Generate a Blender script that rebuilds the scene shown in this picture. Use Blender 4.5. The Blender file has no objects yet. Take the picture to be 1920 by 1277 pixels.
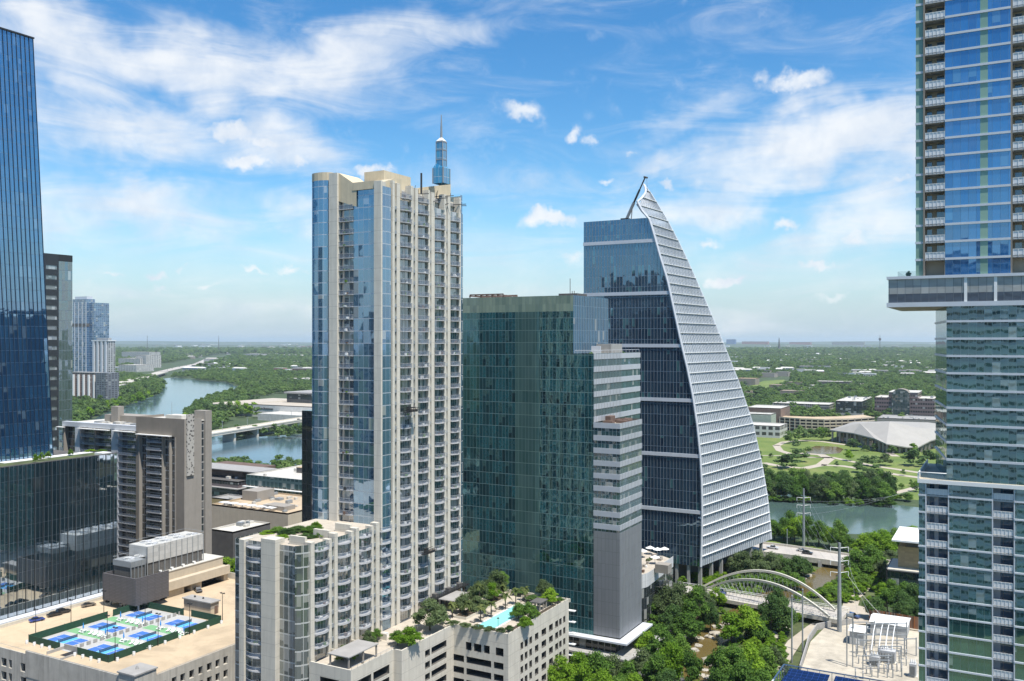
import bpy, math, random
import numpy as np
from mathutils import Vector, Matrix
R = math.radians
rnd = random.Random(7)
C = bpy.context.scene.collection
sc = bpy.context.scene
# ------------------------------------------------------------------ camera, sky, sun, exposure
H = 104.0            # eye height
F = 1707.0           # focal length in pixels of a 1920 px wide picture
HZ = 638.5           # horizon row
HEAD = R(28.8)       # street grid against the viewing direction
CA, SA = math.cos(HEAD), math.sin(HEAD)
cam = bpy.data.cameras.new('camera'); cam.lens = 32.0; cam.sensor_width = 36.0
cam.clip_start = 0.5; cam.clip_end = 90000
cam_o = bpy.data.objects.new('camera', cam); C.objects.link(cam_o)
cam_o.location = (0, 0, H); cam_o.rotation_euler = (R(90), 0, HEAD)
sc.camera = cam_o
SUN = Vector((0.37, -0.17, 0.91)).normalized()
sl = bpy.data.lights.new('sun', 'SUN'); sl.energy = 4.8; sl.angle = R(0.5); sl.color = (1.0, 0.95, 0.87)
so = bpy.data.objects.new('sun', sl); C.objects.link(so); so.location = (0, 0, 400)
so.rotation_euler = SUN.to_track_quat('Z', 'Y').to_euler()
sc.view_settings.view_transform = 'Standard'; sc.view_settings.look = 'None'
sc.view_settings.gamma = 1.0; sc.view_settings.use_curve_mapping = False
sc.view_settings.exposure = 0.55
sc.cycles.max_bounces = 7; sc.cycles.diffuse_bounces = 3; sc.cycles.glossy_bounces = 4
sc.cycles.transparent_max_bounces = 12; sc.cycles.volume_bounces = 1
sc.cycles.use_denoising = True
sc.cycles.sample_clamp_indirect = 6.0

world = bpy.data.worlds.new('World'); sc.world = world; world.use_nodes = True
def build_world():
    nt = world.node_tree; nt.nodes.clear()
    N = nt.nodes.new; L = nt.links.new
    def math_(op, a, b=None, c=None, clamp=False):
        n = N('ShaderNodeMath'); n.operation = op; n.use_clamp = clamp
        for i, q in enumerate((a, b, c)):
            if q is None: continue
            if isinstance(q, (int, float)): n.inputs[i].default_value = q
            else: L(q, n.inputs[i])
        return n.outputs[0]
    out = N('ShaderNodeOutputWorld'); bg = N('ShaderNodeBackground'); L(bg.outputs[0], out.inputs[0])
    sky = N('ShaderNodeTexSky'); sky.sky_type = 'NISHITA'; sky.sun_disc = False
    sky.sun_elevation = math.asin(SUN.z); sky.sun_rotation = math.atan2(SUN.x, SUN.y)
    sky.altitude = 150; sky.air_density = 1.0; sky.dust_density = 0.25; sky.ozone_density = 2.0
    tc = N('ShaderNodeTexCoord'); d = tc.outputs['Generated']
    def dot(v):
        n = N('ShaderNodeVectorMath'); n.operation = 'DOT_PRODUCT'; L(d, n.inputs[0]); n.inputs[1].default_value = v
        return n.outputs['Value']
    u, w, z = dot((CA, SA, 0)), dot((-SA, CA, 0)), dot((0, 0, 1))
    az = math_('ARCTAN2', u, w); el = math_('ARCSINE', z)
    comb = N('ShaderNodeCombineXYZ'); L(az, comb.inputs[0]); L(el, comb.inputs[1])
    def noise(scale, detail=6, rough=0.55, vec=None, dist=0.0):
        n = N('ShaderNodeTexNoise'); n.inputs['Scale'].default_value = scale; n.inputs['Detail'].default_value = detail
        n.inputs['Roughness'].default_value = rough; n.inputs['Distortion'].default_value = dist
        L(vec if vec is not None else d, n.inputs['Vector'])
        return n
    # wobble of the cloud outlines
    def wobble(scale, amt, base):
        n = noise(scale, 5, 0.6)
        s = N('ShaderNodeVectorMath'); s.operation = 'SUBTRACT'; L(n.outputs['Color'], s.inputs[0]); s.inputs[1].default_value = (.5, .5, .5)
        m = N('ShaderNodeVectorMath'); m.operation = 'SCALE'; L(s.outputs[0], m.inputs[0]); m.inputs['Scale'].default_value = amt
        a = N('ShaderNodeVectorMath'); a.operation = 'ADD'; L(base, a.inputs[0]); L(m.outputs[0], a.inputs[1])
        return a.outputs[0]
    soft = wobble(5.0, 0.17, comb.outputs[0]); crisp = wobble(16.0, 0.05, wobble(60.0, 0.018, comb.outputs[0]))
    def blobs(lst, vec):
        acc = None
        for px, py, rx, ry, rot, amp in lst:
            a0 = math.atan((px - 960) / F); e0 = math.atan((HZ - py) / F * math.cos(a0))
            mp = N('ShaderNodeMapping'); mp.vector_type = 'TEXTURE'; L(vec, mp.inputs['Vector'])
            mp.inputs['Location'].default_value = (a0, e0, 0); mp.inputs['Rotation'].default_value = (0, 0, R(rot))
            mp.inputs['Scale'].default_value = (rx / F, ry / F, 1)
            ln = N('ShaderNodeVectorMath'); ln.operation = 'LENGTH'; L(mp.outputs[0], ln.inputs[0])
            mr = N('ShaderNodeMapRange'); mr.interpolation_type = 'SMOOTHSTEP'; L(ln.outputs['Value'], mr.inputs['Value'])
            mr.inputs['From Min'].default_value = 1.0; mr.inputs['From Max'].default_value = 0.0
            mr.inputs['To Min'].default_value = 0.0; mr.inputs['To Max'].default_value = amp
            acc = mr.outputs[0] if acc is None else math_('MAXIMUM', acc, mr.outputs[0])
        return acc
    cirrus = [(330, 110, 520, 105, -4, 1.0), (760, 60, 300, 60, 14, .62), (120, 110, 260, 120, -8, .9), (230, 250, 330, 90, 4, .85),
              (250, 385, 360, 85, 2, .78), (520, 270, 250, 90, -5, .8), (60, 430, 240, 90, 0, .7), (600, 130, 330, 90, 8, .8),
              (1560, 285, 420, 105, 6, 1.05), (1400, 340, 360, 60, 10, .85), (1650, 400, 260, 120, 0, .8), (1500, 450, 300, 60, 2, .6),
              (1250, 290, 200, 40, 8, .55), (900, 330, 400, 60, 0, .30), (960, 480, 1300, 120, 0, .28), (960, 560, 1500, 70, 0, .34),
              (1300, 210, 180, 40, 10, .4), (1620, 240, 200, 60, 20, .8), (620, 400, 200, 60, 0, .5), (1800, 300, 300, 200, 0, .8), (-200, 250, 300, 250, 0, .9), (3900, -250, 900, 420, 0, 1.1), (3300, 200, 500, 250, 0, .9), (5200, -200, 500, 400, 0, .8)]  # last three lie out of view, added to brighten the side glass
    cumulus = [(445, 248, 75, 36, 0, 1), (500, 262, 70, 34, 0, .95), (470, 300, 85, 26, 0, .9), (565, 305, 50, 34, 0, .8), (690, 322, 58, 22, 10, .95),
               (1485, 158, 92, 26, 6, .8), (1425, 150, 34, 20, -20, .6), (970, 205, 62, 26, 0, .8), (1075, 248, 28, 22, 0, .75), (1110, 262, 34, 18, 0, .6), (1038, 416, 88, 26, 0, .98),
               (1010, 410, 40, 24, 0, .9), (1365, 521, 62, 17, 0, .92), (1545, 497, 75, 18, 0, .85), (1475, 422, 38, 20, 0, .82), (1130, 342, 26, 13, 0, .7), (1240, 358, 36, 14, 0, .7),
               (290, 514, 42, 13, 0, .72), (480, 508, 34, 11, 0, .7), (545, 498, 36, 14, 0, .75), (300, 540, 40, 11, 0, .6), (345, 494, 26, 9, 0, .6), (1600, 440, 70, 22, 0, .75),
               (1080, 480, 60, 24, 0, .6), (1560, 555, 50, 13, 0, .55), (1330, 456, 24, 12, 0, .65), (1280, 420, 30, 10, 0, .55), (390, 536, 40, 10, 0, .6), (210, 515, 40, 10, 0, .5), (1180, 295, 26, 12, 0, .6), (1690, 330, 50, 20, 0, .7)]
    # streaked noise for the high cloud
    mp = N('ShaderNodeMapping'); L(comb.outputs[0], mp.inputs['Vector']); mp.inputs['Scale'].default_value = (2.2, 8.5, 1); mp.inputs['Rotation'].default_value = (0, 0, R(-10))
    streak = noise(3.0, 9, 0.62, mp.outputs[0], 0.9)
    c1 = math_('MULTIPLY_ADD', streak.outputs['Fac'], 1.7, -0.85)
    c1 = math_('MULTIPLY_ADD', blobs(cirrus, soft), 0.95, c1)
    mr = N('ShaderNodeMapRange'); mr.interpolation_type = 'SMOOTHSTEP'; L(c1, mr.inputs['Value'])
    mr.inputs['From Min'].default_value = -0.12; mr.inputs['From Max'].default_value = 1.05; mr.inputs['To Max'].default_value = 0.9
    # behind the camera: broken cloud everywhere, so the glass has something to mirror
    rear = noise(2.6, 8, 0.6); rm = N('ShaderNodeMapRange'); rm.interpolation_type = 'SMOOTHSTEP'; L(rear.outputs['Fac'], rm.inputs['Value'])
    rm.inputs['From Min'].default_value = 0.55; rm.inputs['From Max'].default_value = 0.8
    rw = N('ShaderNodeMapRange'); rw.interpolation_type = 'SMOOTHSTEP'; L(w, rw.inputs['Value']); rw.inputs['From Min'].default_value = 0.55; rw.inputs['From Max'].default_value = 0.2
    rear_m = math_('MULTIPLY', math_('MULTIPLY', rm.outputs[0], rw.outputs[0]), 0.55)
    fine = noise(34.0, 8, 0.6)
    c2 = math_('MULTIPLY_ADD', fine.outputs['Fac'], 2.0, -1.05)
    c2 = math_('MULTIPLY_ADD', blobs(cumulus, crisp), 1.5, c2)
    m2 = N('ShaderNodeMapRange'); m2.interpolation_type = 'SMOOTHSTEP'; L(c2, m2.inputs['Value'])
    m2.inputs['From Min'].default_value = 0.0; m2.inputs['From Max'].default_value = 1.35; m2.inputs['To Max'].default_value = 0.93
    fac = math_('MAXIMUM', math_('MAXIMUM', mr.outputs[0], m2.outputs[0]), rear_m)
    shade = noise(20.0, 5, 0.6); cr = N('ShaderNodeValToRGB'); L(shade.outputs['Fac'], cr.inputs[0])
    cr.color_ramp.elements[0].position = .35; cr.color_ramp.elements[0].color = (5.2, 5.7, 6.4, 1)
    cr.color_ramp.elements[1].position = .6; cr.color_ramp.elements[1].color = (6.7, 6.85, 7.0, 1)
    gain = N('ShaderNodeMix'); gain.data_type = 'RGBA'; gain.blend_type = 'MULTIPLY'; gain.inputs['Factor'].default_value = 1.0
    hs = N('ShaderNodeHueSaturation'); hs.inputs['Saturation'].default_value = 1.34; hs.inputs['Value'].default_value = 1.1; L(sky.outputs[0], hs.inputs['Color']); L(hs.outputs[0], gain.inputs['A']); gain.inputs['B'].default_value = SKY_TINT
    mx = N('ShaderNodeMix'); mx.data_type = 'RGBA'; L(fac, mx.inputs['Factor']); lowm = N('ShaderNodeMapRange'); lowm.interpolation_type = 'SMOOTHSTEP'; L(el, lowm.inputs['Value']); lowm.inputs['From Min'].default_value = 0.16; lowm.inputs['From Max'].default_value = -0.02
    lowx = N('ShaderNodeMix'); lowx.data_type = 'RGBA'; L(lowm.outputs[0], lowx.inputs['Factor']); L(gain.outputs['Result'], lowx.inputs['A']); lowx.inputs['B'].default_value = (3.55, 4.45, 5.15, 1); L(lowx.outputs['Result'], mx.inputs['A']); L(cr.outputs[0], mx.inputs['B'])
    L(mx.outputs['Result'], bg.inputs['Color']); bg.inputs['Strength'].default_value = 0.1
SKY_TINT = (0.88, 1.02, 1.03, 1.0)
build_world()

# ------------------------------------------------------------------ plan helpers: picture column + depth -> street grid
def P(px, d):
    lat = (px - 960) / F * d
    return (lat * CA - d * SA, lat * SA + d * CA)
def yX(px, y0):                    # x (and depth) where column px meets the plane y = y0
    d = y0 / ((px - 960) / F * SA + CA); return P(px, d)[0], d
def xY(px, x0):                    # y (and depth) where column px meets the plane x = x0
    d = x0 / ((px - 960) / F * CA - SA); return P(px, d)[1], d
def Z(py, d): return H - (py - HZ) * d / F
def G(px, py, z=0.0):
    return P(px, (H - z) * F / (py - HZ))
def depth(x, y): return -x * SA + y * CA
def col(x, y): return 960 + F * (x * CA + y * SA) / max(1.0, depth(x, y))

# ------------------------------------------------------------------ objects
def tag(o, label=None, cat=None, group=None, kind=None):
    if label: o['label'] = label
    if cat: o['category'] = cat
    if group: o['group'] = group
    if kind: o['kind'] = kind
    return o
def thing(name, label, cat, loc=(0, 0, 0), rotz=0.0, group=None):
    o = bpy.data.objects.new(name, None); C.objects.link(o); o.empty_display_size = 1
    o.location = loc; o.rotation_euler = (0, 0, rotz)
    return tag(o, label, cat, group)
def copy_tree(o, parent=None):
    c = o.copy(); C.objects.link(c)
    if parent is not None: c.parent = parent
    for ch in list(KIDS.get(o.name, [])):
        copy_child(ch, c)
    return c
KIDS = {}
def copy_child(ch, par):
    c = ch.copy(); C.objects.link(c); c.parent = par
    KIDS.setdefault(par.name, []).append(c)
    for g in list(KIDS.get(ch.name, [])): copy_child(g, c)
    return c
def origin_of(o):
    v = Vector((0, 0, 0))
    while o is not None:
        v += o.location; o = o.parent
    return v
class MB:
    def __init__(s): s.v = []; s.f = []; s.uv = []; s.m = []
    def face(s, pts, m=0, uv=None):
        i = len(s.v); s.v.extend([tuple(p) for p in pts]); s.f.append(tuple(range(i, i + len(pts)))); s.m.append(m)
        if uv is None:
            a, b, c = Vector(pts[0]), Vector(pts[1]), Vector(pts[2])
            n = (b - a).cross(c - a)
            ax, ay, az = abs(n.x), abs(n.y), abs(n.z)
            if az > ax and az > ay: uv = [(p[0], p[1]) for p in pts]
            elif ax > ay * 1.001: uv = [(p[1], p[2]) for p in pts]
            else: uv = [(p[0], p[2]) for p in pts]
        s.uv.append(uv); return s
    def box(s, x0, x1, y0, y1, z0, z1, m=0, skip=''):
        if x0 > x1: x0, x1 = x1, x0
        if y0 > y1: y0, y1 = y1, y0
        a = [(x0, y0), (x1, y0), (x1, y1), (x0, y1)]
        if 'b' not in skip: s.face([(a[3][0], a[3][1], z0), (a[2][0], a[2][1], z0), (a[1][0], a[1][1], z0), (a[0][0], a[0][1], z0)], m)
        if 't' not in skip: s.face([(x, y, z1) for x, y in a], m)
        for k in range(4):
            if 's' in skip: break
            p, q = a[k], a[(k + 1) % 4]
            s.face([(p[0], p[1], z0), (q[0], q[1], z0), (q[0], q[1], z1), (p[0], p[1], z1)], m)
        return s
    def prism(s, poly, z0, z1, m=0, mt=None, bottom=True):
        n = len(poly); ar = sum(poly[i][0] * poly[(i + 1) % n][1] - poly[(i + 1) % n][0] * poly[i][1] for i in range(n))
        if ar < 0: poly = poly[::-1]
        s.face([(x, y, z1) for x, y in poly], m if mt is None else mt)
        if bottom: s.face([(x, y, z0) for x, y in poly[::-1]], m)
        for k in range(n):
            p, q = poly[k], poly[(k + 1) % n]
            ln = math.hypot(q[0] - p[0], q[1] - p[1])
            u0 = p[0] if abs(q[0] - p[0]) > abs(q[1] - p[1]) else p[1]
            s.face([(p[0], p[1], z0), (q[0], q[1], z0), (q[0], q[1], z1), (p[0], p[1], z1)], m, [(u0, z0), (u0 + ln, z0), (u0 + ln, z1), (u0, z1)])
        return s
    def wallstrip(s, pts, z0, z1, m=0):          # open run of vertical quads, u measured along it
        u = 0
        for p, q in zip(pts, pts[1:]):
            ln = math.hypot(q[0] - p[0], q[1] - p[1])
            s.face([(p[0], p[1], z0), (q[0], q[1], z0), (q[0], q[1], z1), (p[0], p[1], z1)], m, [(u, z0), (u + ln, z0), (u + ln, z1), (u, z1)]); u += ln
        return s
    def tube(s, pts, r, n=6, m=0, cap=True):
        pts = [Vector(p) for p in pts]; rs = r if isinstance(r, (list, tuple)) else [r] * len(pts)
        rings = []
        for i, p in enumerate(pts):
            t = (pts[min(i + 1, len(pts) - 1)] - pts[max(i - 1, 0)]).normalized()
            a = Vector((0, 0, 1)) if abs(t.z) < .9 else Vector((1, 0, 0))
            e1 = t.cross(a).normalized(); e2 = t.cross(e1).normalized()
            rings.append([p + (e1 * math.cos(2 * math.pi * k / n) + e2 * math.sin(2 * math.pi * k / n)) * rs[i] for k in range(n)])
        for A, B in zip(rings, rings[1:]):
            for k in range(n): s.face([A[(k + 1) % n], A[k], B[k], B[(k + 1) % n]], m)
        if cap: s.face(rings[0], m); s.face(rings[-1][::-1], m)
        return s
    def build(s, name, mats, parent=None, smooth=False, raw=False):
        o0 = origin_of(parent) if parent is not None and not raw else Vector((0, 0, 0))
        me = bpy.data.meshes.new(name)
        me.from_pydata([(x - o0.x, y - o0.y, z - o0.z) for x, y, z in s.v], [], s.f)
        uvl = me.uv_layers.new(name='UVMap'); flat = [c for f in s.uv for uv in f for c in uv]
        uvl.data.foreach_set('uv', flat)
        if not isinstance(mats, (list, tuple)): mats = [mats]
        for q in mats: me.materials.append(q)
        me.polygons.foreach_set('material_index', s.m)
        if smooth: me.polygons.foreach_set('use_smooth', [True] * len(s.f))
        me.update()
        o = bpy.data.objects.new(name, me); C.objects.link(o)
        if parent is not None:
            o.parent = parent; KIDS.setdefault(parent.name, []).append(o)
        return o
def link_mesh(name, me, parent, loc=(0, 0, 0)):
    o = bpy.data.objects.new(name, me); C.objects.link(o); o.location = loc
    if parent is not None: o.parent = parent; KIDS.setdefault(parent.name, []).append(o)
    return o
_ones = 'zero first second third fourth fifth sixth seventh eighth ninth tenth eleventh twelfth thirteenth fourteenth fifteenth sixteenth seventeenth eighteenth nineteenth'.split()
_tens = {20: 'twent', 30: 'thirt', 40: 'fort', 50: 'fift', 60: 'sixt', 70: 'sevent', 80: 'eight', 90: 'ninet'}
def ordinal(n):
    if n < 20: return _ones[n]
    if n >= 100: return 'hundred and ' + ordinal(n - 100) if n > 100 else 'hundredth'
    t, o = n // 10 * 10, n % 10
    return _tens[t] + ('ieth' if o == 0 else 'y-' + _ones[o])
def by_place(objs, text, side='left', key=None):
    """labels of look-alikes: counted along their row as the photo shows it"""
    objs = sorted(objs, key=key or (lambda o: col(o.location.x, o.location.y)))
    if side != 'left' and side in ('right', 'near'): objs = objs[::-1]
    word = {'left': 'from the left', 'right': 'from the right'}.get(side, side)
    ends = {'left': ('leftmost', 'rightmost'), 'right': ('rightmost', 'leftmost')}.get(side)
    for i, o in enumerate(objs):
        if len(objs) == 1: o['label'] = text; continue
        o['label'] = text + ', ' + ((ends[0] if i == 0 else ends[1] if i == len(objs) - 1 else ordinal(i + 1) + ' ' + word) if ends else ordinal(i + 1) + ' ' + word)

# ------------------------------------------------------------------ materials
class NT:
    def __init__(s, name):
        s.mat = bpy.data.materials.new(name); s.mat.use_nodes = True; s.nt = s.mat.node_tree; s.nt.nodes.clear()
        s.out = s.n('ShaderNodeOutputMaterial')
    def n(s, t): return s.nt.nodes.new(t)
    def l(s, a, b): s.nt.links.new(a, b)
    def put(s, sock, v):
        if v is None: return
        if isinstance(v, bpy.types.NodeSocket): s.l(v, sock)
        else: sock.default_value = v
    def m(s, op, a, b=None, c=None, clamp=False):
        n = s.n('ShaderNodeMath'); n.operation = op; n.use_clamp = clamp
        for i, q in enumerate((a, b, c)): s.put(n.inputs[i], q)
        return n.outputs[0]
    def mix(s, f, a, b, blend='MIX'):
        n = s.n('ShaderNodeMix'); n.data_type = 'RGBA'; n.blend_type = blend
        s.put(n.inputs['Factor'], f); s.put(n.inputs['A'], a); s.put(n.inputs['B'], b); return n.outputs['Result']
    def noise(s, scale, detail=3, rough=.55, vec=None, dist=0.0):
        n = s.n('ShaderNodeTexNoise'); n.inputs['Scale'].default_value = scale; n.inputs['Detail'].default_value = detail
        n.inputs['Roughness'].default_value = rough; n.inputs['Distortion'].default_value = dist
        if vec is not None: s.l(vec, n.inputs['Vector'])
        return n
    def ramp(s, f, stops):
        n = s.n('ShaderNodeValToRGB'); s.l(f, n.inputs[0]); e = n.color_ramp.elements
        while len(e) < len(stops): e.new(0.5)
        for q, (p, c) in zip(e, stops): q.position = p; q.color = tuple(c) + ((1,) if len(c) == 3 else ())
        return n.outputs[0]
    def vm(s, op, a, b=None, scale=None):
        n = s.n('ShaderNodeVectorMath'); n.operation = op; s.put(n.inputs[0], a)
        if b is not None: s.put(n.inputs[1], b)
        if scale is not None: s.put(n.inputs['Scale'], scale)
        return n.outputs[0]
    def bsdf(s, **k):
        n = s.n('ShaderNodeBsdfPrincipled')
        for a, v in k.items(): s.put(n.inputs[a.replace('_', ' ')], v)
        s.l(n.outputs[0], s.out.inputs[0]); return n
def c4(c): return tuple(c) + (1,) if len(c) == 3 else tuple(c)
def pos(t):
    g = t.n('ShaderNodeNewGeometry'); return g.outputs['Position']
def plain(name, c, rough=.7, metal=0.0, var=.12, scale=.35, streak=0.0, joint=0.0, stain=0.0):
    t = NT(name); n = t.noise(scale, 6, .6, pos(t))
    a = tuple(x * (1 - var) for x in c); b = tuple(min(1, x * (1 + var)) for x in c)
    colr = t.ramp(n.outputs['Fac'], [(.3, a), (.7, b)])
    if streak:
        mp = t.n('ShaderNodeMapping'); t.l(pos(t), mp.inputs[0]); mp.inputs['Scale'].default_value = (.9, .9, .05)
        q = t.noise(1.2, 5, .65, mp.outputs[0]); k = t.ramp(q.outputs['Fac'], [(.45, (1, 1, 1)), (.75, (1 - streak,) * 3)])
        colr = t.mix(1.0, colr, k, 'MULTIPLY')
    if joint:
        sp = t.n('ShaderNodeSeparateXYZ'); t.l(pos(t), sp.inputs[0]); j = t.m('LESS_THAN', t.m('FRACT', t.m('DIVIDE', sp.outputs[2], joint)), .05)
        colr = t.mix(t.m('MULTIPLY', j, .35), colr, c4(tuple(x * .45 for x in c)))
    if stain:
        for sc_, lo_, hi_ in ((.045, .48, .62), (.6, .56, .72)):
            q = t.noise(sc_, 7, .7, pos(t), 1.2); colr = t.mix(1.0, colr, t.ramp(q.outputs['Fac'], [(lo_, (1, 1, 1)), (hi_, (1 - stain,) * 3)]), 'MULTIPLY')
    t.bsdf(Base_Color=colr, Roughness=rough, Metallic=metal); return t.mat
def panel(name, c, pw, ph, line=.05, dark=.55, rough=.6, var=.1, metal=0.0, lw=None):
    """cladding with joints"""
    t = NT(name); uv = t.n('ShaderNodeUVMap').outputs[0]; sp = t.n('ShaderNodeSeparateXYZ'); t.l(uv, sp.inputs[0])
    fu = t.m('FRACT', t.m('DIVIDE', sp.outputs[0], pw)); fv = t.m('FRACT', t.m('DIVIDE', sp.outputs[1], ph))
    j = t.m('MAXIMUM', t.m('LESS_THAN', fu, (lw or line) / pw), t.m('LESS_THAN', fv, line / ph))
    cv = t.n('ShaderNodeCombineXYZ'); t.l(t.m('FLOOR', t.m('DIVIDE', sp.outputs[0], pw)), cv.inputs[0]); t.l(t.m('FLOOR', t.m('DIVIDE', sp.outputs[1], ph)), cv.inputs[1])
    w = t.n('ShaderNodeTexWhiteNoise'); w.noise_dimensions = '2D'; t.l(cv.outputs[0], w.inputs['Vector'])
    n = t.noise(.25, 5, .6, pos(t))
    k = t.m('ADD', t.m('MULTIPLY', w.outputs['Value'], .5), t.m('MULTIPLY', n.outputs['Fac'], .5))
    colr = t.ramp(k, [(.2, tuple(x * (1 - var) for x in c)), (.8, tuple(x * (1 + var) for x in c))])
    colr = t.mix(j, colr, c4(tuple(x * dark for x in c)))
    t.bsdf(Base_Color=colr, Roughness=rough, Metallic=metal); return t.mat
def glass(name, pw, fh, dark, lite, frame, ior=2.2, mw=.07, mh=.1, v0=0.0, u0=0.0, sp=None, spc=None, wave=.012, tilt=.010, wscale=.35, blinds=.16, blindc=(.35, .36, .34), spec=(1, 1, 1), rough=.02, fine=0.0, vary=.25):
    """curtain wall: each pane has its own depth of tone, blinds, tilt and ripple"""
    t = NT(name); uv = t.n('ShaderNodeUVMap').outputs[0]; s = t.n('ShaderNodeSeparateXYZ'); t.l(uv, s.inputs[0])
    uu = t.m('DIVIDE', t.m('SUBTRACT', s.outputs[0], u0), pw); vv = t.m('DIVIDE', t.m('SUBTRACT', s.outputs[1], v0), fh)
    fu, fv = t.m('FRACT', uu), t.m('FRACT', vv)
    cv = t.n('ShaderNodeCombineXYZ'); t.l(t.m('FLOOR', uu), cv.inputs[0]); t.l(t.m('FLOOR', vv), cv.inputs[1])
    w = t.n('ShaderNodeTexWhiteNoise'); w.noise_dimensions = '2D'; t.l(cv.outputs[0], w.inputs['Vector'])
    cs = t.n('ShaderNodeSeparateXYZ'); t.l(w.outputs['Color'], cs.inputs[0])
    p = pos(t)
    big = t.noise(.045, 3, .6, p)
    k = t.m('ADD', t.m('MULTIPLY', w.outputs['Value'], .6), t.m('MULTIPLY', big.outputs['Fac'], .4))
    row = t.n('ShaderNodeTexWhiteNoise'); row.noise_dimensions = '2D'; rv = t.n('ShaderNodeCombineXYZ'); t.l(t.m('FLOOR', t.m('DIVIDE', uu, 9.0)), rv.inputs[0]); t.l(t.m('FLOOR', vv), rv.inputs[1]); t.l(rv.outputs[0], row.inputs['Vector'])
    k = t.m('MULTIPLY_ADD', t.m('SUBTRACT', row.outputs['Value'], .5), vary, k)  # runs of lit and unlit rooms put into the pane tone
    base = t.ramp(k, [(.15, dark), (.85, lite)])
    # blinds: drawn down to a height of their own
    down = t.m('GREATER_THAN', fv, t.m('MULTIPLY', cs.outputs[1], .8))
    bl = t.m('MULTIPLY', t.m('LESS_THAN', cs.outputs[0], blinds), down)
    base = t.mix(t.m('MULTIPLY', bl, .8), base, c4(blindc))
    # slab edge and furniture seen dimly through the pane
    if fine:
        mp = t.n('ShaderNodeMapping'); t.l(uv, mp.inputs[0]); mp.inputs['Scale'].default_value = (2.2, .9, 1)
        q = t.noise(1.4, 3, .6, mp.outputs[0]); qq = t.ramp(q.outputs['Fac'], [(.5, (1, 1, 1)), (.58, (1 - fine,) * 3)])
        base = t.mix(1.0, base, qq, 'MULTIPLY')
    if sp:
        ms = t.m('LESS_THAN', fv, sp); base = t.mix(ms, base, c4(spc))
    fr = t.m('MAXIMUM', t.m('LESS_THAN', fu, mw / pw), t.m('LESS_THAN', fv, mh / fh))
    base = t.mix(fr, base, c4(frame))
    nz = t.noise(wscale, 2, .5, p)
    dn = t.vm('SCALE', t.vm('SUBTRACT', nz.outputs['Color'], (.5, .5, .5)), scale=wave * 2)
    dt = t.vm('SCALE', t.vm('SUBTRACT', w.outputs['Color'], (.5, .5, .5)), scale=tilt * 2)
    g = t.n('ShaderNodeNewGeometry')
    nn = t.vm('NORMALIZE', t.vm('ADD', g.outputs['Normal'], t.vm('ADD', dn, dt)))
    rg = t.m('MULTIPLY_ADD', fr, .4, rough)
    t.bsdf(Base_Color=base, Roughness=rg, IOR=ior, Normal=nn, Specular_Tint=c4(spec)); return t.mat
def leafm(name, c1, c2, c3):
    t = NT(name); oi = t.n('ShaderNodeObjectInfo'); g = t.n('ShaderNodeNewGeometry')
    n = t.noise(.55, 3, .6, g.outputs['Position'])
    k = t.m('ADD', t.m('MULTIPLY', g.outputs['Random Per Island'], .45), t.m('ADD', t.m('MULTIPLY', oi.outputs['Random'], .55), t.m('MULTIPLY_ADD', n.outputs['Fac'], .9, -.45)))
    colr = t.ramp(k, [(.15, c1), (.5, c2), (.9, c3)])
    b = t.bsdf(Base_Color=colr, Roughness=.75); b.inputs['Specular IOR Level'].default_value = .2
    tr = t.n('ShaderNodeBsdfTranslucent'); t.l(colr, tr.inputs[0]); ms = t.n('ShaderNodeMixShader'); ms.inputs[0].default_value = .45
    t.l(b.outputs[0], ms.inputs[1]); t.l(tr.outputs[0], ms.inputs[2]); t.l(ms.outputs[0], t.out.inputs[0]); return t.mat
def rail_mat(name, c, through=.45):
    t = NT(name); b = t.bsdf(Base_Color=c4(c), Roughness=.45)
    tr = t.n('ShaderNodeBsdfTransparent'); ms = t.n('ShaderNodeMixShader'); ms.inputs[0].default_value = through
    t.l(b.outputs[0], ms.inputs[1]); t.l(tr.outputs[0], ms.inputs[2]); t.l(ms.outputs[0], t.out.inputs[0]); return t.mat
def water_mat(name, c, rough=.07, bump=.25, scale=.25):
    t = NT(name); p = pos(t); mp = t.n('ShaderNodeMapping'); t.l(p, mp.inputs[0]); mp.inputs['Scale'].default_value = (1, 1.6, 1)
    n = t.noise(scale, 4, .6, mp.outputs[0]); n2 = t.noise(.012, 4, .6, p, .5)
    bp = t.n('ShaderNodeBump'); bp.inputs['Strength'].default_value = bump; bp.inputs['Distance'].default_value = .5; t.l(n.outputs['Fac'], bp.inputs['Height'])
    colr = t.ramp(n2.outputs['Fac'], [(.3, tuple(x * .75 for x in c)), (.7, tuple(x * 1.25 for x in c))])
    t.bsdf(Base_Color=colr, Roughness=rough, IOR=1.33, Normal=bp.outputs[0]); return t.mat
M = {}
M['crown'] = plain('beige_crown_concrete', (.56, .475, .33), .8, var=.07, streak=.16)
M['cream'] = plain('cream_concrete', (.60, .56, .475), .8, var=.07, streak=.2, joint=3.44)
M['white_conc'] = plain('white_concrete', (.57, .53, .445), .8, var=.06, streak=.18, joint=3.15)
M['grey_conc'] = plain('grey_concrete', (.34, .33, .31), .85, var=.12, streak=.25)
M['deck_conc'] = plain('roof_deck_concrete', (.47, .37, .25), .9, var=.12, scale=.10, stain=.16)
M['hut'] = plain('tan_stucco', (.48, .41, .31), .9, var=.06, streak=.1)
M['darkpanel'] = plain('dark_cladding', (.035, .04, .044), .5, .2, var=.15)
M['dark_conc'] = plain('shaded_garage_concrete', (.10, .095, .085), .9)  # garage concrete darkened: the shade inside the openings is in the colour
M['dark'] = plain('dark_opening', (.018, .018, .02), .8)
M['black'] = plain('black_metal', (.02, .021, .022), .5)
M['steel'] = plain('galvanised_steel', (.30, .32, .33), .5, .3, var=.1)
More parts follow.
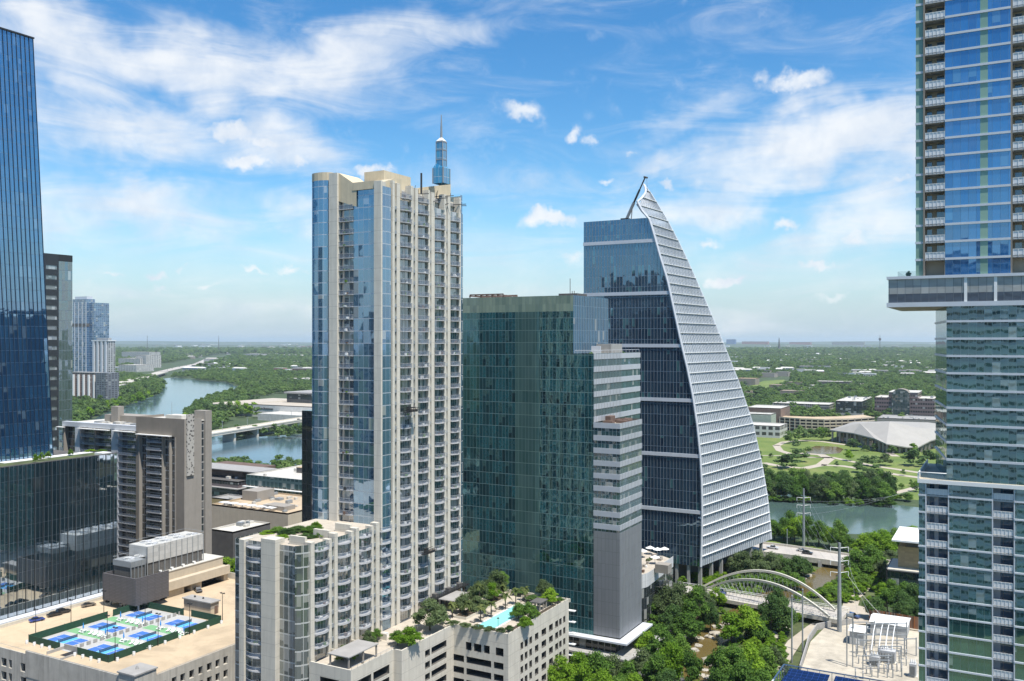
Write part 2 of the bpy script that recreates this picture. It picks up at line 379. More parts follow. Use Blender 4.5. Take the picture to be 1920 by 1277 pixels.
M['white'] = plain('white_paint', (.74, .74, .72), .5, var=.05)
M['whitemetal'] = plain('white_metal_panel', (.55, .57, .60), .4, var=.05)
M['greyband'] = plain('grey_white_panel', (.42, .44, .47), .4, var=.05)
M['slab'] = plain('balcony_slab', (.42, .42, .42), .8, var=.06)
M['tan'] = plain('tan_plaster', (.235, .205, .17), .85, var=.06, streak=.12)
M['tan2'] = plain('pale_tan_plaster', (.29, .265, .23), .85, var=.06, streak=.1)
M['brown'] = plain('brown_brick', (.13, .085, .065), .85, var=.15)
M['asphalt'] = plain('asphalt', (.075, .075, .075), .9, var=.2, scale=.2)
M['road'] = plain('pale_road', (.40, .37, .33), .9, var=.1, scale=.15)
M['path'] = plain('pale_path', (.40, .35, .28), .9, var=.1, scale=.2)
M['gravel'] = plain('pale_gravel', (.44, .395, .315), .95, var=.16, scale=.25, stain=.22)
M['rock'] = plain('limestone', (.36, .33, .27), .9, var=.25, scale=.6)
M['roofw'] = plain('white_roof', (.52, .50, .45), .8, var=.14, scale=.3, stain=.12)
M['roofg'] = plain('grey_roof', (.30, .29, .275), .8, var=.12, scale=.3)
M['roofd'] = plain('dark_roof', (.10, .095, .09), .8, var=.2, scale=.3)
M['terr'] = plain('terrace_paving', (.43, .38, .31), .85, var=.14, scale=.5)
M['bark'] = plain('bark', (.09, .07, .05), .9, var=.3, scale=2)
M['soil'] = plain('planting_soil', (.07, .05, .03), .95, var=.3, scale=2)
M['green_screen'] = plain('dark_green_windscreen', (.012, .055, .03), .8, var=.2, scale=1)
M['red'] = plain('red_paint', (.5, .04, .03), .5)
M['blue_cloth'] = plain('blue_cloth', (.03, .25, .62), .7)
M['court_blue'] = plain('court_blue', (.045, .14, .42), .7, var=.06)
M['court_lite'] = plain('court_light_blue', (.09, .38, .68), .7, var=.05)
M['court_green'] = plain('court_green', (.16, .34, .17), .8, var=.08)
M['court_grey'] = plain('court_grey', (.38, .38, .37), .8, var=.08)
M['tyre'] = plain('tyre', (.02, .02, .02), .8)
M['rail'] = rail_mat('balcony_railing', (.26, .30, .36), .62)
M['railw'] = rail_mat('white_railing', (.72, .72, .73), .10)
M['glassrail'] = rail_mat('glass_railing', (.45, .58, .56), .78)
M['net'] = rail_mat('net', (.03, .05, .1), .35)
M['screen'] = panel('dark_louvre_screen', (.10, .095, .10), 3.0, .5, .12, .5, .7)
M['leaf'] = [leafm('leaf_mid', (.06, .13, .022), (.12, .235, .038), (.20, .32, .06)),
             leafm('leaf_dark', (.045, .095, .028), (.088, .17, .045), (.14, .225, .062)),
             leafm('leaf_bright', (.11, .22, .016), (.19, .335, .025), (.27, .41, .04)),
             leafm('leaf_olive', (.075, .115, .045), (.13, .185, .075), (.19, .25, .11))]
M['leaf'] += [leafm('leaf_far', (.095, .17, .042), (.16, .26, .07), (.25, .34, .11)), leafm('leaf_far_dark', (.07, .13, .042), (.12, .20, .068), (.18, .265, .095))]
M['palm'] = leafm('palm_leaf', (.07, .10, .03), (.13, .17, .05), (.2, .23, .08))
M['water'] = water_mat('lake_water', (.075, .125, .115), .08, .10, .35)
M['lake_left'] = water_mat('far_lake_water', (.065, .115, .14), .10, .14, .2)
M['creek'] = water_mat('creek_water', (.115, .085, .030), .12, .15, .8)
M['pool'] = water_mat('pool_water', (.26, .66, .64), .05, .1, 1.5)
M['pond'] = water_mat('pond_water', (.14, .10, .035), .12, .1, .8)
def carpaint(name, c):
    t = NT(name); b = t.bsdf(Base_Color=c4(c), Roughness=.25, Metallic=.2); b.inputs['Coat Weight'].default_value = .8; return t.mat
M['autoglass'] = carpaint('vehicle_glass', (.015, .018, .02))
# ------------------------------------------------------------------ ground, water, roads
def sheet(name, poly, z, mat, kind='structure'):
    mb = MB(); ar = sum(poly[i][0] * poly[(i + 1) % len(poly)][1] - poly[(i + 1) % len(poly)][0] * poly[i][1] for i in range(len(poly)))
    if ar < 0: poly = poly[::-1]
    mb.face([(x, y, z) for x, y in poly]); o = mb.build(name, mat); return tag(o, kind=kind)
def strip(name, pts, w, z, mat, kind='structure', zs=None):
    """a ribbon of ground following a line"""
    mb = MB(); L_, R_ = [], []
    for i, p in enumerate(pts):
        a = Vector(pts[max(i - 1, 0)]); b = Vector(pts[min(i + 1, len(pts) - 1)]); t = (b - a).normalized(); n = Vector((-t.y, t.x))
        ww = (w[i] if isinstance(w, (list, tuple)) else w) / 2
        L_.append((p[0] + n.x * ww, p[1] + n.y * ww)); R_.append((p[0] - n.x * ww, p[1] - n.y * ww))
    for i in range(len(pts) - 1):
        z0, z1 = (z, z) if zs is None else (zs[i], zs[i + 1])
        mb.face([(*R_[i], z0), (*R_[i + 1], z1), (*L_[i + 1], z1), (*L_[i], z0)])
    return tag(mb.build(name, mat), kind=kind)
def ground_mat():
    t = NT('ground_cover'); p = pos(t)
    n1 = t.noise(.012, 6, .65, p); n2 = t.noise(.10, 5, .6, p); n3 = t.noise(.0012, 4, .6, p)
    a = t.ramp(n2.outputs['Fac'], [(.35, (.025, .05, .018)), (.6, (.06, .09, .03)), (.8, (.14, .13, .085))])
    b = t.ramp(n1.outputs['Fac'], [(.35, (.03, .055, .02)), (.62, (.055, .08, .03)), (.75, (.2, .19, .16))])
    t.bsdf(Base_Color=t.mix(.5, a, b), Roughness=.95); return t.mat
def lawn_mat():
    t = NT('park_lawn'); p = pos(t); n1 = t.noise(.03, 6, .65, p); n2 = t.noise(.5, 4, .6, p)
    a = t.ramp(n1.outputs['Fac'], [(.3, (.085, .135, .022)), (.55, (.135, .185, .035)), (.75, (.22, .21, .075))])
    b = t.ramp(n2.outputs['Fac'], [(.3, (.85, .85, .85)), (.7, (1.1, 1.1, 1.1))])
    t.bsdf(Base_Color=t.mix(1., a, b, 'MULTIPLY'), Roughness=.95); return t.mat
M['ground'] = ground_mat(); M['lawn'] = lawn_mat()
M['verge'] = plain('creek_verge', (.07, .09, .03), .95, var=.45, scale=.2)
BIG = 60000
sheet('ground', [(-BIG, -BIG), (BIG, -BIG), (BIG, BIG), (-BIG, BIG)], 0.0, M['ground'])
sheet('street', [(-420, 60), (-60, 60), (-60, 265), (-105, 330), (-330, 345), (-420, 345)], .10, M['asphalt'])
LAKE_L = [G(*p) for p in [(120, 812), (205, 772), (262, 752), (300, 738), (310, 722), (296, 710), (330, 708), (380, 714), (425, 717), (442, 724), (470, 728), (440, 736), (400, 748), (362, 762), (345, 785), (400, 812), (440, 822), (600, 812), (760, 800), (1000, 830), (1000, 905), (560, 880), (400, 875), (260, 860)]]
LAKE_R = [G(*p) for p in [(1000, 830), (1250, 860), (1440, 918), (1480, 925), (1560, 932), (1640, 942), (1725, 952), (1900, 965), (2300, 985), (2300, 1080), (1900, 1040), (1722, 1004), (1640, 1003), (1560, 1000), (1480, 990), (1440, 975), (1250, 930), (1000, 905)]]
sheet('lake', LAKE_L, .06, M['lake_left']); sheet('lake', LAKE_R, .06, M['water'])
sheet('park_lawn', [G(*p) for p in [(1380, 822), (1480, 812), (1560, 802), (1700, 830), (1800, 840), (2100, 880), (2100, 955), (1720, 938), (1640, 930), (1540, 918), (1470, 915), (1400, 895)]], .05, M['lawn'])
sheet('park_lawn', [G(*p) for p in [(1440, 1006), (1500, 1015), (1570, 1026), (1600, 1040), (1590, 1044), (1436, 1022)]], .08, M['lawn'])
sheet('playing_field', [G(*p) for p in [(1400, 727), (1432, 714), (1470, 712), (1478, 716), (1440, 730), (1412, 732)]], .05, M['lawn'])
def path(pts, w, name='park_path'): strip(name, [G(*p) for p in pts], w, .12, M['path'])
path([(1455, 835), (1462, 845), (1490, 854), (1520, 858), (1560, 858), (1600, 866), (1640, 874), (1720, 886), (1760, 892)], 7)
path([(1430, 868), (1450, 872), (1480, 876), (1510, 878), (1540, 872), (1556, 860), (1540, 853), (1500, 850)], 9)
path([(1540, 872), (1580, 874), (1620, 880), (1680, 890), (1740, 898)], 8)
path([(1456, 836), (1470, 829), (1500, 826), (1540, 828), (1600, 836), (1660, 846), (1680, 856)], 7)
path([(1650, 930), (1690, 922), (1720, 914), (1760, 905)], 6)
path([(1410, 854), (1480, 855), (1556, 859)], 4)
sheet('pond', [G(*p) for p in [(1508, 844), (1530, 836), (1570, 838), (1582, 842), (1575, 850), (1540, 853), (1515, 850)]], .10, M['pond'])
# creek with its pale banks
CREEK = [G(*p) for p in [(1335, 1330), (1318, 1277), (1308, 1235), (1318, 1205), (1345, 1186), (1390, 1160), (1440, 1128), (1485, 1106), (1530, 1094), (1556, 1078), (1575, 1062)]]
strip('creek_verge', CREEK, [90, 88, 84, 80, 76, 70, 70, 66, 60, 56, 50], .07, M['verge'])
strip('creek', CREEK, [11, 11, 12, 12, 14, 15, 14, 18, 20, 15, 12], .16, M['creek'])
strip('trail', [G(*p) for p in [(1440, 1290), (1470, 1235), (1490, 1205), (1525, 1178), (1545, 1165)]], 4.5, .3, M['path'])
strip('trail', [G(*p) for p in [(1590, 1150), (1600, 1120), (1625, 1098), (1660, 1090), (1690, 1110)]], 5.5, .3, M['path'])
sheet('gravel_yard', [G(*p) for p in [(1505, 1250), (1520, 1205), (1545, 1180), (1600, 1172), (1660, 1178), (1760, 1190), (1760, 1330), (1480, 1330)]], .35, M['gravel'])
sheet('street', [G(*p) for p in [(1545, 1150), (1600, 1135), (1720, 1160), (1760, 1170), (1760, 1190), (1640, 1172), (1560, 1172)]], .33, M['path'])
def hills():
    for k, (d, hgt, seed) in enumerate([(9500, 20, 3), (15000, 55, 5), (24000, 95, 9)]):
        mb = MB(); r = random.Random(seed); n = 90; top = []
        ph = [r.uniform(0, 6) for _ in range(6)]
        pts = []
        for i in range(n + 1):
            px = -900 + i * (3700 / n); a = i / n * 12
            hh = hgt * (.55 + .22 * math.sin(a * 1.3 + ph[0]) + .15 * math.sin(a * 3.1 + ph[1]) + .08 * math.sin(a * 7 + ph[2]))
            pts.append((px, max(4, hh)))
        for (p0, h0), (p1, h1) in zip(pts, pts[1:]):
            a, b = P(p0, d), P(p1, d); a2, b2 = P(p0, d + 1500), P(p1, d + 1500); a3, b3 = P(p0, d + 4000), P(p1, d + 4000)
            mb.face([(*a, 0), (*b, 0), (*b2, h1), (*a2, h0)]); mb.face([(*a2, h0), (*b2, h1), (*b3, 0), (*a3, 0)])
        tag(mb.build('hills', M['ground'], smooth=True), kind='structure')
hills()

# ------------------------------------------------------------------ helpers for walls
def wall_open(mb, axis, c, u0, u1, z0, z1, ops, m=0):
    """a wall in the plane x=c or y=c with rectangular openings left out; ops = (ua, ub, za, zb)"""
    us = sorted({u0, u1, *[o[0] for o in ops], *[o[1] for o in ops]}); zs = sorted({z0, z1, *[o[2] for o in ops], *[o[3] for o in ops]})
    us = [u for u in us if u0 <= u <= u1]; zs = [z for z in zs if z0 <= z <= z1]
    for ua, ub in zip(us, us[1:]):
        run = None
        for za, zb in list(zip(zs, zs[1:])) + [(None, None)]:
            solid = za is not None and not any(o[0] - 1e-6 <= ua and ub <= o[1] + 1e-6 and o[2] - 1e-6 <= za and zb <= o[3] + 1e-6 for o in ops)
            if solid: run = [run[0], zb] if run else [za, zb]
            elif run:
                if axis == 'y': mb.face([(ua, c, run[0]), (ub, c, run[0]), (ub, c, run[1]), (ua, c, run[1])], m)
                else: mb.face([(c, ua, run[0]), (c, ub, run[0]), (c, ub, run[1]), (c, ua, run[1])], m)
                run = None
def opening(parent, axis, c, ua, ub, za, zb, deep=1.0, mats=None, name='window_opening'):
    """the reveal of one opening with its dark back"""
    mb = MB(); mats = mats or [M['white_conc'], M['dark']]
    if axis == 'y':
        b = c + deep
        mb.face([(ua, c, za), (ub, c, za), (ub, b, za), (ua, b, za)], 0); mb.face([(ua, b, zb), (ub, b, zb), (ub, c, zb), (ua, c, zb)], 0)
        mb.face([(ua, c, za), (ua, b, za), (ua, b, zb), (ua, c, zb)], 0); mb.face([(ub, b, za), (ub, c, za), (ub, c, zb), (ub, b, zb)], 0)
        mb.face([(ua, b, za), (ub, b, za), (ub, b, zb), (ua, b, zb)], 1)
    else:
        b = c - deep
        mb.face([(c, ua, za), (c, ub, za), (b, ub, za), (b, ua, za)][::-1], 0); mb.face([(b, ua, zb), (b, ub, zb), (c, ub, zb), (c, ua, zb)][::-1], 0)
        mb.face([(c, ua, za), (b, ua, za), (b, ua, zb), (c, ua, zb)][::-1], 0); mb.face([(b, ub, za), (c, ub, za), (c, ub, zb), (b, ub, zb)][::-1], 0)
        mb.face([(b, ua, za), (b, ub, za), (b, ub, zb), (b, ua, zb)], 1)
    return mb.build(name, mats, parent)
def box_part(name, mat, parent, *a, skip=''):
    mb = MB(); mb.box(*a, skip=skip); return mb.build(name, mat, parent)
def roof_units(parent, x0, x1, y0, y1, z, n, seed, mat=None, hmax=2.2):
    r = random.Random(seed)
    for _ in range(n):
        w, l, h = r.uniform(1, 3.5), r.uniform(1, 4.5), r.uniform(.6, hmax)
        x, y = r.uniform(x0, x1 - w), r.uniform(y0, y1 - l)
        mb = MB(); mb.box(x, x + w, y, y + l, z, z + h); mb.box(x + .2, x + w - .2, y + .2, y + l - .2, z + h, z + h + .15)
        mb.build('roof_unit', mat or M['roofw' if r.random() < .6 else 'steel'], parent)

# ------------------------------------------------------------------ the cream condominium tower
def cream_tower():
    X0, YF, YP = -151.8, 201.8, 170.5
    T = thing('condominium_tower', 'tall cream condominium tower with stacked balconies, blue glass bays and a lantern mast', 'tower', (X0 - 13, YF, 0))
    fh = 3.44; yB, _ = xY(871.8, X0); xL = yX(579, YF)[0]
    zT = Z(352, 250)
    gl = glass('cream_tower_glass', 1.1, fh, (.02, .045, .05), (.10, .15, .15), (.42, .42, .40), ior=2.9, mw=.09, mh=.26, v0=24.0, wave=.018, tilt=.012, wscale=.5, blinds=.4, blindc=(.42, .42, .40), vary=.4)
    gb = glass('cream_bay_glass', 1.8, fh, (.02, .065, .12), (.05, .13, .20), (.40, .41, .42), ior=3.6, mw=.07, mh=.22, v0=24.0, wave=.010, tilt=.008, wscale=.3, blinds=.05, spec=(.68, .85, 1))
    # core walls
    body = MB(); Xb = X0 - 2.2
    body.box(xL + 1.4, Xb, YF + 2.2, yB - .3, 24, zT + 1.5)
    body.build('core_wall', M['cream'], T)
    # front (towards the street): bay, column, balcony slot, panel, column
    x = lambda px: yX(px, YF)[0]
    z_bay0 = Z(972, 262); z_bay1 = Z(341, 262); ztopL = Z(326, 262)
    xa, xb_ = x(579.5), x(619)
    cx, half = (xa + xb_) / 2, (xb_ - xa) / 2
    arc = [(cx + half * math.sin(t), YF + 2.3 - 3.0 * math.cos(t) ** .8 if abs(t) < 1.57 else YF + 2.3) for t in [R(a) for a in (-88, -66, -44, -22, 0, 22, 44, 66, 88)]]
    mb = MB(); mb.wallstrip(arc, z_bay0, z_bay1); mb.build('curved_bay', gb, T)
    mb = MB(); mb.prism(arc, z_bay0 - 1.6, z_bay0 - .01); mb.build('bay_sill', M['cream'], T); mb = MB(); mb.prism(arc, z_bay1 + .01, ztopL); mb.build('bay_head', M['crown'], T)
    box_part('column', M['cream'], T, xb_ + .02, x(634.5), YF - .6, YF + 2.6, 50, Z(325, 258))
    # slanting parapet from bay to the tall panel
    mb = MB(); za, zb = Z(325, 258), Z(346, 253)
    mb.face([(x(634.5), YF + .1, za - 8), (x(668), YF + .1, zb - 6), (x(668), YF + .1, zb), (x(634.5), YF + .1, za)])
    mb.face([(x(634.5), YF + .1, za), (x(668), YF + .1, zb), (x(668), YF + 9, zb), (x(634.5), YF + 9, za)])
    mb.build('parapet', M['crown'], T)
    # balcony slot
    mb = MB(); mb.face([(x(634.5), YF + 1.0, 50), (x(660.5), YF + 1.0, 50), (x(660.5), YF + 1.0, zT - 1), (x(634.5), YF + 1.0, zT - 1)])
    mb.build('balcony_glass', glass('slot_glass', 2.0, fh, (.012, .035, .06), (.045, .085, .13), (.45, .42, .36), ior=2.8, mw=.3, mh=.3, v0=24.0, wave=.03, tilt=.03, blinds=.2), T)
    box_part('panel_backing', M['cream'], T, x(660.5), x(702.5), YF + .6, YF + 2.6, 46, zT + 1.6)
    mb = MB(); mb.face([(x(661), YF + .45, 46), (x(702), YF + .45, 46), (x(702), YF + .45, zT), (x(661), YF + .45, zT)]); mb.build('window_panel', gb, T)
    box_part('column', M['cream'], T, x(702.3), X0 + .02, YF - .3, YF + .35, 24, zT + 2.0); box_part('column_return', M['cream'], T, x(702.3), X0 - .6, YF + .36, YF + 2.7, 24, zT + 2.0)
    box_part('parapet', M['crown'], T, x(660.5), x(702.3), YF, YF + 2.4, zT + .02, zT + 2.2)
    # ---- side with the balcony bays
    y = lambda px: xY(px, X0)[0]
    g_all = MB(); g_all.face([(X0 - .55, YF + 2.7, 24), (X0 - .55, yB - .4, 24), (X0 - .55, yB - .4, zT - 2), (X0 - .55, YF + 2.7, zT - 2)])
    g_all.build('bay_glazing', gl, T)
    mb = MB(); mb.wallstrip([(X0 - .2, YF + .36), (X0 - .2, y(734))], 24, Z(350, xY(725, X0)[1])); mb.build('corner_glazing', gb, T)
    mb = MB(); ye = y(864.5); mb.wallstrip([(X0 - .3, ye), (X0 - .5, yB - .8), (X0 - 1.6, yB), (X0 - 6, yB + .1)], 24, Z(366, xY(868, X0)[1])); mb.build('corner_glazing', gb, T)
    tops = {}
    pil = [(736, 740.3, 338), (744.2, 750.1, 343), (770.5, 775.5, 348), (778.8, 783.7, 352), (802.8, 806.7, 356), (809, 815, 360), (833, 837, 364), (839.5, 844.5, 366), (861, 864.3, 370)]
    for a, b, py in pil:
        zt = Z(py, xY(a, X0)[1]); box_part('pilaster', M['cream'], T, X0 - 2.0, X0, y(a), y(b), 24, zt)
    bays = [(750.1, 770.5, 358), (783.7, 802.8, 366), (815, 833, 376), (844.5, 861, 388)]
    # roof: curved parapets, penthouse, side wedge
    def roofbox(name, a, b, d0, d1, zt, z0=None): 
        box_part(name, M['crown'], T, a[0], b[0], a[1], b[1], zT + 1 if z0 is None else z0, zt)
    d = 268; xp0, _p = P(683, d); xp1 = P(722, 262)[0]
    pcx, pcy = P(720, 262); roofbox('penthouse', (yX(683, pcy)[0], pcy), (pcx, xY(770, pcx)[0]), 0, 0, Z(319, 262))
    mb = MB(); pts = []
    for i in range(9):
        t = i / 8; yy = YF + 2.7 + t * 8; pts.append((yy, zT + 2.2 + 2.0 * math.sin(t * 1.5)))
    for (ya, za), (yb2, zb2) in zip(pts, pts[1:]):
        mb.face([(X0 - 1.0, ya, zT - 2.5), (X0 - 1.0, yb2, zT - 2.5), (X0 - 1.0, yb2, zb2), (X0 - 1.0, ya, za)]); mb.face([(X0 - 1.0, ya, za), (X0 - 1.0, yb2, zb2), (X0 - 9, yb2, zb2), (X0 - 9, ya, za)])
        mb.face([(X0 - 9, yb2, zT - 2.5), (X0 - 9, ya, zT - 2.5), (X0 - 9, ya, za), (X0 - 9, yb2, zb2)])
    mb.face([(X0 - 9, pts[0][0], zT - 2), (X0 - 1, pts[0][0], zT - 2), (X0 - 1, pts[0][0], pts[0][1]), (X0 - 9, pts[0][0], pts[0][1])])
    mb.face([(X0 - 1, pts[-1][0], zT - 2), (X0 - 9, pts[-1][0], zT - 2), (X0 - 9, pts[-1][0], pts[-1][1]), (X0 - 1, pts[-1][0], pts[-1][1])])
    mb.build('curved_parapet', M['crown'], T)
    mb = MB(); ya, yb2 = y(800), yB + 1; za, zb2 = Z(352, 270), Z(338, 285)
    for xx, rev in ((X0 - 6, False), (X0 - 7, True)):
        q = [(xx, ya, zT - 2), (xx, yb2, zT - 2), (xx, yb2, zb2), (xx, ya, za)]; mb.face(q[::-1] if rev else q)
    mb.face([(X0 - 6, ya, za), (X0 - 6, yb2, zb2), (X0 - 7, yb2, zb2), (X0 - 7, ya, za)])
    mb.face([(X0 - 6, yb2, zT - 2), (X0 - 14, yb2, zT - 2), (X0 - 14, yb2, zb2 - 2), (X0 - 6, yb2, zb2)]); mb.face([(X0 - 7, ya, zT - 2), (X0 - 6, ya, zT - 2), (X0 - 6, ya, za), (X0 - 7, ya, za)])
    mb.build('wedge_wall', M['crown'], T)
    box_part('roof_deck', M['roofg'], T, xL + 2, X0 - 1.6, YF + 2.7, yB - .5, zT + .0, zT + .9)
    rr = random.Random(3)
    for k in range(16):
        mb = MB(); y0 = YF + 14 + rr.random() * 28; h = rr.uniform(1, 4.2); mb.tube([(X0 - 2.2 - rr.random(), y0, zT - 2), (X0 - 2.2, y0 + rr.uniform(-1, 1), zT - 2 + h + 2)], .09, 4)
        if k % 2: mb.tube([(X0 - 3, y0, zT - 2 + h), (X0 + rr.uniform(.5, 2.5), y0 + rr.uniform(0, 3), zT - 2 + h + rr.uniform(0, .6))], .12, 4)
        mb.build('cleaning_rig_post', M['black'], T)
    for ya in (y(751), y(785), y(845)):
        mb = MB(); mb.tube([(X0 - 2.4, ya, zT - 1.2), (X0 - 2.4, ya + 4.6, zT - 1.2)], .12, 4); mb.tube([(X0 - 2.4, ya, zT - .2), (X0 - 2.4, ya + 4.6, zT - .2)], .12, 4)
        for q in range(5): mb.tube([(X0 - 2.4, ya + q * 1.15, zT - 3), (X0 - 2.4, ya + q * 1.15, zT - .2)], .08, 4)
        mb.build('roof_railing', M['black'], T)
    mb = MB(); mb.tube([(X0 - 5.8, YF + 27.6, zT), (X0 - 5.8, YF + 27.6, Z(328, 280))], .3, 6); mb.build('flue', M['black'], T)
    # lantern and mast
    dl = 278; lx, ly = P(827.5, dl); zl = lambda py: Z(py, dl)
    bl = glass('lantern_glass', 1.4, 2.9, (.02, .16, .32), (.05, .27, .44), (.3, .38, .44), ior=2.2, mw=.1, mh=.15, wave=.02, blinds=0)
    lan = MB(); w0, w1 = 1.85, 1.15
    lan.box(lx - w0, lx + w0, ly - w0, ly + w0, zl(345), zl(316), skip='tb')
    for sx, sy in ((-1, -1), (1, -1), (1, 1), (-1, 1)): pass
    c0 = [(lx - w0, ly - w0), (lx + w0, ly - w0), (lx + w0, ly + w0), (lx - w0, ly + w0)]; c1 = [(lx - w1, ly - w1), (lx + w1, ly - w1), (lx + w1, ly + w1), (lx - w1, ly + w1)]
    hi = [zl(306), zl(318), zl(312), zl(302)]
    for k in range(4):
        j = (k + 1) % 4; lan.face([(*c0[k], zl(316)), (*c0[j], zl(316)), (*c1[j], hi[j]), (*c1[k], hi[k])])
    lan.build('lantern_base', bl, T)
    lan = MB(); lan.box(lx - w1, lx + w1, ly - w1, ly + w1, zl(320), zl(266), skip='tb'); lan.build('lantern_shaft', bl, T)
    fr = MB()
    for py in (316, 300, 282, 267): fr.box(lx - w1 - .08, lx + w1 + .08, ly - w1 - .08, ly + w1 + .08, zl(py) - .12, zl(py) + .12)
    for cxx, cyy in c1: fr.box(cxx - .1, cxx + .1, cyy - .1, cyy + .1, zl(318), zl(265.5))
    for cxx, cyy in c0: fr.box(cxx - .16, cxx + .16, cyy - .16, cyy + .16, zl(345), zl(316))
    fr.build('lantern_frame', M['steel'], T)
    cap = MB()
    for k in range(4):
        j = (k + 1) % 4; cap.face([(*c1[k], zl(265)), (*c1[j], zl(265)), (lx, ly, zl(256))])
    cap.build('lantern_cap', M['white'], T)
    mb = MB(); mb.tube([(lx, ly, zl(262)), (lx, ly, zl(240)), (lx, ly, zl(215))], [.42, .3, .12], 5); mb.build('mast', M['steel'], T)
    # ---- lower wing in front
    zP = 54.6; xPl = yX(437, YP)[0]
    xp = lambda px: yX(px, YP)[0]
    body = MB(); body.box(xPl + .6, X0 - 2.2, YP + 2.0, YF + 2, 0, zP - 2.2); body.build('wing_core', M['white_conc'], T)
    gw = glass('wing_glass', 1.5, fh, (.02, .035, .03), (.13, .15, .135), (.46, .46, .43), ior=2.8, mw=.12, mh=.36, v0=24.0, wave=.03, tilt=.02, blinds=.28, blindc=(.33, .33, .30))
    mb = MB(); mb.face([(xPl, YP + .7, 0), (xp(556), YP + .7, 0), (xp(556), YP + .7, zP - 1.5), (xPl, YP + .7, zP - 1.5)])
    mb.build('wing_glazing', gw, T)
    zz = [(xp(549), YP + .7), (xp(556), YP - .6), (xp(563), YP + .3), (X0 - 2.0, YP - .4), (X0 - .4, YP + 1.7), (X0 - .3, y(582) + 1.4)]
    mb = MB(); mb.wallstrip(zz, 0, zP - 1.0); mb.build('corner_glazing', gw, T)
    mb = MB(); mb.wallstrip([(xPl, YP + 1.2 + 12), (xPl, YP + .7)], 0, zP - 1.5); mb.build('wing_end_glazing', gw, T)
    mb = MB(); mb.face([(X0 - .55, YP + 2, 22), (X0 - .55, YF, 22), (X0 - .55, YF, zP - 1.2), (X0 - .55, YP + 2, zP - 1.2)]); mb.build('bay_glazing', gl, T)
    for a, b, py in ((453, 462, 1010), (494, 520.5, 1008)): box_part('pilaster', M['white_conc'], T, xp(a), xp(b), YP - .9, YP + 2.5, 0, Z(py, yX(a, YP)[1]))
    for a, b, py in ((582.5, 589.5, 1018), (616, 622, 1012), (627, 633, 1001), (658, 663, 997), (667, 673, 991), (696, 700.5, 987), (705, 711.5, 981), (733, 736.2, 978)):
        box_part('pilaster', M['white_conc'], T, X0 - 2.0, X0 + .05, y(a), y(b), 22 if a > 585 else 0, min(Z(py, xY(a, X0)[1]), zP + 3))
    for a, b in ((582.5, 622), (627, 663), (667, 700.5)):
        box_part('wing_parapet', M['white_conc'], T, X0 - 7, X0 - 1.9, y(a), y(a) + .8, zP - 4, zP + .6)
    box_part('wing_roof', M['terr'], T, xPl + .8, X0 - 1.3, YP + 1.0, YF + 1.9, zP - 2.19, zP - 1.6)
    # ---- balconies: one of each kind, copied up the bays
    def balcony(width, out, bow, axis):
        n = 6 if bow else 1; pts = []
        for i in range(n + 1):
            t = i / n; pts.append((-width / 2 + width * t, out + bow * math.sin(math.pi * t)))
        poly = [(-width / 2, 0)] + pts + [(width / 2, 0)]
        tr = (lambda u, w: (u, -w)) if axis == 'y' else (lambda u, w: (w, u))
        root = thing('balcony', None, None); del_after.append(root)
        mb = MB(); mb.prism([tr(*p) for p in poly], -.10, .10); s_ = mb.build('slab', M['slab'], root)
        mb = MB(); e = [tr(*p) for p in poly]
        for p, q in zip(e, e[1:]):
            mb.face([(*p, .14), (*q, .14), (*q, 1.18), (*p, 1.18)])
        r_ = mb.build('railing', M['rail'], root)
        mb = MB(); mb.tube([(*p, 1.2) for p in e], .05, 4); t_ = mb.build('handrail', M['steel'], r_)
        return s_, r_, t_
    del_after = []
    def place(proto, bx, by, z, stuff=None):
        s_, r_, t_ = proto
        if stuff is None:
            b = link_mesh('balcony', s_.data, T, (bx - T.location.x, by - T.location.y, z))
            r2 = link_mesh('railing', r_.data, b); link_mesh('handrail', t_.data, r2)
        else: stuff.append((proto, bx, by, z))
    rest = []; spots = []
    widths = {}
    def add_bay(a, b, z_lo, z_hi, small=False):
        ya, yb3 = y(a), y(b); w = yb3 - ya - .05; key = round(w, 1)
        pr = widths.setdefault(('x', key, small), balcony(w, .95 if not small else .8, .85 if not small else 0, 'x'))
        n0 = math.ceil((z_lo - 24) / fh); zlev = 24 + n0 * fh
        while zlev < z_hi:
            spots.append((pr, X0 - .5, (ya + yb3) / 2, zlev + .0)); zlev += fh
    for a, b in ((590, 615.5), (633.5, 657.5), (673.5, 695.5)): add_bay(a, b, 27, zP - 3)
    add_bay(712, 732.5, 27, zP - 3)
    for a, b, py in bays: add_bay(a, b, 27, Z(py + 12, xY(a, X0)[1]))
    xm = (xp(462) + xp(494)) / 2; wfr = xp(494) - xp(462); pf = balcony(wfr, .9, .9, 'y')
    for k in range(-5, 9): spots.append((pf, xm, YP + .7, 24 + k * fh))
    xm2 = (x(634.5) + x(660.5)) / 2; ps = balcony(x(660.5) - x(634.5) - .05, .95, 0, 'y')
    k = 8
    while 24 + k * fh < zT - 2: spots.append((ps, xm2, YF + 1.0, 24 + k * fh)); k += 1
    spots.sort(key=lambda s: depth(s[1], s[2]) + (0 if s[3] < zT else 1e3))
    # slabs of the narrow strips between the pilasters are one quiet part
    for s in spots[:100]: place(*s)
    mbs, mbr, mbt = MB(), MB(), MB(); allv = MB()
    for pr, bx, by, z in spots[100:]:
        for o, mi in zip(pr, (0, 1, 2)):
            me = o.data; 
            for p in me.polygons: allv.face([(me.vertices[i].co.x + bx, me.vertices[i].co.y + by, me.vertices[i].co.z + z) for i in p.vertices], mi)
    if allv.f: tag(allv.build('upper_balconies', [M['slab'], M['rail'], M['steel']], T), kind='stuff')
    fr_ = random.Random(17); fm = MB()
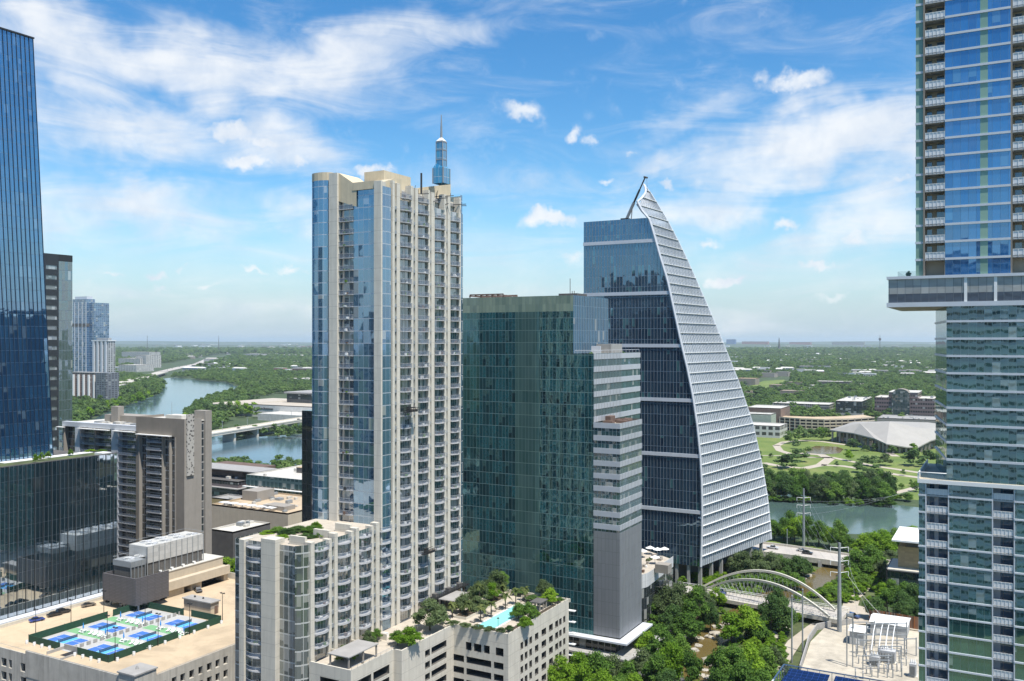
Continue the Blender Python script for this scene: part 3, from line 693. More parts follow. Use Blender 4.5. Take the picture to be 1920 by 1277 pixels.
    for pr, bx, by, z in spots:
        for _ in range(fr_.choice((0, 0, 1, 2, 3))):
            a, b, h = fr_.uniform(-1.3, .7), fr_.uniform(.25, .7), fr_.uniform(.3, .9); s_ = fr_.uniform(.3, .7); mi = fr_.randrange(4)
            if by > YF + 2.5 or bx > X0 - 1: fm.box(bx + b, bx + b + s_, by + a, by + a + s_, z + .11, z + .11 + h, mi)
            else: fm.box(bx + a, bx + a + s_, by - b - s_, by - b, z + .11, z + .11 + h, mi)
    tag(fm.build('balcony_furniture', [M['brown'], M['white'], M['black'], M['leaf'][0]], T), kind='stuff')
    strips = MB()
    for a, b, zt in ((740.3, 744.2, zT - 4), (775.5, 778.8, zT - 4), (806.7, 809, zT - 6), (837, 839.5, zT - 7), (622, 627, zP - 3), (663, 667, zP - 3), (700.5, 705, zP - 3)):
        z = 24 + fh
        while z < zt: strips.box(X0 - .5, X0 - .1, y(a), y(b), z - .12, z + .9); z += fh
    tag(strips.build('juliet_balconies', M['steel'], T), kind='stuff')
    for r0 in del_after:
        for ch in KIDS.get(r0.name, []):
            for g in KIDS.get(ch.name, []): bpy.data.objects.remove(g)
            bpy.data.objects.remove(ch)
        bpy.data.objects.remove(r0)
    # dark neighbour seen at the tower's left edge
    return T
cream_tower()

# ------------------------------------------------------------------ white garage under the pool terrace
def white_garage():
    T = thing('parking_garage', 'white concrete parking garage with square openings carrying the pool terrace', 'parking garage', (-136, 200, 0))
    zr, zp = 24.0, 25.0
    A, B_, Cc, D, E, Fp, Gp = (-151.8, 172.4), (-138.8, 172.4), (-138.8, 189.6), (-136.3, 189.6), (-136.3, 214.2), (-118.9, 214.2), (-118.9, 252.3)
    wm = [M['white_conc']]
    y = lambda px, x0: xY(px, x0)[0]; x = lambda px, y0: yX(px, y0)[0]
    ops_all = []
    def wall(axis, c, u0, u1, ops, deep=5.0):
        mb = MB(); wall_open(mb, axis, c, u0, u1, 0, zp, ops); mb.build('wall', wm, T)
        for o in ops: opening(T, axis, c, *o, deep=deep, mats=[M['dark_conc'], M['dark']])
    lev = [zr - 3.6 - 3.15 * k for k in range(7)]
    xa = (x(600, A[1]), x(636, A[1])); xb = (x(641, A[1]), x(655, A[1]))
    wall('y', A[1], A[0], B_[0], [(*xa, l - .4, l + 1.5) for l in lev[:6]] + [(xb[0], xb[1] - .4, l - .4, l + 1.5) for l in lev[:6]])
    yb = [y(666, B_[0]), y(696, B_[0]), y(700, B_[0]), y(730, B_[0])]
    wall('x', B_[0], B_[1], Cc[1], [(yb[0], yb[1], l - 1.0, l + 1.3) for l in lev[:6]] + [(yb[2], yb[3], l - 1.0, l + 1.3) for l in lev[:6]])
    wall('y', Cc[1], Cc[0], D[0], [])
    ye = [y(797, D[0]), y(806, D[0]), y(809, D[0]), y(837, D[0])]
    wall('x', D[0], D[1], E[1], [(ye[0], ye[1], l - .4, l + 1.35) for l in lev[:6]] + [(ye[2], min(ye[3], E[1] - .3), l - .4, l + 1.35) for l in lev[:6]])
    xf = lambda px: x(px, E[1])
    top = [(xf(a), xf(b), 18.6, 20.8) for a, b in ((873.5, 884), (888.5, 902.5), (907.5, 918), (929.5, 944))]
    rows = [(xf(849), xf(870)), (xf(874.5), xf(921)), (xf(926), xf(944))]
    wall('y', E[1], E[0], Fp[0], top + [(a, b, z - 0.9, z + .9) for z in (15.9, 12.65, 9.4, 6.1, 2.9) for a, b in rows])
    cols = [(976, 981), (984, 989), (992.5, 997.5), (1003, 1009.5), (1015.5, 1024), (1029.5, 1036.5), (1041, 1046.5), (1048.5, 1053), (1056, 1060)]
    ycl = lambda px: xY(px, Fp[0])[0]
    wall('x', Fp[0], Fp[1], Gp[1], [(ycl(a), ycl(b), z, z + 1.95) for z in (18.6, 15.2, 11.9, 8.6, 5.3, 2.0) for a, b in cols], deep=1.2)
    wall('y', Gp[1], -151.8, Gp[0], [])
    deck = MB(); deck.face([(p[0], p[1], zr) for p in [A, B_, Cc, D, E, Fp, Gp, (-151.8, 252.3)]]); deck.build('terrace_deck', M['terr'], T)
    par = MB()
    pts = [A, B_, Cc, D, E, Fp, Gp, (-140, 252.3)]
    for p, q in zip(pts, pts[1:]):
        if abs(p[0] - q[0]) > abs(p[1] - q[1]): par.box(p[0] + .41, q[0] - .41, p[1] + .003, p[1] + .4, zr + .01, zp)
        else: par.box(p[0] - .4, p[0] - .003, p[1] + .006, q[1] - .006, zr + .01, zp)
    par.build('parapet', M['white_conc'], T)
    for z in (21.2, 17.8, 14.4, 11, 7.6): box_part('end_canopy', M['white'], T, -120.5, -117.0, 252.35, 253.6, z, z + .25)
    mb = MB(); mb.tube([(-118.7, 214, zp + .9), (-118.7, 252, zp + .9)], .05, 4); 
    for k in range(16): mb.tube([(-118.7, 214 + k * 2.5, zp), (-118.7, 214 + k * 2.5, zp + .9)], .035, 4)
    mb.build('railing', M['black'], T)
    mb = MB(); mb.tube([(-138.7, 172.4, zp + .8), (-138.7, 189, zp + .8)], .05, 4)
    for k in range(8): mb.tube([(-138.7, 172.5 + k * 2.3, zp), (-138.7, 172.5 + k * 2.3, zp + .8)], .035, 4)
    mb.build('railing', M['steel'], T)
    return T
white_garage()

# ------------------------------------------------------------------ teal glass hotel
def teal_tower():
    Y = 270.0
    T = thing('hotel_tower', 'dark teal glass tower stepping down in three terraces with white banded corner', 'tower', (-130, 285, 0))
    x = lambda px: yX(px, Y)[0]
    x1, x2, x3 = x(1075), x(1113), x(1162); xl = -176
    zU, zM, zL, zb, zp = 118.8, Z(663, yX(1113, Y)[1]), Z(794, yX(1162, Y)[1]), Z(1000, yX(1162, Y)[1]), Z(1197, yX(1160, Y)[1])
    yU, yM, yL = xY(1140, x1)[0], xY(1200, x2)[0], xY(1203, x3)[0]
    fh = 4.05
    tg = dict(vary=.32, ior=2.1, mw=.09, mh=.16, v0=2.0, wave=.012, tilt=.006, wscale=.22, spec=(.55, .95, .95))
    g1 = glass('teal_glass', 1.28, fh, (.001, .010, .016), (.020, .095, .11), (.15, .21, .21), blinds=.16, blindc=(.05, .11, .105), fine=.5, **tg)
    g2 = glass('teal_glass_pale', 1.28, fh, (.035, .08, .075), (.07, .125, .115), (.12, .16, .14), blinds=0, **tg)
    gtop = glass('parapet_glass', 1.28, 4.3, (.15, .21, .17), (.24, .30, .23), (.11, .16, .15), blinds=0, ior=1.6, mw=.09, mh=.02, wave=.02, tilt=.02)
    gblue = glass('teal_side_glass', 1.35, fh, (.015, .07, .13), (.03, .12, .20), (.14, .2, .26), ior=2.0, mw=.12, mh=.14, v0=2.0, wave=.02, tilt=.01, blinds=.03, spec=(.5, .78, 1))  # reflected sky put into the blue of these side panes
    zt = zU - 5.2
    segs = [(xl, x(966), g1), (x(966), x(1012), g2), (x(1012), x2, g1)]
    for k, (a, b, gm) in enumerate(segs):
        if k < 2: mb = MB().face([(a, Y, 0), (b, Y, 0), (b, Y, zt), (a, Y, zt)]); mb.build('glass_facade', gm, T)
        else:
            mb = MB().face([(a, Y, 0), (x1, Y, 0), (x1, Y, zt), (a, Y, zt)]); mb.build('glass_facade', gm, T)
            mb = MB().face([(x1, Y, 0), (x2, Y, 0), (x2, Y, zM), (x1, Y, zM)]); mb.build('glass_facade', gm, T)
    mb = MB().face([(xl, Y, zt), (x1, Y, zt), (x1, Y, zU), (xl, Y, zU)]); mb.build('parapet_band', gtop, T)
    mb = MB().face([(x1, Y, zM), (x1, yU, zM), (x1, yU, zU), (x1, Y, zU)]); mb.build('side_glazing', gblue, T)
    box_part('roof', M['roofg'], T, xl, x1 - .3, Y + .3, yU, zU - 1.5, zU - 1.2)
    mb = MB(); mb.face([(xl, yU, zU), (x1, yU, zU), (x1, yU, 0), (xl, yU, 0)]); mb.build('back_wall', M['roofd'], T)
    fins = MB(); yy = Y + .7
    while yy < yU: fins.box(x1, x1 + .14, yy, yy + .08, zM + .2, zU - .2); yy += 1.35
    tag(fins.build('vertical_fins', M['steel'], T), kind='stuff')
    # roof frames
    mb = MB()
    xa, xb = x(872), x(935)
    for yy in (Y + 3, Y + 13): mb.box(xa, xb, yy, yy + .5, zU + 1.0, zU + 1.4)
    for k in range(7): mb.box(xa + k * (xb - xa) / 6 - .2, xa + k * (xb - xa) / 6 + .2, Y + 3, Y + 13, zU + .6, zU + 1.0)
    for k in range(4):
        for yy in (Y + 3.1, Y + 13.1): mb.box(xa + k * (xb - xa) / 3 - .15, xa + k * (xb - xa) / 3 + .15, yy, yy + .3, zU - 1.3, zU + 1.0)
    mb.build('roof_trellis', M['brown'], T)
    mb = MB(); mb.box(x(1035), x(1070), Y + 5, Y + 13, zU - 1, zU + .9)
    for px in (1052, 1056, 1060): mb.tube([(x(px), Y + 7, zU), (x(px), Y + 7, zU + (6 if px == 1052 else 1.8))], .12, 4)
    mb.build('plant_room', M['roofd'], T)
    # middle block: white spandrels on the side
    gm_ = glass('banded_glass', 1.3, fh, (.01, .05, .065), (.03, .095, .11), (.16, .22, .25), ior=2.6, mw=.12, mh=.05, v0=2.0, wave=.05, tilt=.02, blinds=.12)
    mb = MB().face([(x2, Y, zL - 3), (x2, yM, zL - 3), (x2, yM, zM), (x2, Y, zM)]); mb.build('side_glazing', gm_, T)
    zz = zM - 1.9; k = 0
    while zz > zL - 1:
        box_part('spandrel_band', M['greyband'], T, x2, x2 + .18, Y + .002, yM, zz, zz + 1.75); zz -= fh
    fins = MB(); yy = Y + .6
    while yy < Y + (yM - Y) * .55: fins.box(x2 + .18, x2 + .28, yy, yy + .07, zL, zM - .1); yy += 1.3
    tag(fins.build('vertical_fins', M['steel'], T), kind='stuff')
    box_part('middle_roof', M['terr'], T, x1 + .05, x2 - .1, Y + .2, yM, zM - 1.2, zM - .9)
    mb = MB(); mb.face([(x1, yM, 0), (x2, yM, 0), (x2, yM, zM), (x1, yM, zM)][::-1]); mb.build('back_wall', M['roofd'], T)
    mb = MB()
    for a, b in (((x1 + .3, Y + .3), (x2 - .2, Y + .3)), ((x2 - .2, Y + .3), (x2 - .2, yM - .3))):
        mb.tube([(*a, zM + 1.0), (*b, zM + 1.0)], .06, 4)
        for q in range(14): t = q / 13; mb.tube([(a[0] + (b[0] - a[0]) * t, a[1] + (b[1] - a[1]) * t, zM - .9), (a[0] + (b[0] - a[0]) * t, a[1] + (b[1] - a[1]) * t, zM + 1.0)], .04, 4)
    mb.build('terrace_railing', M['whitemetal'], T)
    box_part('terrace_pavilion', M['grey_conc'], T, x1 + .8, x2 - 1.0, Y + 17, Y + 27, zM - .9, zM + 3.0)
    box_part('terrace_wall', M['whitemetal'], T, x1 + 2.4, x2 - 1.5, Y + 9, Y + 9.4, zM - .9, zM + 2.4)
    # front block
    mb = MB().face([(x2, Y, zb), (x3, Y, zb), (x3, Y, zL), (x2, Y, zL)]); mb.face([(x3, Y, zb), (x3, yL, zb), (x3, yL, zL), (x3, Y, zL)]); mb.build('corner_glazing', gm_, T)
    zz = zL - 1.75
    while zz > zb - 1:
        if zz < zb: break
        mb = MB(); mb.box(x2 + .002, x3 + .18, Y - .18, Y - .002, zz, zz + 1.7); mb.box(x3 + .002, x3 + .18, Y, yL, zz, zz + 1.7)
        mb.build('spandrel_band', M['greyband'], T); zz -= fh
    fins = MB(); yy = Y + .5
    while yy < yL: fins.box(x3 + .18, x3 + .28, yy, yy + .07, zp + .2, zL); yy += 1.3
    tag(fins.build('vertical_fins', M['steel'], T), kind='stuff')
    cl = panel('grey_cladding', (.23, .235, .245), 1.3, fh, .07, .55, .45, .06, .3)
    mb = MB(); mb.box(x2, x3, Y - .05, Y + 4, zp, zb); mb.build('metal_cladding', cl, T)
    mb = MB(); mb.box(x3, x3 + .05, Y - .05, yL, zp, zb); mb.build('metal_cladding', panel('grey_cladding_side', (.27, .28, .30), 1.3, fh, .05, .6, .45, .06, .3), T)
    box_part('front_roof', M['terr'], T, x2 + .3, x3 - .3, Y + .3, yL - .2, zL - 1.0, zL - .7)
    mb = MB(); mb.face([(x2, yL, 0), (x3, yL, 0), (x3, yL, zL), (x2, yL, zL)][::-1]); mb.build('back_wall', M['roofd'], T)
    box_part('roof_hut', M['brown'], T, x2 + 1.5, x2 + 3.4, Y + 6, Y + 10, zL - .7, zL + 1.6)
    roof_units(T, x2 + 1, x3 - 1, Y + 2, yL - 2, zL - .7, 9, 5, M['brown'], 1.0)
    # street level: canopies
    g0 = glass('ground_floor_glass', 2.2, 4.5, (.01, .012, .012), (.04, .045, .04), (.2, .19, .17), ior=1.6, mw=.3, mh=.3, wave=.02)
    mb = MB().face([(x(1040), Y - .8, 0), (x3 - 1, Y - .8, 0), (x3 - 1, Y - .8, zp - 1), (x(1040), Y - .8, zp - 1)]); mb.face([(x3 - .9, Y - .8, 0), (x3 - .9, yL + 3, 0), (x3 - .9, yL + 3, zp - 1), (x3 - .9, Y - .8, zp - 1)]); mb.build('lobby_glazing', g0, T)
    mb = MB(); mb.box(x(1060), x3 + 3.6, Y - 3.2, Y - .06, zp - .9, zp - .35); mb.box(x3 + .06, x3 + 3.6, Y - .06, yL + 1, zp - .9, zp - .35); mb.build('upper_canopy', M['whitemetal'], T)
    mb = MB(); mb.box(x(1040), x3 + 5.2, Y - 5.5, Y - .85, 4.2, 4.8); mb.box(x3 - .85, x3 + 9, Y - .85, yL + 2, 4.2, 4.8); mb.build('lower_canopy', M['grey_conc'], T)
    for k in range(6):
        xx = x(1060) + k * (x3 + 3 - x(1060)) / 5; box_part('canopy_post', M['steel'], T, xx, xx + .5, Y - 4.6, Y - 4.1, 0, 4.2)
    return T
teal_tower()
# ------------------------------------------------------------------ the sail tower
def sail_tower():
    Y0 = 375.6; zb = 8.4; 
    T = thing('sail_tower', 'tall office tower with a curved white louvred sail face rising to a point', 'tower', (-140, 400, 0))
    x = lambda px: yX(px, Y0)[0]; D = lambda px: yX(px, Y0)[1]
    xl = x(1094.5); zroof = Z(412, D(1160))
    Lp = [(1195, 378), (1205, 398), (1218, 412), (1226, 440), (1237, 480), (1251, 525), (1263, 580), (1276, 640), (1288, 690), (1299, 745), (1307, 800), (1312, 850), (1315, 900), (1316, 950), (1315.5, 1000), (1313.5, 1062)]
    Lz = sorted([(Z(py, D(px)), x(px)) for px, py in Lp])
    Rp = [(1207, 346), (1222, 366), (1250, 412), (1270, 450), (1291, 494), (1331, 585), (1358, 650), (1386, 720), (1411, 795), (1428, 870), (1439, 935), (1444, 985), (1446, 1011)]
    Rz = []
    for px, py in Rp:
        t = (py - 346) / (1011 - 346); yr = 392 + (444 - 392) * min(1, t * 1.25) ** .8
        xr, d = yX(px, yr); Rz.append((Z(py, d), xr, yr))
    Rz.sort()
    def inter(tab, z):
        if z <= tab[0][0]: return tab[0][1:]
        for a, b in zip(tab, tab[1:]):
            if a[0] <= z <= b[0]:
                t = (z - a[0]) / max(1e-6, b[0] - a[0]); return tuple(p + (q - p) * t for p, q in zip(a[1:], b[1:]))
        return tab[-1][1:]
    Lf = lambda z: (inter(Lz, z)[0], Y0); Rf = lambda z: inter(Rz, z)
    zLt, zRt = Lz[-1][0], Rz[-1][0]
    fh = 4.62
    g = glass('sail_tower_glass', 1.45, fh, (.006, .02, .045), (.025, .06, .095), (.22, .26, .29), ior=3.0, mw=.05, mh=.12, v0=16.7, wave=.010, tilt=.007, wscale=.25, blinds=.08, blindc=(.06, .16, .17), spec=(.5, .75, 1))
    # front glass: one sheet per pair of storeys follows the curving edge
    mb = MB(); z = zb
    while z < zroof - .01:
        z2 = min(z + 3, zroof); a, b = Lf(z), Lf(z2)
        mb.face([(xl, Y0, z), (a[0], Y0, z), (b[0], Y0, z2), (xl, Y0, z2)]); z = z2
    mb.build('glass_facade', g, T)
    for py in (452, 550, 648, 748, 849, 951):
        zc = Z(py, D(1205)); e = Lf(zc)[0]
        box_part('floor_band', M['whitemetal'], T, xl - .1, e, Y0 - .45, Y0 - .02, zc - .75, zc + .75)
    mull = MB(); xx = xl + 1.45
    while xx < Lf(zb)[0]:
        zz = zb
        hi = zroof
        for z in np.arange(zb, zroof, 2.0):
            if Lf(z)[0] < xx: hi = z; break
        mull.box(xx - .035, xx + .035, Y0 - .14, Y0 - .015, zb, hi); xx += 1.45
    tag(mull.build('mullions', M['steel'], T), kind='stuff')
    # sail: glass skin with vertical blades and horizontal shelves
    mb = MB(); levels = [zb]
    while levels[-1] + 4.3 < zRt - 1: levels.append(levels[-1] + 4.3)
    levels.append(zRt - .3)
    sg = glass('sail_glass', 1.3, 4.3, (.29, .33, .355), (.36, .40, .43), (.39, .42, .44), ior=1.6, mw=.5, mh=.1, v0=zb, wave=.03, blinds=.0, rough=.12)
    def Lx(z): return Lf(z) if z <= zLt else (Lf(zLt)[0] + (Rf(z)[0] - Lf(zLt)[0]) * min(1, (z - zLt) / (zRt - zLt)), Y0 + (Rf(z)[1] - Y0) * min(1, (z - zLt) / (zRt - zLt)))
    NV = 46
    fin = MB()
    for z, z2 in zip(levels, levels[1:]):
        a, b, c, d = Lx(z), Rf(z), Rf(z2), Lx(z2)
        ln = math.hypot(b[0] - a[0], b[1] - a[1]); l2 = math.hypot(c[0] - d[0], c[1] - d[1])
        mb.face([(*a, z), (*b, z), (*c, z2), (*d, z2)], 0, [(0, z), (ln, z), (l2, z2), (0, z2)])
        sh = MB()
        if l2 > .4:
            w = .62; n = Vector((b[1] - a[1], -(b[0] - a[0]))).normalized() * w; dn = Vector((c[1] - d[1], -(c[0] - d[0]))).normalized() * w
            q = [(c[0], c[1]), (d[0], d[1]), (d[0] + dn.x, d[1] + dn.y), (c[0] + dn.x, c[1] + dn.y)]
            sh.prism(q, z2 - .10, z2 + .10); sh.build('sun_shelf', M['white'], T)
            # blades
            n1 = max(2, int(ln / 1.9))
            for k in range(n1 + 1):
                t = k / n1
                p0 = Vector((a[0] + (b[0] - a[0]) * t, a[1] + (b[1] - a[1]) * t)); p1 = Vector((d[0] + (c[0] - d[0]) * t, d[1] + (c[1] - d[1]) * t))
                o0 = n * .28 / w; o1 = dn * .28 / w
                A0, A1 = (p0.x + o0.x * .05, p0.y + o0.y * .05, z + .1), (p1.x + o1.x * .05, p1.y + o1.y * .05, z2 - .17)
                B0, B1 = (p0.x + o0.x, p0.y + o0.y, z + .1), (p1.x + o1.x, p1.y + o1.y, z2 - .17)
                th = Vector((b[0] - a[0], b[1] - a[1])).normalized() * .2
                sft = lambda p: (p[0] + th.x, p[1] + th.y, p[2])
                fin.face([A0, B0, B1, A1][::-1]); fin.face([sft(A0), sft(B0), sft(B1), sft(A1)]); fin.face([B0, sft(B0), sft(B1), B1])
    mb.build('sail_skin', sg, T)
    tag(fin.build('sail_blades', M['greyband'], T), kind='stuff')
    # raking edge of the sail along the front
    zs = [z for z in np.linspace(zb, zLt, 40)]
    pts = [(Lx(z)[0] + .2, Lx(z)[1] - .3, z) for z in zs]; mb = MB(); mb.tube(pts, .55, 6); mb.build('sail_edge', M['whitemetal'], T)
    zs = [z for z in np.linspace(zLt, zRt, 10)]
    mb = MB(); mb.tube([(Lx(z)[0], Lx(z)[1], z) for z in zs], .5, 6); mb.tube([(Lx(z)[0] - 1.5 * math.sin((z - zroof) / (zRt - zroof) * 3.1), Lx(z)[1] + 2, z) for z in np.linspace(zroof, zRt, 12)], .35, 5); mb.build('sail_tip', M['whitemetal'], T)
    pts = [(Rf(z)[0], Rf(z)[1], z) for z in np.linspace(zb, zRt, 40)]; mb = MB(); mb.tube(pts, .45, 6); mb.build('sail_edge', M['whitemetal'], T)
    # back of the screen above the roof, roof, back walls
    mb = MB()
    for z in np.arange(zroof, zRt - 2, 4.3):
        a, b = Lx(z), Rf(z); c, d = Rf(z + 4.3), Lx(z + 4.3)
        mb.tube([(a[0] - .5, a[1] + .3, z), (b[0] - .5, b[1], z)], .2, 4)
    mb.build('screen_frame', M['whitemetal'], T)
    mb = MB(); z = zb
    ys = 436
    while z < zroof - .01:
        z2 = min(z + 3, zroof); 
        mb.face([(Rf(z)[0], Rf(z)[1], z), (xl, ys, z), (xl, ys, z2), (Rf(z2)[0], Rf(z2)[1], z2)])
        z = z2
    mb.face([(xl, ys, zb), (xl, Y0, zb), (xl, Y0, zroof), (xl, ys, zroof)])
    mb.build('back_wall', g, T)
    mb = MB(); a = Lf(zroof); b = Rf(zroof); mb.face([(xl, Y0, zroof - .6), (a[0], a[1], zroof - .6), (b[0], b[1], zroof - .6), (xl, ys, zroof - .6)]); mb.build('roof', M['roofg'], T)
    mb = MB(); a = Lf(zb); b = Rf(zb); mb.face([(xl, Y0, zb), (xl, ys, zb), (b[0], b[1], zb), (a[0], a[1], zb)]); mb.build('soffit', M['roofg'], T)
    # undercroft: columns and recessed lobby
    a = Vector((Lf(zb)[0], Y0)); b = Vector(Rf(zb))
    for t in (.03, .17, .30, .43, .57, .72, .88):
        p = a + (b - a) * t + Vector((-1.2, 0)); mb = MB(); mb.box(p.x - .7, p.x + .7, p.y - .7, p.y + .7, 0, zb); mb.build('column', M['grey_conc'], T)
    for px in (1268, 1290):
        xx = x(px); mb = MB(); mb.box(xx - .6, xx + .6, Y0 + .4, Y0 + 1.6, 0, zb); mb.build('column', M['grey_conc'], T)
    mb = MB(); mb.prism([(xl + 3, Y0 + 7), (a.x - 8, Y0 + 7), (b.x - 10, b.y - 3), (xl + 3, ys - 2)], 0, zb - .01); mb.build('lobby_wall', M['roofd'], T)
    # crane on the roof
    cx, cy = x(1164), Y0 + 6
    K = thing('crane', 'dark telescopic crane boom on the roof leaning over the sail point', 'crane', (cx, cy, zroof - .6))
    tipx, tipy = P(1209.5, 404); d0 = depth(cx, cy)
    p0 = Vector((cx, cy, zroof + .2)); p1 = Vector((tipx, tipy, Z(333, 404)))
    def seg(t0, t1, r, nm):
        mb = MB(); mb.tube([p0 + (p1 - p0) * t0, p0 + (p1 - p0) * t1], r, 4); mb.build(nm, M['black'] if nm != 'boom_section' or r < .55 else M['steel'], K)
    seg(0, .42, .75, 'boom_section'); seg(.40, .72, .5, 'boom_section'); seg(.70, 1, .33, 'boom_section')
    mb = MB(); mb.box(cx - 2, cx + 1.6, cy - 1.4, cy + 1.4, zroof - .6, zroof + 1.2); mb.build('crane_base', M['black'], K)
    mb = MB(); q = p0 + (p1 - p0) * .35; mb.tube([(cx + 2.5, cy, zroof), q], .25, 4); mb.build('lift_ram', M['steel'], K)
    hook = p1 + Vector((.7, 0, 0)); mb = MB(); mb.tube([p1 + Vector((-.6, 0, .4)), p1 + Vector((1.2, 0, -.2))], .4, 4); mb.tube([hook, hook + Vector((.6, 0, -7))], .05, 3); mb.build('boom_head', M['black'], K)
    return T
sail_tower()
def sail_podium():
    """low terrace building between hotel and sail tower"""
    T = thing('terrace_building', 'low white terrace building with white umbrellas on its roof at the sail tower foot', 'building', (*G(1235, 1090, 2), 0))
    z1 = 20.8
    a, b, c, e = P(1196, 322), P(1214, 326), P(1262, 351), P(1196, 372)
    mb = MB(); mb.prism([a, b, c, e], 0, z1 - 1.3); mb.build('building_wall', glass('terrace_glass', 1.6, 4, (.01, .014, .016), (.03, .04, .045), (.12, .12, .12), ior=1.8, mw=.12), T)
    mb = MB(); up = lambda p, n=.35: (p[0] + .31 * n, p[1] - .2 * n)
    for p, q in ((a, b), (b, c)):
        mb.face([(*up(p), z1 - 5), (*up(q), z1 - (5 if q is b else 4)), (*up(q), z1), (*up(p), z1)]); mb.face([(*up(p), z1), (*up(q), z1), (*q, z1), (*p, z1)])
        mb.face([(*p, z1 - 1), (*p, z1), (*q, z1), (*q, z1 - 1)])
    mb.build('parapet_wall', panel('white_ribbed_panel', (.56, .56, .55), 1.5, 9, .05, .5, .6, .04, lw=.18), T)
    mb = MB(); mb.face([(*p, z1 - 1.29) for p in (a, b, c, e)]); mb.build('roof_terrace', M['terr'], T)
    ang = []
    for k, (px, py) in enumerate([(1205, 1040), (1219, 1034), (1233, 1037), (1246, 1036), (1228, 1052)]):
        x, y = G(px, py + 4, z1 - 1); u = thing('patio_umbrella', '', 'umbrella', (x, y, z1 - 1.29), 0, 'white umbrellas on the terrace roof'); ang.append(u)
        mb = MB(); n = 8; r = 1.9
        for i in range(n):
            a0, a1 = 2 * math.pi * i / n, 2 * math.pi * (i + 1) / n
            mb.face([(x + r * math.cos(a0), y + r * math.sin(a0), z1 + 1.2), (x + r * math.cos(a1), y + r * math.sin(a1), z1 + 1.2), (x, y, z1 + 2.1)])
        mb.build('canopy', M['white'], u); mb = MB(); mb.tube([(x, y, z1 - 1.29), (x, y, z1 + 2.1)], .07, 4); mb.build('pole', M['steel'], u)
    rr = random.Random(2)
    for k in range(12):
        t = rr.random(); q = Vector(a) + (Vector(c) - Vector(a)) * t + Vector((-2.5 - 6 * rr.random(), 1.5)); s = rr.uniform(.5, 1.6); box_part('roof_furniture', M[rr.choice(('white', 'brown', 'verge', 'tan2'))], T, q.x, q.x + s, q.y, q.y + s * 1.4, z1 - 1.28, z1 - 1.28 + rr.uniform(.4, 1.4))
    box_part('roof_bar', M['tan2'], T, a[0] + 2, a[0] + 7, a[1] + 12, a[1] + 16, z1 - 1.28, z1 + 1.8)
    by_place(ang, 'white patio umbrella on the terrace by the sail tower')
sail_podium()

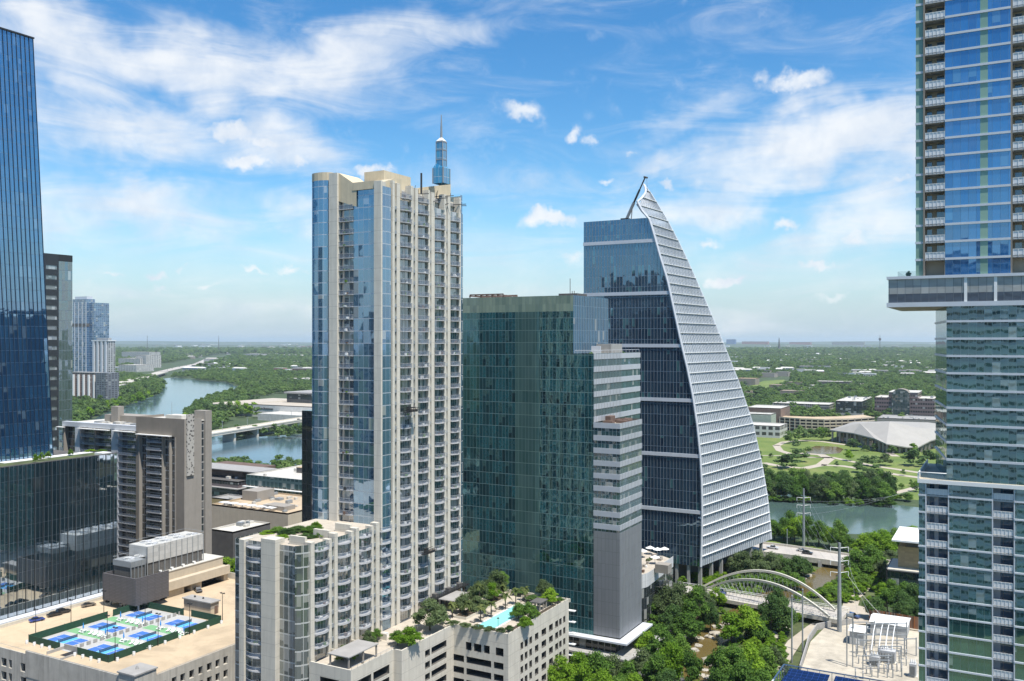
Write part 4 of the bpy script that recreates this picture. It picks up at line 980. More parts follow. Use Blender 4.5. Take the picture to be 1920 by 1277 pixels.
# ------------------------------------------------------------------ stacked residential tower on the right
def stacked_tower():
    Y0 = 185.4
    T = thing('stacked_tower', 'blue and green glass residential tower with a cantilevered glass floor and white balconies', 'tower', (5, 195, 0))
    x = lambda px: yX(px, Y0)[0]; D = lambda px: yX(px, Y0)[1]
    xr = 18.0; fh = 32.95 * 164.6 / F
    z0 = Z(20, 164.6)                       # a floor line
    zt = 185.0; zbox1, zbox0 = Z(521, D(1690)), Z(576, D(1690))
    ub = glass('stack_glass_upper', 1.28, fh, (.012, .075, .21), (.03, .15, .36), (.02, .05, .09), ior=3.2, mw=.05, mh=.02, v0=z0, u0=x(1772), wave=.006, tilt=.012, wscale=.2, blinds=.06, blindc=(.12, .26, .38), spec=(.55, .78, 1.0))  # blue of the mirrored sky put into the pane colour
    gp = glass('stack_green_panel', 6, fh, (.19, .31, .25), (.24, .37, .29), (.4, .45, .42), ior=1.5, mw=.02, mh=.02, v0=z0, blinds=0)
    lo = glass('stack_glass_lower', 1.28, fh, (.010, .045, .048), (.05, .14, .13), (.012, .03, .03), ior=4.8, mw=.05, mh=.02, v0=z0, u0=x(1772), wave=.0035, tilt=.0022, wscale=.55, blinds=.14, blindc=(.30, .38, .36), spec=(.88, 1, .98))  # pale tone and blinds here stand in for bright reflections
    quad = lambda mb, a, b, y, za, zb: mb.face([(a, y, za), (b, y, za), (b, y, zb), (a, y, zb)])
    levels_up = [z0 - fh * k for k in range(-7, 40) if zbox1 + 1 < z0 - fh * k < zt]
    # upper block
    core = MB(); core.box(x(1717), xr, Y0 + 2.6, Y0 + 25, zbox1, zt); core.build('core_wall', M['hut'], T)
    mb = MB(); quad(mb, x(1717), x(1731), Y0 + .35, zbox1, zt); mb.face([(x(1717), Y0 + 2.6, zbox1), (x(1717), Y0 + .35, zbox1), (x(1717), Y0 + .35, zt), (x(1717), Y0 + 2.6, zt)]); mb.build('edge_glazing', gp, T)
    mb = MB(); quad(mb, x(1772), x(1838), Y0, zbox1, zt); quad(mb, x(1852.5), x(1895), Y0, zbox1, zt); mb.build('glass_facade', ub, T)
    mb = MB(); quad(mb, x(1838), x(1852.5), Y0, zbox1, zt); mb.build('green_panel', gp, T)
    for px in (1731, 1771, 1895): box_part('side_wall', M['tan'], T, x(px), x(px) + .3, Y0 + .002, Y0 + 2.6, zbox1, zt)
    for z in levels_up:
        mb = MB(); mb.box(x(1771.5), x(1895.3), Y0 - .16, Y0 - .004, z - .32, z + .1); mb.box(x(1717) - .1, x(1731.5), Y0 + .2, Y0 + .345, z - .32, z + .1); mb.build('floor_band', M['whitemetal'], T)
    # balcony kinds
    def balc(u0, u1, doors):
        root = thing('tmp', None, None); w = u1 - u0
        mb = MB(); mb.box(0, w, .05, 2.58, -.28, 0); s = mb.build('slab', M['slab'], root)
        mb = MB(); mb.box(.05, w - .05, .06, .11, .1, 1.12); r = mb.build('railing', M['railw'], root)
        mb = MB(); 
        for k in range(6): mb.box(.05 + (w - .18) * k / 5, .13 + (w - .18) * k / 5, -.003, .05, 0, 1.16)
        mb.box(.05, w - .05, -.003, .055, 1.12, 1.2); p = mb.build('posts', M['white'], r)
        mb = MB()
        for a, b, lo_, hi_ in doors: mb.face([(w * a, 2.57, lo_), (w * b, 2.57, lo_), (w * b, 2.57, hi_), (w * a, 2.57, hi_)])
        d = mb.build('door', glass('balcony_door_' + str(len(bpy.data.materials)), 1.6, fh, (.02, .06, .11), (.05, .12, .2), (.03, .03, .03), ior=2.2, mw=.06, mh=.02, blinds=.1), root)
        return root, s, r, p, d
    def put(pr, u0, z):
        root, s, r, p, d = pr
        b = link_mesh('balcony', s.data, T, (u0 - T.location.x, Y0 - T.location.y, z)); r2 = link_mesh('railing', r.data, b); link_mesh('posts', p.data, r2); link_mesh('door', d.data, b)
    A = balc(x(1732) + .1, x(1771), [(.06, .3, .05, 2.5), (.55, .98, .3, 2.6)]); B_ = balc(x(1895) + .3, x(1895) + 4.6, [(.1, .35, .05, 2.5)])
    for z in levels_up:
        put(A, x(1731) + .3, z + .0); put(B_, x(1895) + .3, z + .0)
    mb = MB(); quad(mb, x(1895) + 4.9, xr, Y0, zbox1, zt); mb.build('glass_facade', ub, T)
    # cantilevered glass floor
    xb = x(1663); yb = 210.6
    gbx = glass('sky_floor_glass', 1.36, 5.5, (.30, .31, .30), (.40, .40, .38), (.05, .06, .07), ior=2.0, mw=.08, mh=.05, v0=zbox0, wave=.008, blinds=.3, blindc=(.45, .45, .43), sp=.45, spc=(.07, .085, .11))
    mb = MB(); quad(mb, xb + .3, xr, Y0 - .2, zbox0 + .85, zbox1 - .3); mb.face([(xb + .3, yb, zbox0 + .85), (xb + .3, Y0 - .2, zbox0 + .85), (xb + .3, Y0 - .2, zbox1 - .3), (xb + .3, yb, zbox1 - .3)]); mb.build('sky_floor_glazing', gbx, T)
    box_part('sky_floor_roof', M['whitemetal'], T, xb, xr, Y0 - .5, yb, zbox1 - .28, zbox1 + .25)
    box_part('sky_floor_slab', M['whitemetal'], T, xb, xr, Y0 - .5, yb, zbox0, zbox0 + .83)
    mb = MB(); mb.face([(xb + .3, Y0, zbox0 - .02), (xb + .3, yb - .3, zbox0 - .02), (xr, yb - .3, zbox0 - .02), (xr, Y0, zbox0 - .02)]); mb.build('sky_floor_soffit', M['hut'], T)
    for px in (1808, 1864): mb = MB(); mb.box(x(px), x(px) + .5, Y0 - .32, Y0 - .21, zbox0 + .85, zbox1 - .3); mb.build('white_pier', M['white'], T)
    mb = MB(); mb.face([(xb + 1.5, Y0 + 4, zbox1 + .25), (x(1717) - .2, Y0 + 4, zbox1 + .25), (x(1717) - .2, Y0 + 4, zbox1 + 1.5), (xb + 1.5, Y0 + 4, zbox1 + 1.5)]); mb.face([(xb + 1.5, Y0 + 20, zbox1 + .25), (xb + 1.5, Y0 + 4, zbox1 + .25), (xb + 1.5, Y0 + 4, zbox1 + 1.5), (xb + 1.5, Y0 + 20, zbox1 + 1.5)]); mb.build('glass_rail', M['glassrail'], T)
    # middle block
    zd = Z(897, D(1723)); xc = x(1775)
    core = MB(); core.prism([(xc + .05, Y0 + .05), (xr, Y0 + .05), (xr, Y0 + 25), (-13.8, 205.7), (-13.75, 205.6)], zd, zbox0 - .03); core.build('core_wall', M['black'], T)
    mb = MB(); quad(mb, xc, xr, Y0, zd, zbox0); mb.build('glass_facade', lo, T)
    mb = MB(); mb.wallstrip([(-13.8, 205.7), (xc, Y0)], zd, zbox0); mb.build('end_glazing', lo, T)
    zz = Z(602, D(1840)); lv = []
    while zz > zd + 1.2: lv.append(zz); zz -= fh
    for z in lv:
        mb = MB(); mb.box(xc - .02, xr, Y0 - .17, Y0 - .004, z - .2, z + .2)
        mb.prism([(xc - .02, Y0 - .17), (xc - .02, Y0 + .1), (-13.8, 205.7), (-14.0, 205.6)], z - .2, z + .2); mb.build('floor_band', M['whitemetal'], T)
    # lower block
    xk = x(1723)
    box_part('deck_band', M['white'], T, xk - .2, xr, Y0 - .5, Y0 + 24, zd - .75, zd - .05); box_part('deck_paving', M['hut'], T, xk, xr, Y0 - .3, Y0 + 23.8, zd - .04, zd)
    box_part('deck_parapet', M['white'], T, xk - .2, xk + .1, Y0 - .3, Y0 + 20, zd + .01, zd + 1.1); mb = MB(); mb.face([(xk, Y0 - .4, zd + .01), (xc, Y0 - .4, zd + .01), (xc, Y0 - .4, zd + 1.2), (xk, Y0 - .4, zd + 1.2)]); mb.build('deck_rail', M['glassrail'], T)
    mb = MB(); mb.tube([(xk, Y0 + 20, zd + 1.25), (xk, Y0 - .4, zd + 1.25), (xc, Y0 - .4, zd + 1.25)], .09, 4); mb.build('deck_handrail', M['white'], T)
    core = MB(); core.box(xk + .1, xr, Y0 + 2.6, Y0 + 24, 0, zd - .76); core.build('core_wall', M['whitemetal'], T)
    mb = MB(); quad(mb, xk, x(1735), Y0, 0, zd - .76); quad(mb, x(1778.5), x(1860), Y0, 0, zd - .76); quad(mb, x(1902), xr, Y0, 0, zd - .76); mb.face([(xk, Y0 + 2.6, 0), (xk, Y0, 0), (xk, Y0, zd - .76), (xk, Y0 + 2.6, zd - .76)]); mb.build('glass_facade', lo, T)
    for px in (1735, 1777.5, 1860, 1901): box_part('side_wall', M['whitemetal'], T, x(px), x(px) + .2, Y0 - .1, Y0 + 2.6, 0, zd - .76)
    C1 = balc(x(1735) + .2, x(1777.5), [(.1, .32, .05, 2.4), (.52, .98, .2, 2.6)]); C2 = balc(x(1860) + .2, x(1901), [(.35, .97, .1, 2.6)])
    z = zd - fh + .25
    while z > 10:
        put(C1, x(1735) + .2, z); put(C2, x(1860) + .2, z)
        mb = MB(); mb.box(x(1778.5) - .05, x(1860), Y0 - .17, Y0 - .004, z - .25, z + .05); mb.box(xk - .1, x(1735), Y0 - .17, Y0 - .004, z - .25, z + .05); mb.box(x(1902), xr, Y0 - .17, Y0 - .004, z - .25, z + .05); mb.build('floor_band', M['whitemetal'], T)
        z -= fh
    for pr in (A, B_, C1, C2):
        for o in list(pr[1:]): bpy.data.objects.remove(o)
        bpy.data.objects.remove(pr[0])
    return T
stacked_tower()

# ------------------------------------------------------------------ left: leaning blue tower on its dark glass podium
def left_group():
    Xp = -292.0; yc = xY(219, Xp)[0]; zt = Z(850, xY(219, Xp)[1])
    T = thing('glass_podium', 'dark glass podium block with thin black fins and a planted roof garden', 'building', (-310, 170, 0))
    g = glass('podium_glass', 1.55, 5.2, (.005, .02, .028), (.016, .04, .052), (.012, .014, .016), ior=6.0, mw=.14, mh=.06, v0=0, wave=.006, tilt=.003, wscale=.12, blinds=0, spec=(.85, .93, 1))
    mb = MB(); mb.face([(Xp, 40, 0), (Xp, yc, 0), (Xp, yc, zt), (Xp, 40, zt)]); mb.build('glass_facade', g, T)
    mb = MB(); mb.box(Xp - 60, Xp - .05, 40, yc - .05, 0, zt - .8); mb.build('podium_wall', M['roofd'], T)
    fins = MB(); y = 60
    while y < yc: fins.box(Xp + .01, Xp + .2, y, y + .12, 5, zt); y += 3.1
    tag(fins.build('vertical_fins', M['black'], T), kind='stuff')
    box_part('parapet', M['roofd'], T, Xp - .6, Xp - .06, 40, yc - .06, zt - .79, zt + .3)
    box_part('roof_garden', M['verge'], T, Xp - 16, Xp - .7, 150, yc - 1, zt - .79, zt - .3)
    box_part('roof_path', M['white'], T, Xp - 15.5, Xp - 11.5, 190, yc - 1.5, zt - .29, zt - .1)
    box_part('roof_path', M['white'], T, Xp - 6, Xp - 1.5, yc - 5, yc - 1.2, zt - .29, zt + .5)
    box_part('street_canopy', M['whitemetal'], T, Xp + .35, Xp + 4.0, 60, 236, 11.6, 12.0)
    box_part('street_canopy', M['steel'], T, Xp + .35, Xp + 1.2, 60, 236, 9, 11.5)
    X2 = -308.0; W = thing('leaning_tower', 'blue mirrored office tower with black vertical fins, leaning inward as it rises', 'tower', (X2 - 20, 170, zt))
    yb, yt = xY(100.5, X2)[0], xY(62.5, X2)[0]; ztop = Z(73, xY(62.5, X2)[1]); zb = zt - .3
    g2 = glass('leaning_glass', 1.6, 4.3, (.008, .04, .10), (.02, .08, .17), (.02, .03, .045), ior=4.2, mw=.08, mh=.12, v0=zb, wave=.008, tilt=.008, wscale=.15, blinds=.05, blindc=(.1, .17, .25), spec=(.62, .82, 1))
    lean = yt - yb
    def seg(yA, yB, x0, name, gm):
        mb = MB(); n = 12
        for k in range(n):
            za, zb2 = zb + (ztop - zb) * k / n, zb + (ztop - zb) * (k + 1) / n; la, lb = lean * k / n, lean * (k + 1) / n
            mb.face([(x0, yA, za), (x0, yB + la, za), (x0, yB + lb, zb2), (x0, yA, zb2)], 0, [(yA, za), (yB, za), (yB, zb2), (yA, zb2)])
        mb.build(name, gm, W)
    seg(110, yb, X2, 'glass_facade', g2)
    mb = MB(); mb.face([(X2, yb, zb), (X2 - 45, yb, zb), (X2 - 45, yt, ztop), (X2, yt, ztop)]); mb.face([(X2, 110, ztop), (X2, yt, ztop), (X2 - 45, yt, ztop), (X2 - 45, 110, ztop)]); mb.face([(X2 - 45, 110, zb), (X2, 110, zb), (X2, 110, ztop), (X2 - 45, 110, ztop)]); mb.build('other_walls', M['roofd'], W)
    fins = MB(); k = 0
    while yb - .3 - k * 1.62 > 150:
        y0 = yb - .3 - k * 1.62; a, b = y0, y0 + lean
        for s in (0,):
            fins.face([(X2 + .02, a, zb), (X2 + .2, a, zb), (X2 + .2, b, ztop), (X2 + .02, b, ztop)]); fins.face([(X2 + .2, a + .16, zb), (X2 + .02, a + .16, zb), (X2 + .02, b + .16, ztop), (X2 + .2, b + .16, ztop)]); fins.face([(X2 + .2, a, zb), (X2 + .2, a + .16, zb), (X2 + .2, b + .16, ztop), (X2 + .2, b, ztop)])
        k += 1
    tag(fins.build('vertical_fins', plain('navy_fin', (.012, .016, .03), .5), W), kind='stuff')
    mb = MB(); mb.box(X2 - .5, X2 + .5, 110, yt + .1, ztop, ztop + .5); mb.build('roof_edge', M['black'], W)
    return Xp, zt
XP, ZP = left_group()

def grey_tower():
    x0 = -434.0; ya, yb = xY(84, x0)[0], xY(135.5, x0)[0]; ym = xY(110, x0)[0]; zt = Z(478, 476)
    T = thing('dark_tower', 'dark grey slab tower with narrow window slots and a glass end strip', 'tower', (x0 - 15, ya, 0))
    mb = MB(); ops = []
    zz = zt - 8
    while zz > 20: ops.append((xY(86, x0)[0], ym - .8, zz, zz + 2.0)); zz -= 5.2
    wall_open(mb, 'x', x0, ya - 12, ym, 0, zt, ops); mb.build('dark_wall', M['darkpanel'], T)
    gs = glass('slot_window', 1.8, 9, (.03, .035, .04), (.2, .22, .23), (.05, .05, .05), ior=2.6, blinds=.3, blindc=(.4, .42, .42))
    for o in ops:
        mb = MB(); mb.face([(x0 - .25, o[0], o[2]), (x0 - .25, o[1], o[2]), (x0 - .25, o[1], o[3]), (x0 - .25, o[0], o[3])]); mb.build('window', gs, T)
    g = glass('dark_tower_glass', 1.7, 5.2, (.01, .03, .04), (.04, .075, .09), (.05, .07, .09), ior=3.4, mw=.12, mh=.25, wave=.03, tilt=.02, blinds=.05)
    mb = MB(); mb.face([(x0, ym, 0), (x0, yb, 0), (x0, yb, zt - 3.5), (x0, ym, zt - 3.5)]); mb.build('end_glazing', g, T)
    mb = MB(); mb.box(x0 - 30, x0 - .3, ya - 12, yb, 0, zt - 3.6); mb.build('back_wall', M['roofd'], T)
    box_part('roof_band', M['black'], T, x0 - 30, x0 + .05, ym, yb + .1, zt - 3.49, zt)
grey_tower()

def condo_block():
    Y0 = 252.0; x = lambda px: yX(px, Y0)[0]
    xc = x(345.5); zt = Z(786, 358.8); zt2 = 69.0
    T = thing('apartment_block', 'tan apartment block with grey balconies, white roof and a perforated strip on its end', 'apartment block', (xc - 20, Y0 + 8, 0))
    fh = 3.15
    g = glass('apartment_glass', 1.15, fh, (.008, .012, .018), (.035, .05, .06), (.36, .35, .33), ior=2.0, mw=.14, mh=.45, v0=1.2, wave=.02, tilt=.02, blinds=.14, blindc=(.2, .2, .19))
    xt = x(255); yE = xY(396, xc)[0]
    # tall tan part
    ops = [(x(261), x(330), 2, zt - 7.2)]
    mb = MB(); wall_open(mb, 'y', Y0, xt, xc, 0, zt, ops)
    mb.face([(xt, Y0 + 14, 0), (xt, Y0, 0), (xt, Y0, zt), (xt, Y0 + 14, zt)]); mb.build('tan_wall', M['tan'], T)
    mb = MB(); mb.face([(x(261), Y0 + 1.2, 2), (x(330), Y0 + 1.2, 2), (x(330), Y0 + 1.2, zt - 7.2), (x(261), Y0 + 1.2, zt - 7.2)]); mb.build('recessed_glazing', g, T)
    yr0, yr1 = xY(378, xc)[0], xY(384, xc)[0]
    mb = MB(); wall_open(mb, 'x', xc, Y0, yr0, 0, zt, []); mb.build('end_wall', M['tan2'], T)
    mb = MB(); mb.face([(xc - .5, yr0, 0), (xc - .5, yr1, 0), (xc - .5, yr1, zt - 2), (xc - .5, yr0, zt - 2)]); mb.build('window_slot', g, T)
    box_part('stair_wall', M['tan2'], T, xc - 6, xc + .3, yr1, yE, 0, zt + 2.6)
    box_part('roof', M['roofw'], T, xt, xc - .3, Y0 + .3, Y0 + 14, zt - 1.4, zt - 1.0)
    box_part('roof_hut', M['roofw'], T, x(295), x(325), Y0 + 4, Y0 + 9, zt - .99, zt + .9)
    mb = MB(); mb.tube([(x(303), Y0 + 5, zt), (x(303), Y0 + 5, zt + 6)], .1, 4); mb.build('aerial', M['steel'], T)
    t = NT('perforated_panel'); uv = t.n('ShaderNodeUVMap').outputs[0]; v = t.n('ShaderNodeTexVoronoi'); v.inputs['Scale'].default_value = .95; t.l(uv, v.inputs['Vector'])
    t.bsdf(Base_Color=t.ramp(v.outputs['Distance'], [(.33, (.08, .075, .07)), (.4, (.42, .40, .36))]), Roughness=.8)
    ys0, ys1 = xY(349, xc)[0], xY(362, xc)[0]
    box_part('perforated_strip', t.mat, T, xc + .02, xc + .6, ys0, ys1, Z(890, 363), zt + 1.8)
    # balconies and window frames of the tall part
    z = 3.2 + fh
    k = 0; zs = []
    while z < zt - 8: zs.append(z); z += fh
    for z in zs:
        b = box_part('balcony', M['slab'], T, x(277), x(304), Y0 - .9, Y0 + 1.15, z - .15, z + .1)
        mb = MB(); mb.box(x(277), x(304), Y0 - .92, Y0 - .87, z + .11, z + 1.1); mb.build('railing', M['rail'], b)
    for px in (261, 276, 304.5, 318, 329): box_part('mullion_pier', M['tan2'], T, x(px) - .25, x(px) + .25, Y0 - .25, Y0 + 1.19, 2, zt - 7.3)
    box_part('sunshade', M['white'], T, x(259), x(322), Y0 - 1.6, Y0 - .01, zt - 7.2, zt - 6.9)
    # long lower part
    xa = x(108)
    ops = []
    mb = MB(); mb.face([(xa, Y0 + 2.4, 0), (xt - .05, Y0 + 2.4, 0), (xt - .05, Y0 + 2.4, zt2 - 2), (xa, Y0 + 2.4, zt2 - 2)]); mb.build('wing_glazing', g, T)
    for px, w in ((140, 5.5), (208, 7.5), (118, 1.0), (176, .7)): box_part('wing_pier', M['whitemetal'] if w > 3 else M['tan2'], T, x(px), x(px) + w * .55, Y0 + .1, Y0 + 2.35, 0, zt2 - 2)
    box_part('wing_fascia', M['whitemetal'], T, xa + 3, xt - .03, Y0 + .05, Y0 + 2.38, zt2 - 1.99, zt2)
    box_part('wing_roof', M['roofw'], T, xa + 3, xt - .03, Y0 + 2.39, Y0 + 22, zt2 - 1.6, zt2 - .6)
    for a, b in ((110, 122), (148, 206), (214, 254)): box_part('sunshade', M['white'], T, x(a), x(b), Y0 - 1.4, Y0 + .04, zt2 - 2.6, zt2 - 2.3)
    box_part('wing_penthouse', M['tan2'], T, x(150), x(258), Y0 + 12, Y0 + 20, zt2 - .59, zt2 + 2.6)
    box_part('chimney', M['tan2'], T, x(166), x(179), Y0 + 11, Y0 + 14, zt2 - .59, zt2 + 6.4)
    for z in zs:
        if z > zt2 - 3: break
        for a, b in ((111, 118), (150, 175), (178, 206), (216, 254)):
            bb = box_part('balcony', M['slab'], T, x(a), x(b), Y0 + .15, Y0 + 2.35, z - .15, z + .1); mb = MB(); mb.box(x(a), x(b), Y0 + .1, Y0 + .15, z + .11, z + 1.1); mb.build('railing', M['rail'], bb)
    roof_units(T, x(150), x(250), Y0 + 3, Y0 + 11, zt2 - .59, 14, 8, None, 1.2)
    mb = MB(); mb.face([(xa, Y0 + 22, 0), (xa, Y0 + 2.4, 0), (xa, Y0 + 2.4, zt2 - 2), (xa, Y0 + 22, zt2 - 2)]); mb.face([(xc, yE, zt), (xc, yE, 0), (xa, Y0 + 24, 0), (xa, Y0 + 24, zt2 - 2)][::-1]); mb.build('back_wall', M['tan'], T)
condo_block()

# ------------------------------------------------------------------ far left: towers by the lake
def lake_towers():
    def tower(name, label, px0, px1, pxc, py0, d, base=0, gl_=None, extra=None):
        (xa, ya), (xb, yb) = P(px0, d), P(px1, d); 
        x0, y0 = P(pxc, d * .98); xl = yX(px0, y0)[0]; yr = xY(px1, x0)[0]; zt = Z(py0, d)
        T = thing(name, label, 'tower', ((xl + x0) / 2, (y0 + yr) / 2, 0))
        mb = MB(); mb.box(xl, x0, y0, yr, 0, zt); mb.build('tower_wall', gl_, T)
        return T, xl, x0, y0, yr, zt
    g = glass('lake_tower_glass', 4.2, 4.2, (.02, .07, .15), (.06, .14, .25), (.14, .2, .28), ior=2.8, mw=.5, mh=.6, wave=.02, tilt=.03, blinds=.1)
    T, xl, x0, y0, yr, zt = tower('glass_tower', 'slim blue glass tower beyond the grey slab tower, tallest by the lake', 136, 178, 162, 562, 1750, gl_=g)
    box_part('tower_step', g, T, xl + 8, x0 + 14, y0 + 6, yr + 20, 0, Z(569, 1750)); box_part('tower_crown', M['whitemetal'], T, xl + 3, x0 - 3, y0 + 3, yr - 3, zt, zt + 5)
    box_part('refuge_floor', M['roofd'], T, xl - .4, x0 + .4, y0 - .4, yr, Z(613, 1750), Z(607, 1750))
    for k in range(4): box_part('tower_rib', M['whitemetal'], T, xl + 6 + k * 11, xl + 7.2 + k * 11, y0 - .8, y0 - .1, 10, zt - 6)
    g2 = glass('grey_flat_glass', 5.0, 3.6, (.03, .035, .04), (.09, .10, .11), (.42, .42, .41), ior=1.8, mw=2.2, mh=1.3, blinds=.1)
    T, xl, x0, y0, yr, zt = tower('apartment_tower', 'grey and white apartment tower beside the slim blue lakeside tower', 173, 216, 203, 638, 1650, gl_=g2)
    for k in range(4): box_part('tower_rib', M['whitemetal'], T, xl + 3 + k * 11, xl + 7 + k * 11, y0 - 2, y0 - .2, 10, zt - 2)
    box_part('tower_crown', M['slab'], T, xl + 6, x0 - 6, y0 + 4, yr - 3, zt, zt + 4); box_part('roof_edge', M['white'], T, xl - 1, x0 + 1, y0 - 1.5, yr + 1, zt - 1.5, zt)
    g3 = glass('brick_flat_glass', 6.0, 3.4, (.03, .035, .045), (.07, .08, .09), (.20, .115, .085), ior=1.6, mw=2.8, mh=1.4, blinds=.2)
    T, xl, x0, y0, yr, zt = tower('brick_apartments', 'red brick apartment block with white bays below the lakeside towers', 132, 217, 200, 699, 1500, gl_=g3)
    for k in range(5): box_part('white_bay', M['white'], T, xl + 8 + k * 13, xl + 11 + k * 13, y0 - 2.4, y0 - .2, 6, zt - 3)
    box_part('grey_wing', glass('grey_wing_glass', 6, 3.4, (.06, .065, .075), (.13, .14, .15), (.15, .16, .18), ior=1.6, mw=2, mh=1.2), T, x0 - 22, x0 + 3, y0 - 4, yr + 4, 0, zt + 1)
    box_part('roof_edge', M['roofg'], T, xl - .5, x0 - 22.5, y0 - .5, yr, zt, zt + 1)
lake_towers()
# ------------------------------------------------------------------ parking garage with the ball courts on its roof
def court_garage():
    zr = 12.0; xl, xr, y0, y1 = -283.5, -204.0, 163.5, 256.0
    T = thing('parking_garage', 'tan concrete parking garage with ball courts on its roof deck', 'parking garage', (-240, 210, 0))
    y = lambda px: xY(px, xr)[0]; x = lambda px: yX(px, y0)[0]
    wm = [M['grey_conc2'], M['dark']]
    top = [(y(a), y(b), z, z + 2.3) for z in (8.2, 4.2, .6) for a, b in ((300, 311), (322, 331), (338, 347), (355, 364), (372, 380), (388, 397), (404, 412), (419, 427))]
    mb = MB(); wall_open(mb, 'x', xr, y0, y1, 0, 13.0, top); mb.build('wall', wm, T)
    for o in top: opening(T, 'x', xr, *o, deep=1.0, mats=wm)
    ops = [(x(a), x(b), z, z + h) for z, h in ((7.6, 2.5), (3.6, 2.5)) for a, b in ((2, 12), (16, 22), (38, 49), (126, 133), (139, 147), (153, 160), (167, 174), (182, 190))]
    ops = [o for o in ops]
    mb = MB(); wall_open(mb, 'y', y0, xl, xr, 0, 13.0, ops); mb.build('wall', wm, T)
    for o in ops: opening(T, 'y', y0, *o, deep=1.0, mats=wm)
    # raised piece of front parapet
    box_part('parapet', M['grey_conc2'], T, x(48), xr - 6.1, y0 - .12, y0 - .003, 6.5, 14.0)
    box_part('parapet', M['grey_conc2'], T, x(48), xr - 6.1, y0, y0 + .35, 13.003, 14.0)
    box_part('parapet', M['grey_conc2'], T, xr - .35, xr - .004, y0 + 7, y1, 12.01, 13.02)
    box_part('parapet', M['white_conc'], T, xl, xl + .35, y0 + .4, y1, 0, 13.1)
    box_part('parapet', M['white_conc'], T, xl + .4, xr - .4, y1 - .35, y1, 0, 14.4)
    box_part('parapet', M['grey_conc2'], T, xl + .36, x(48), y0 + .003, y0 + .35, 12.01, 13.02)
    mb = MB(); mb.face([(xl, y0, zr), (xr, y0, zr), (xr, y1, zr), (xl, y1, zr)]); mb.build('roof_deck', M['deck_conc'], T)
    box_part('stair_tower', M['grey_conc2'], T, xr - 6, xr + .4, y0 - .5, y0 + 6.5, 0, 15.0); box_part('stair_roof', M['roofg'], T, xr - 6.3, xr + .7, y0 - .8, y0 + 6.8, 15.01, 15.4)
    mb = MB(); mb.tube([(xr - 3, y0 + 3, 15.4), (xr - 3, y0 + 3, 16.3)], [.5, .2], 8); mb.build('vent_cap', M['roofg'], T)
    mb = MB()
    for a, b in (((xr - .2, y0 + 7), (xr - .2, y1)), ((xl + 14, y0 + .2), (xr - 6.5, y0 + .2))):
        n = 26; mb.tube([(*a, 14.1 if b[1] < y1 else 13.3), (*b, 14.1 if b[1] < y1 else 13.3)], .05, 4)
    mb.build('guard_rail', M['steel'], T)
    # plant building with louvre screen
    B = T
    xm = -264.3; ys, ye = 221.0, 254.0
    mb = MB(); ops = [(xY(300, xm)[0], xY(313, xm)[0], zr, zr + 2.4), (xY(345, xm)[0], xY(358, xm)[0], zr, zr + 2.2), (xY(378, xm)[0], 252, zr, zr + 3.2)]
    wall_open(mb, 'x', xm, ys, ye, zr, 17.6, ops); mb.face([(xm, ye, 17.6), (xm - 12.5, ye, 17.6), (xm - 12.5, ys, 17.6), (xm, ys, 17.6)][::-1]); mb.build('plant_building', M['hut'], B)
    for o in ops: opening(B, 'x', xm, *o, deep=4, mats=[M['hut'], M['dark']], name='garage_door')
    box_part('plant_ledge', M['hut'], B, xm + .01, xm + 1.2, ys + 2, ye, 14.8, 17.9)
    box_part('upper_plant_wall', M['hut'], B, xm - 12, xm - 2.2, ys + 6, ye - .4, 17.61, 20.6); box_part('upper_roof', M['roofw'], B, xm - 12.2, xm - 2.0, ys + 5.8, ye - .2, 20.61, 20.9)
    box_part('louvre_screen', M['screen'], B, -276.5, -259.5, 208.2, 208.7, 14.2, 23.4); box_part('louvre_screen', M['screen'], B, -259.9, -259.5, 208.71, 222, 14.2, 23.4); box_part('louvre_screen', M['screen'], B, -276.5, -276.1, 208.71, 222, 14.2, 23.4)
    box_part('plant_floor', M['roofd'], B, -276, -260, 208.8, 222, 18.2, 18.6)
    for xx, yy in ((-275, 210), (-261, 210), (-268, 210)): box_part('screen_post', M['steel'], B, xx, xx + .5, yy, yy + .5, zr, 14.2)
    # cooling towers
    def cooler(lab, xa, xb, ya, yb, za, zb, fans, big):
        K = thing('cooling_tower', lab, 'cooling tower', ((xa + xb) / 2, (ya + yb) / 2, za))
        zm = za + (zb - za) * (.42 if big else .78)
        box_part('casing', M['casing'] if big else M['steel'], K, xa, xb, ya, yb, zm, zb)
        box_part('louvre_face', M['screen2'], K, xa + .3, xb - .3, ya + .3, yb - .3, za, zm - .01)
        n = 10 if big else 4
        for k in range(n + 1):
            yy = ya + (yb - ya) * k / n; box_part('leg', M['steel'], K, xb - .2, xb + .12, yy - .12, yy + .12, za, zb - .02)
        for fx, fy in fans:
            mb = MB(); mb.tube([(fx, fy, zb), (fx, fy, zb + .35)], [2.0, 2.05], 18, cap=False); mb.face([(fx + 1.98 * math.cos(-t), fy + 1.98 * math.sin(-t), zb + .12) for t in np.linspace(6.28, 0, 17)[:-1]], 1)
            for q in range(6):
                t = q * 1.047; mb.face([(fx, fy, zb + .2), (fx + 1.9 * math.cos(t), fy + 1.9 * math.sin(t), zb + .2), (fx + 1.9 * math.cos(t + .35), fy + 1.9 * math.sin(t + .35), zb + .3)], 2)
            mb.build('fan', [M['white'], M['steel'], M['whitemetal']], K)
        mb = MB()
        for k in range(4 if big else 2):
            yy = ya + (yb - ya) * (.2 + .2 * k); mb.tube([(xb + .3, yy, za + .6), (xb + 1.1, yy, za + .8), (xb + 1.3, yy, za - .4)], .35, 6)
        mb.build('pipe', M['white'], K)
        mb = MB()
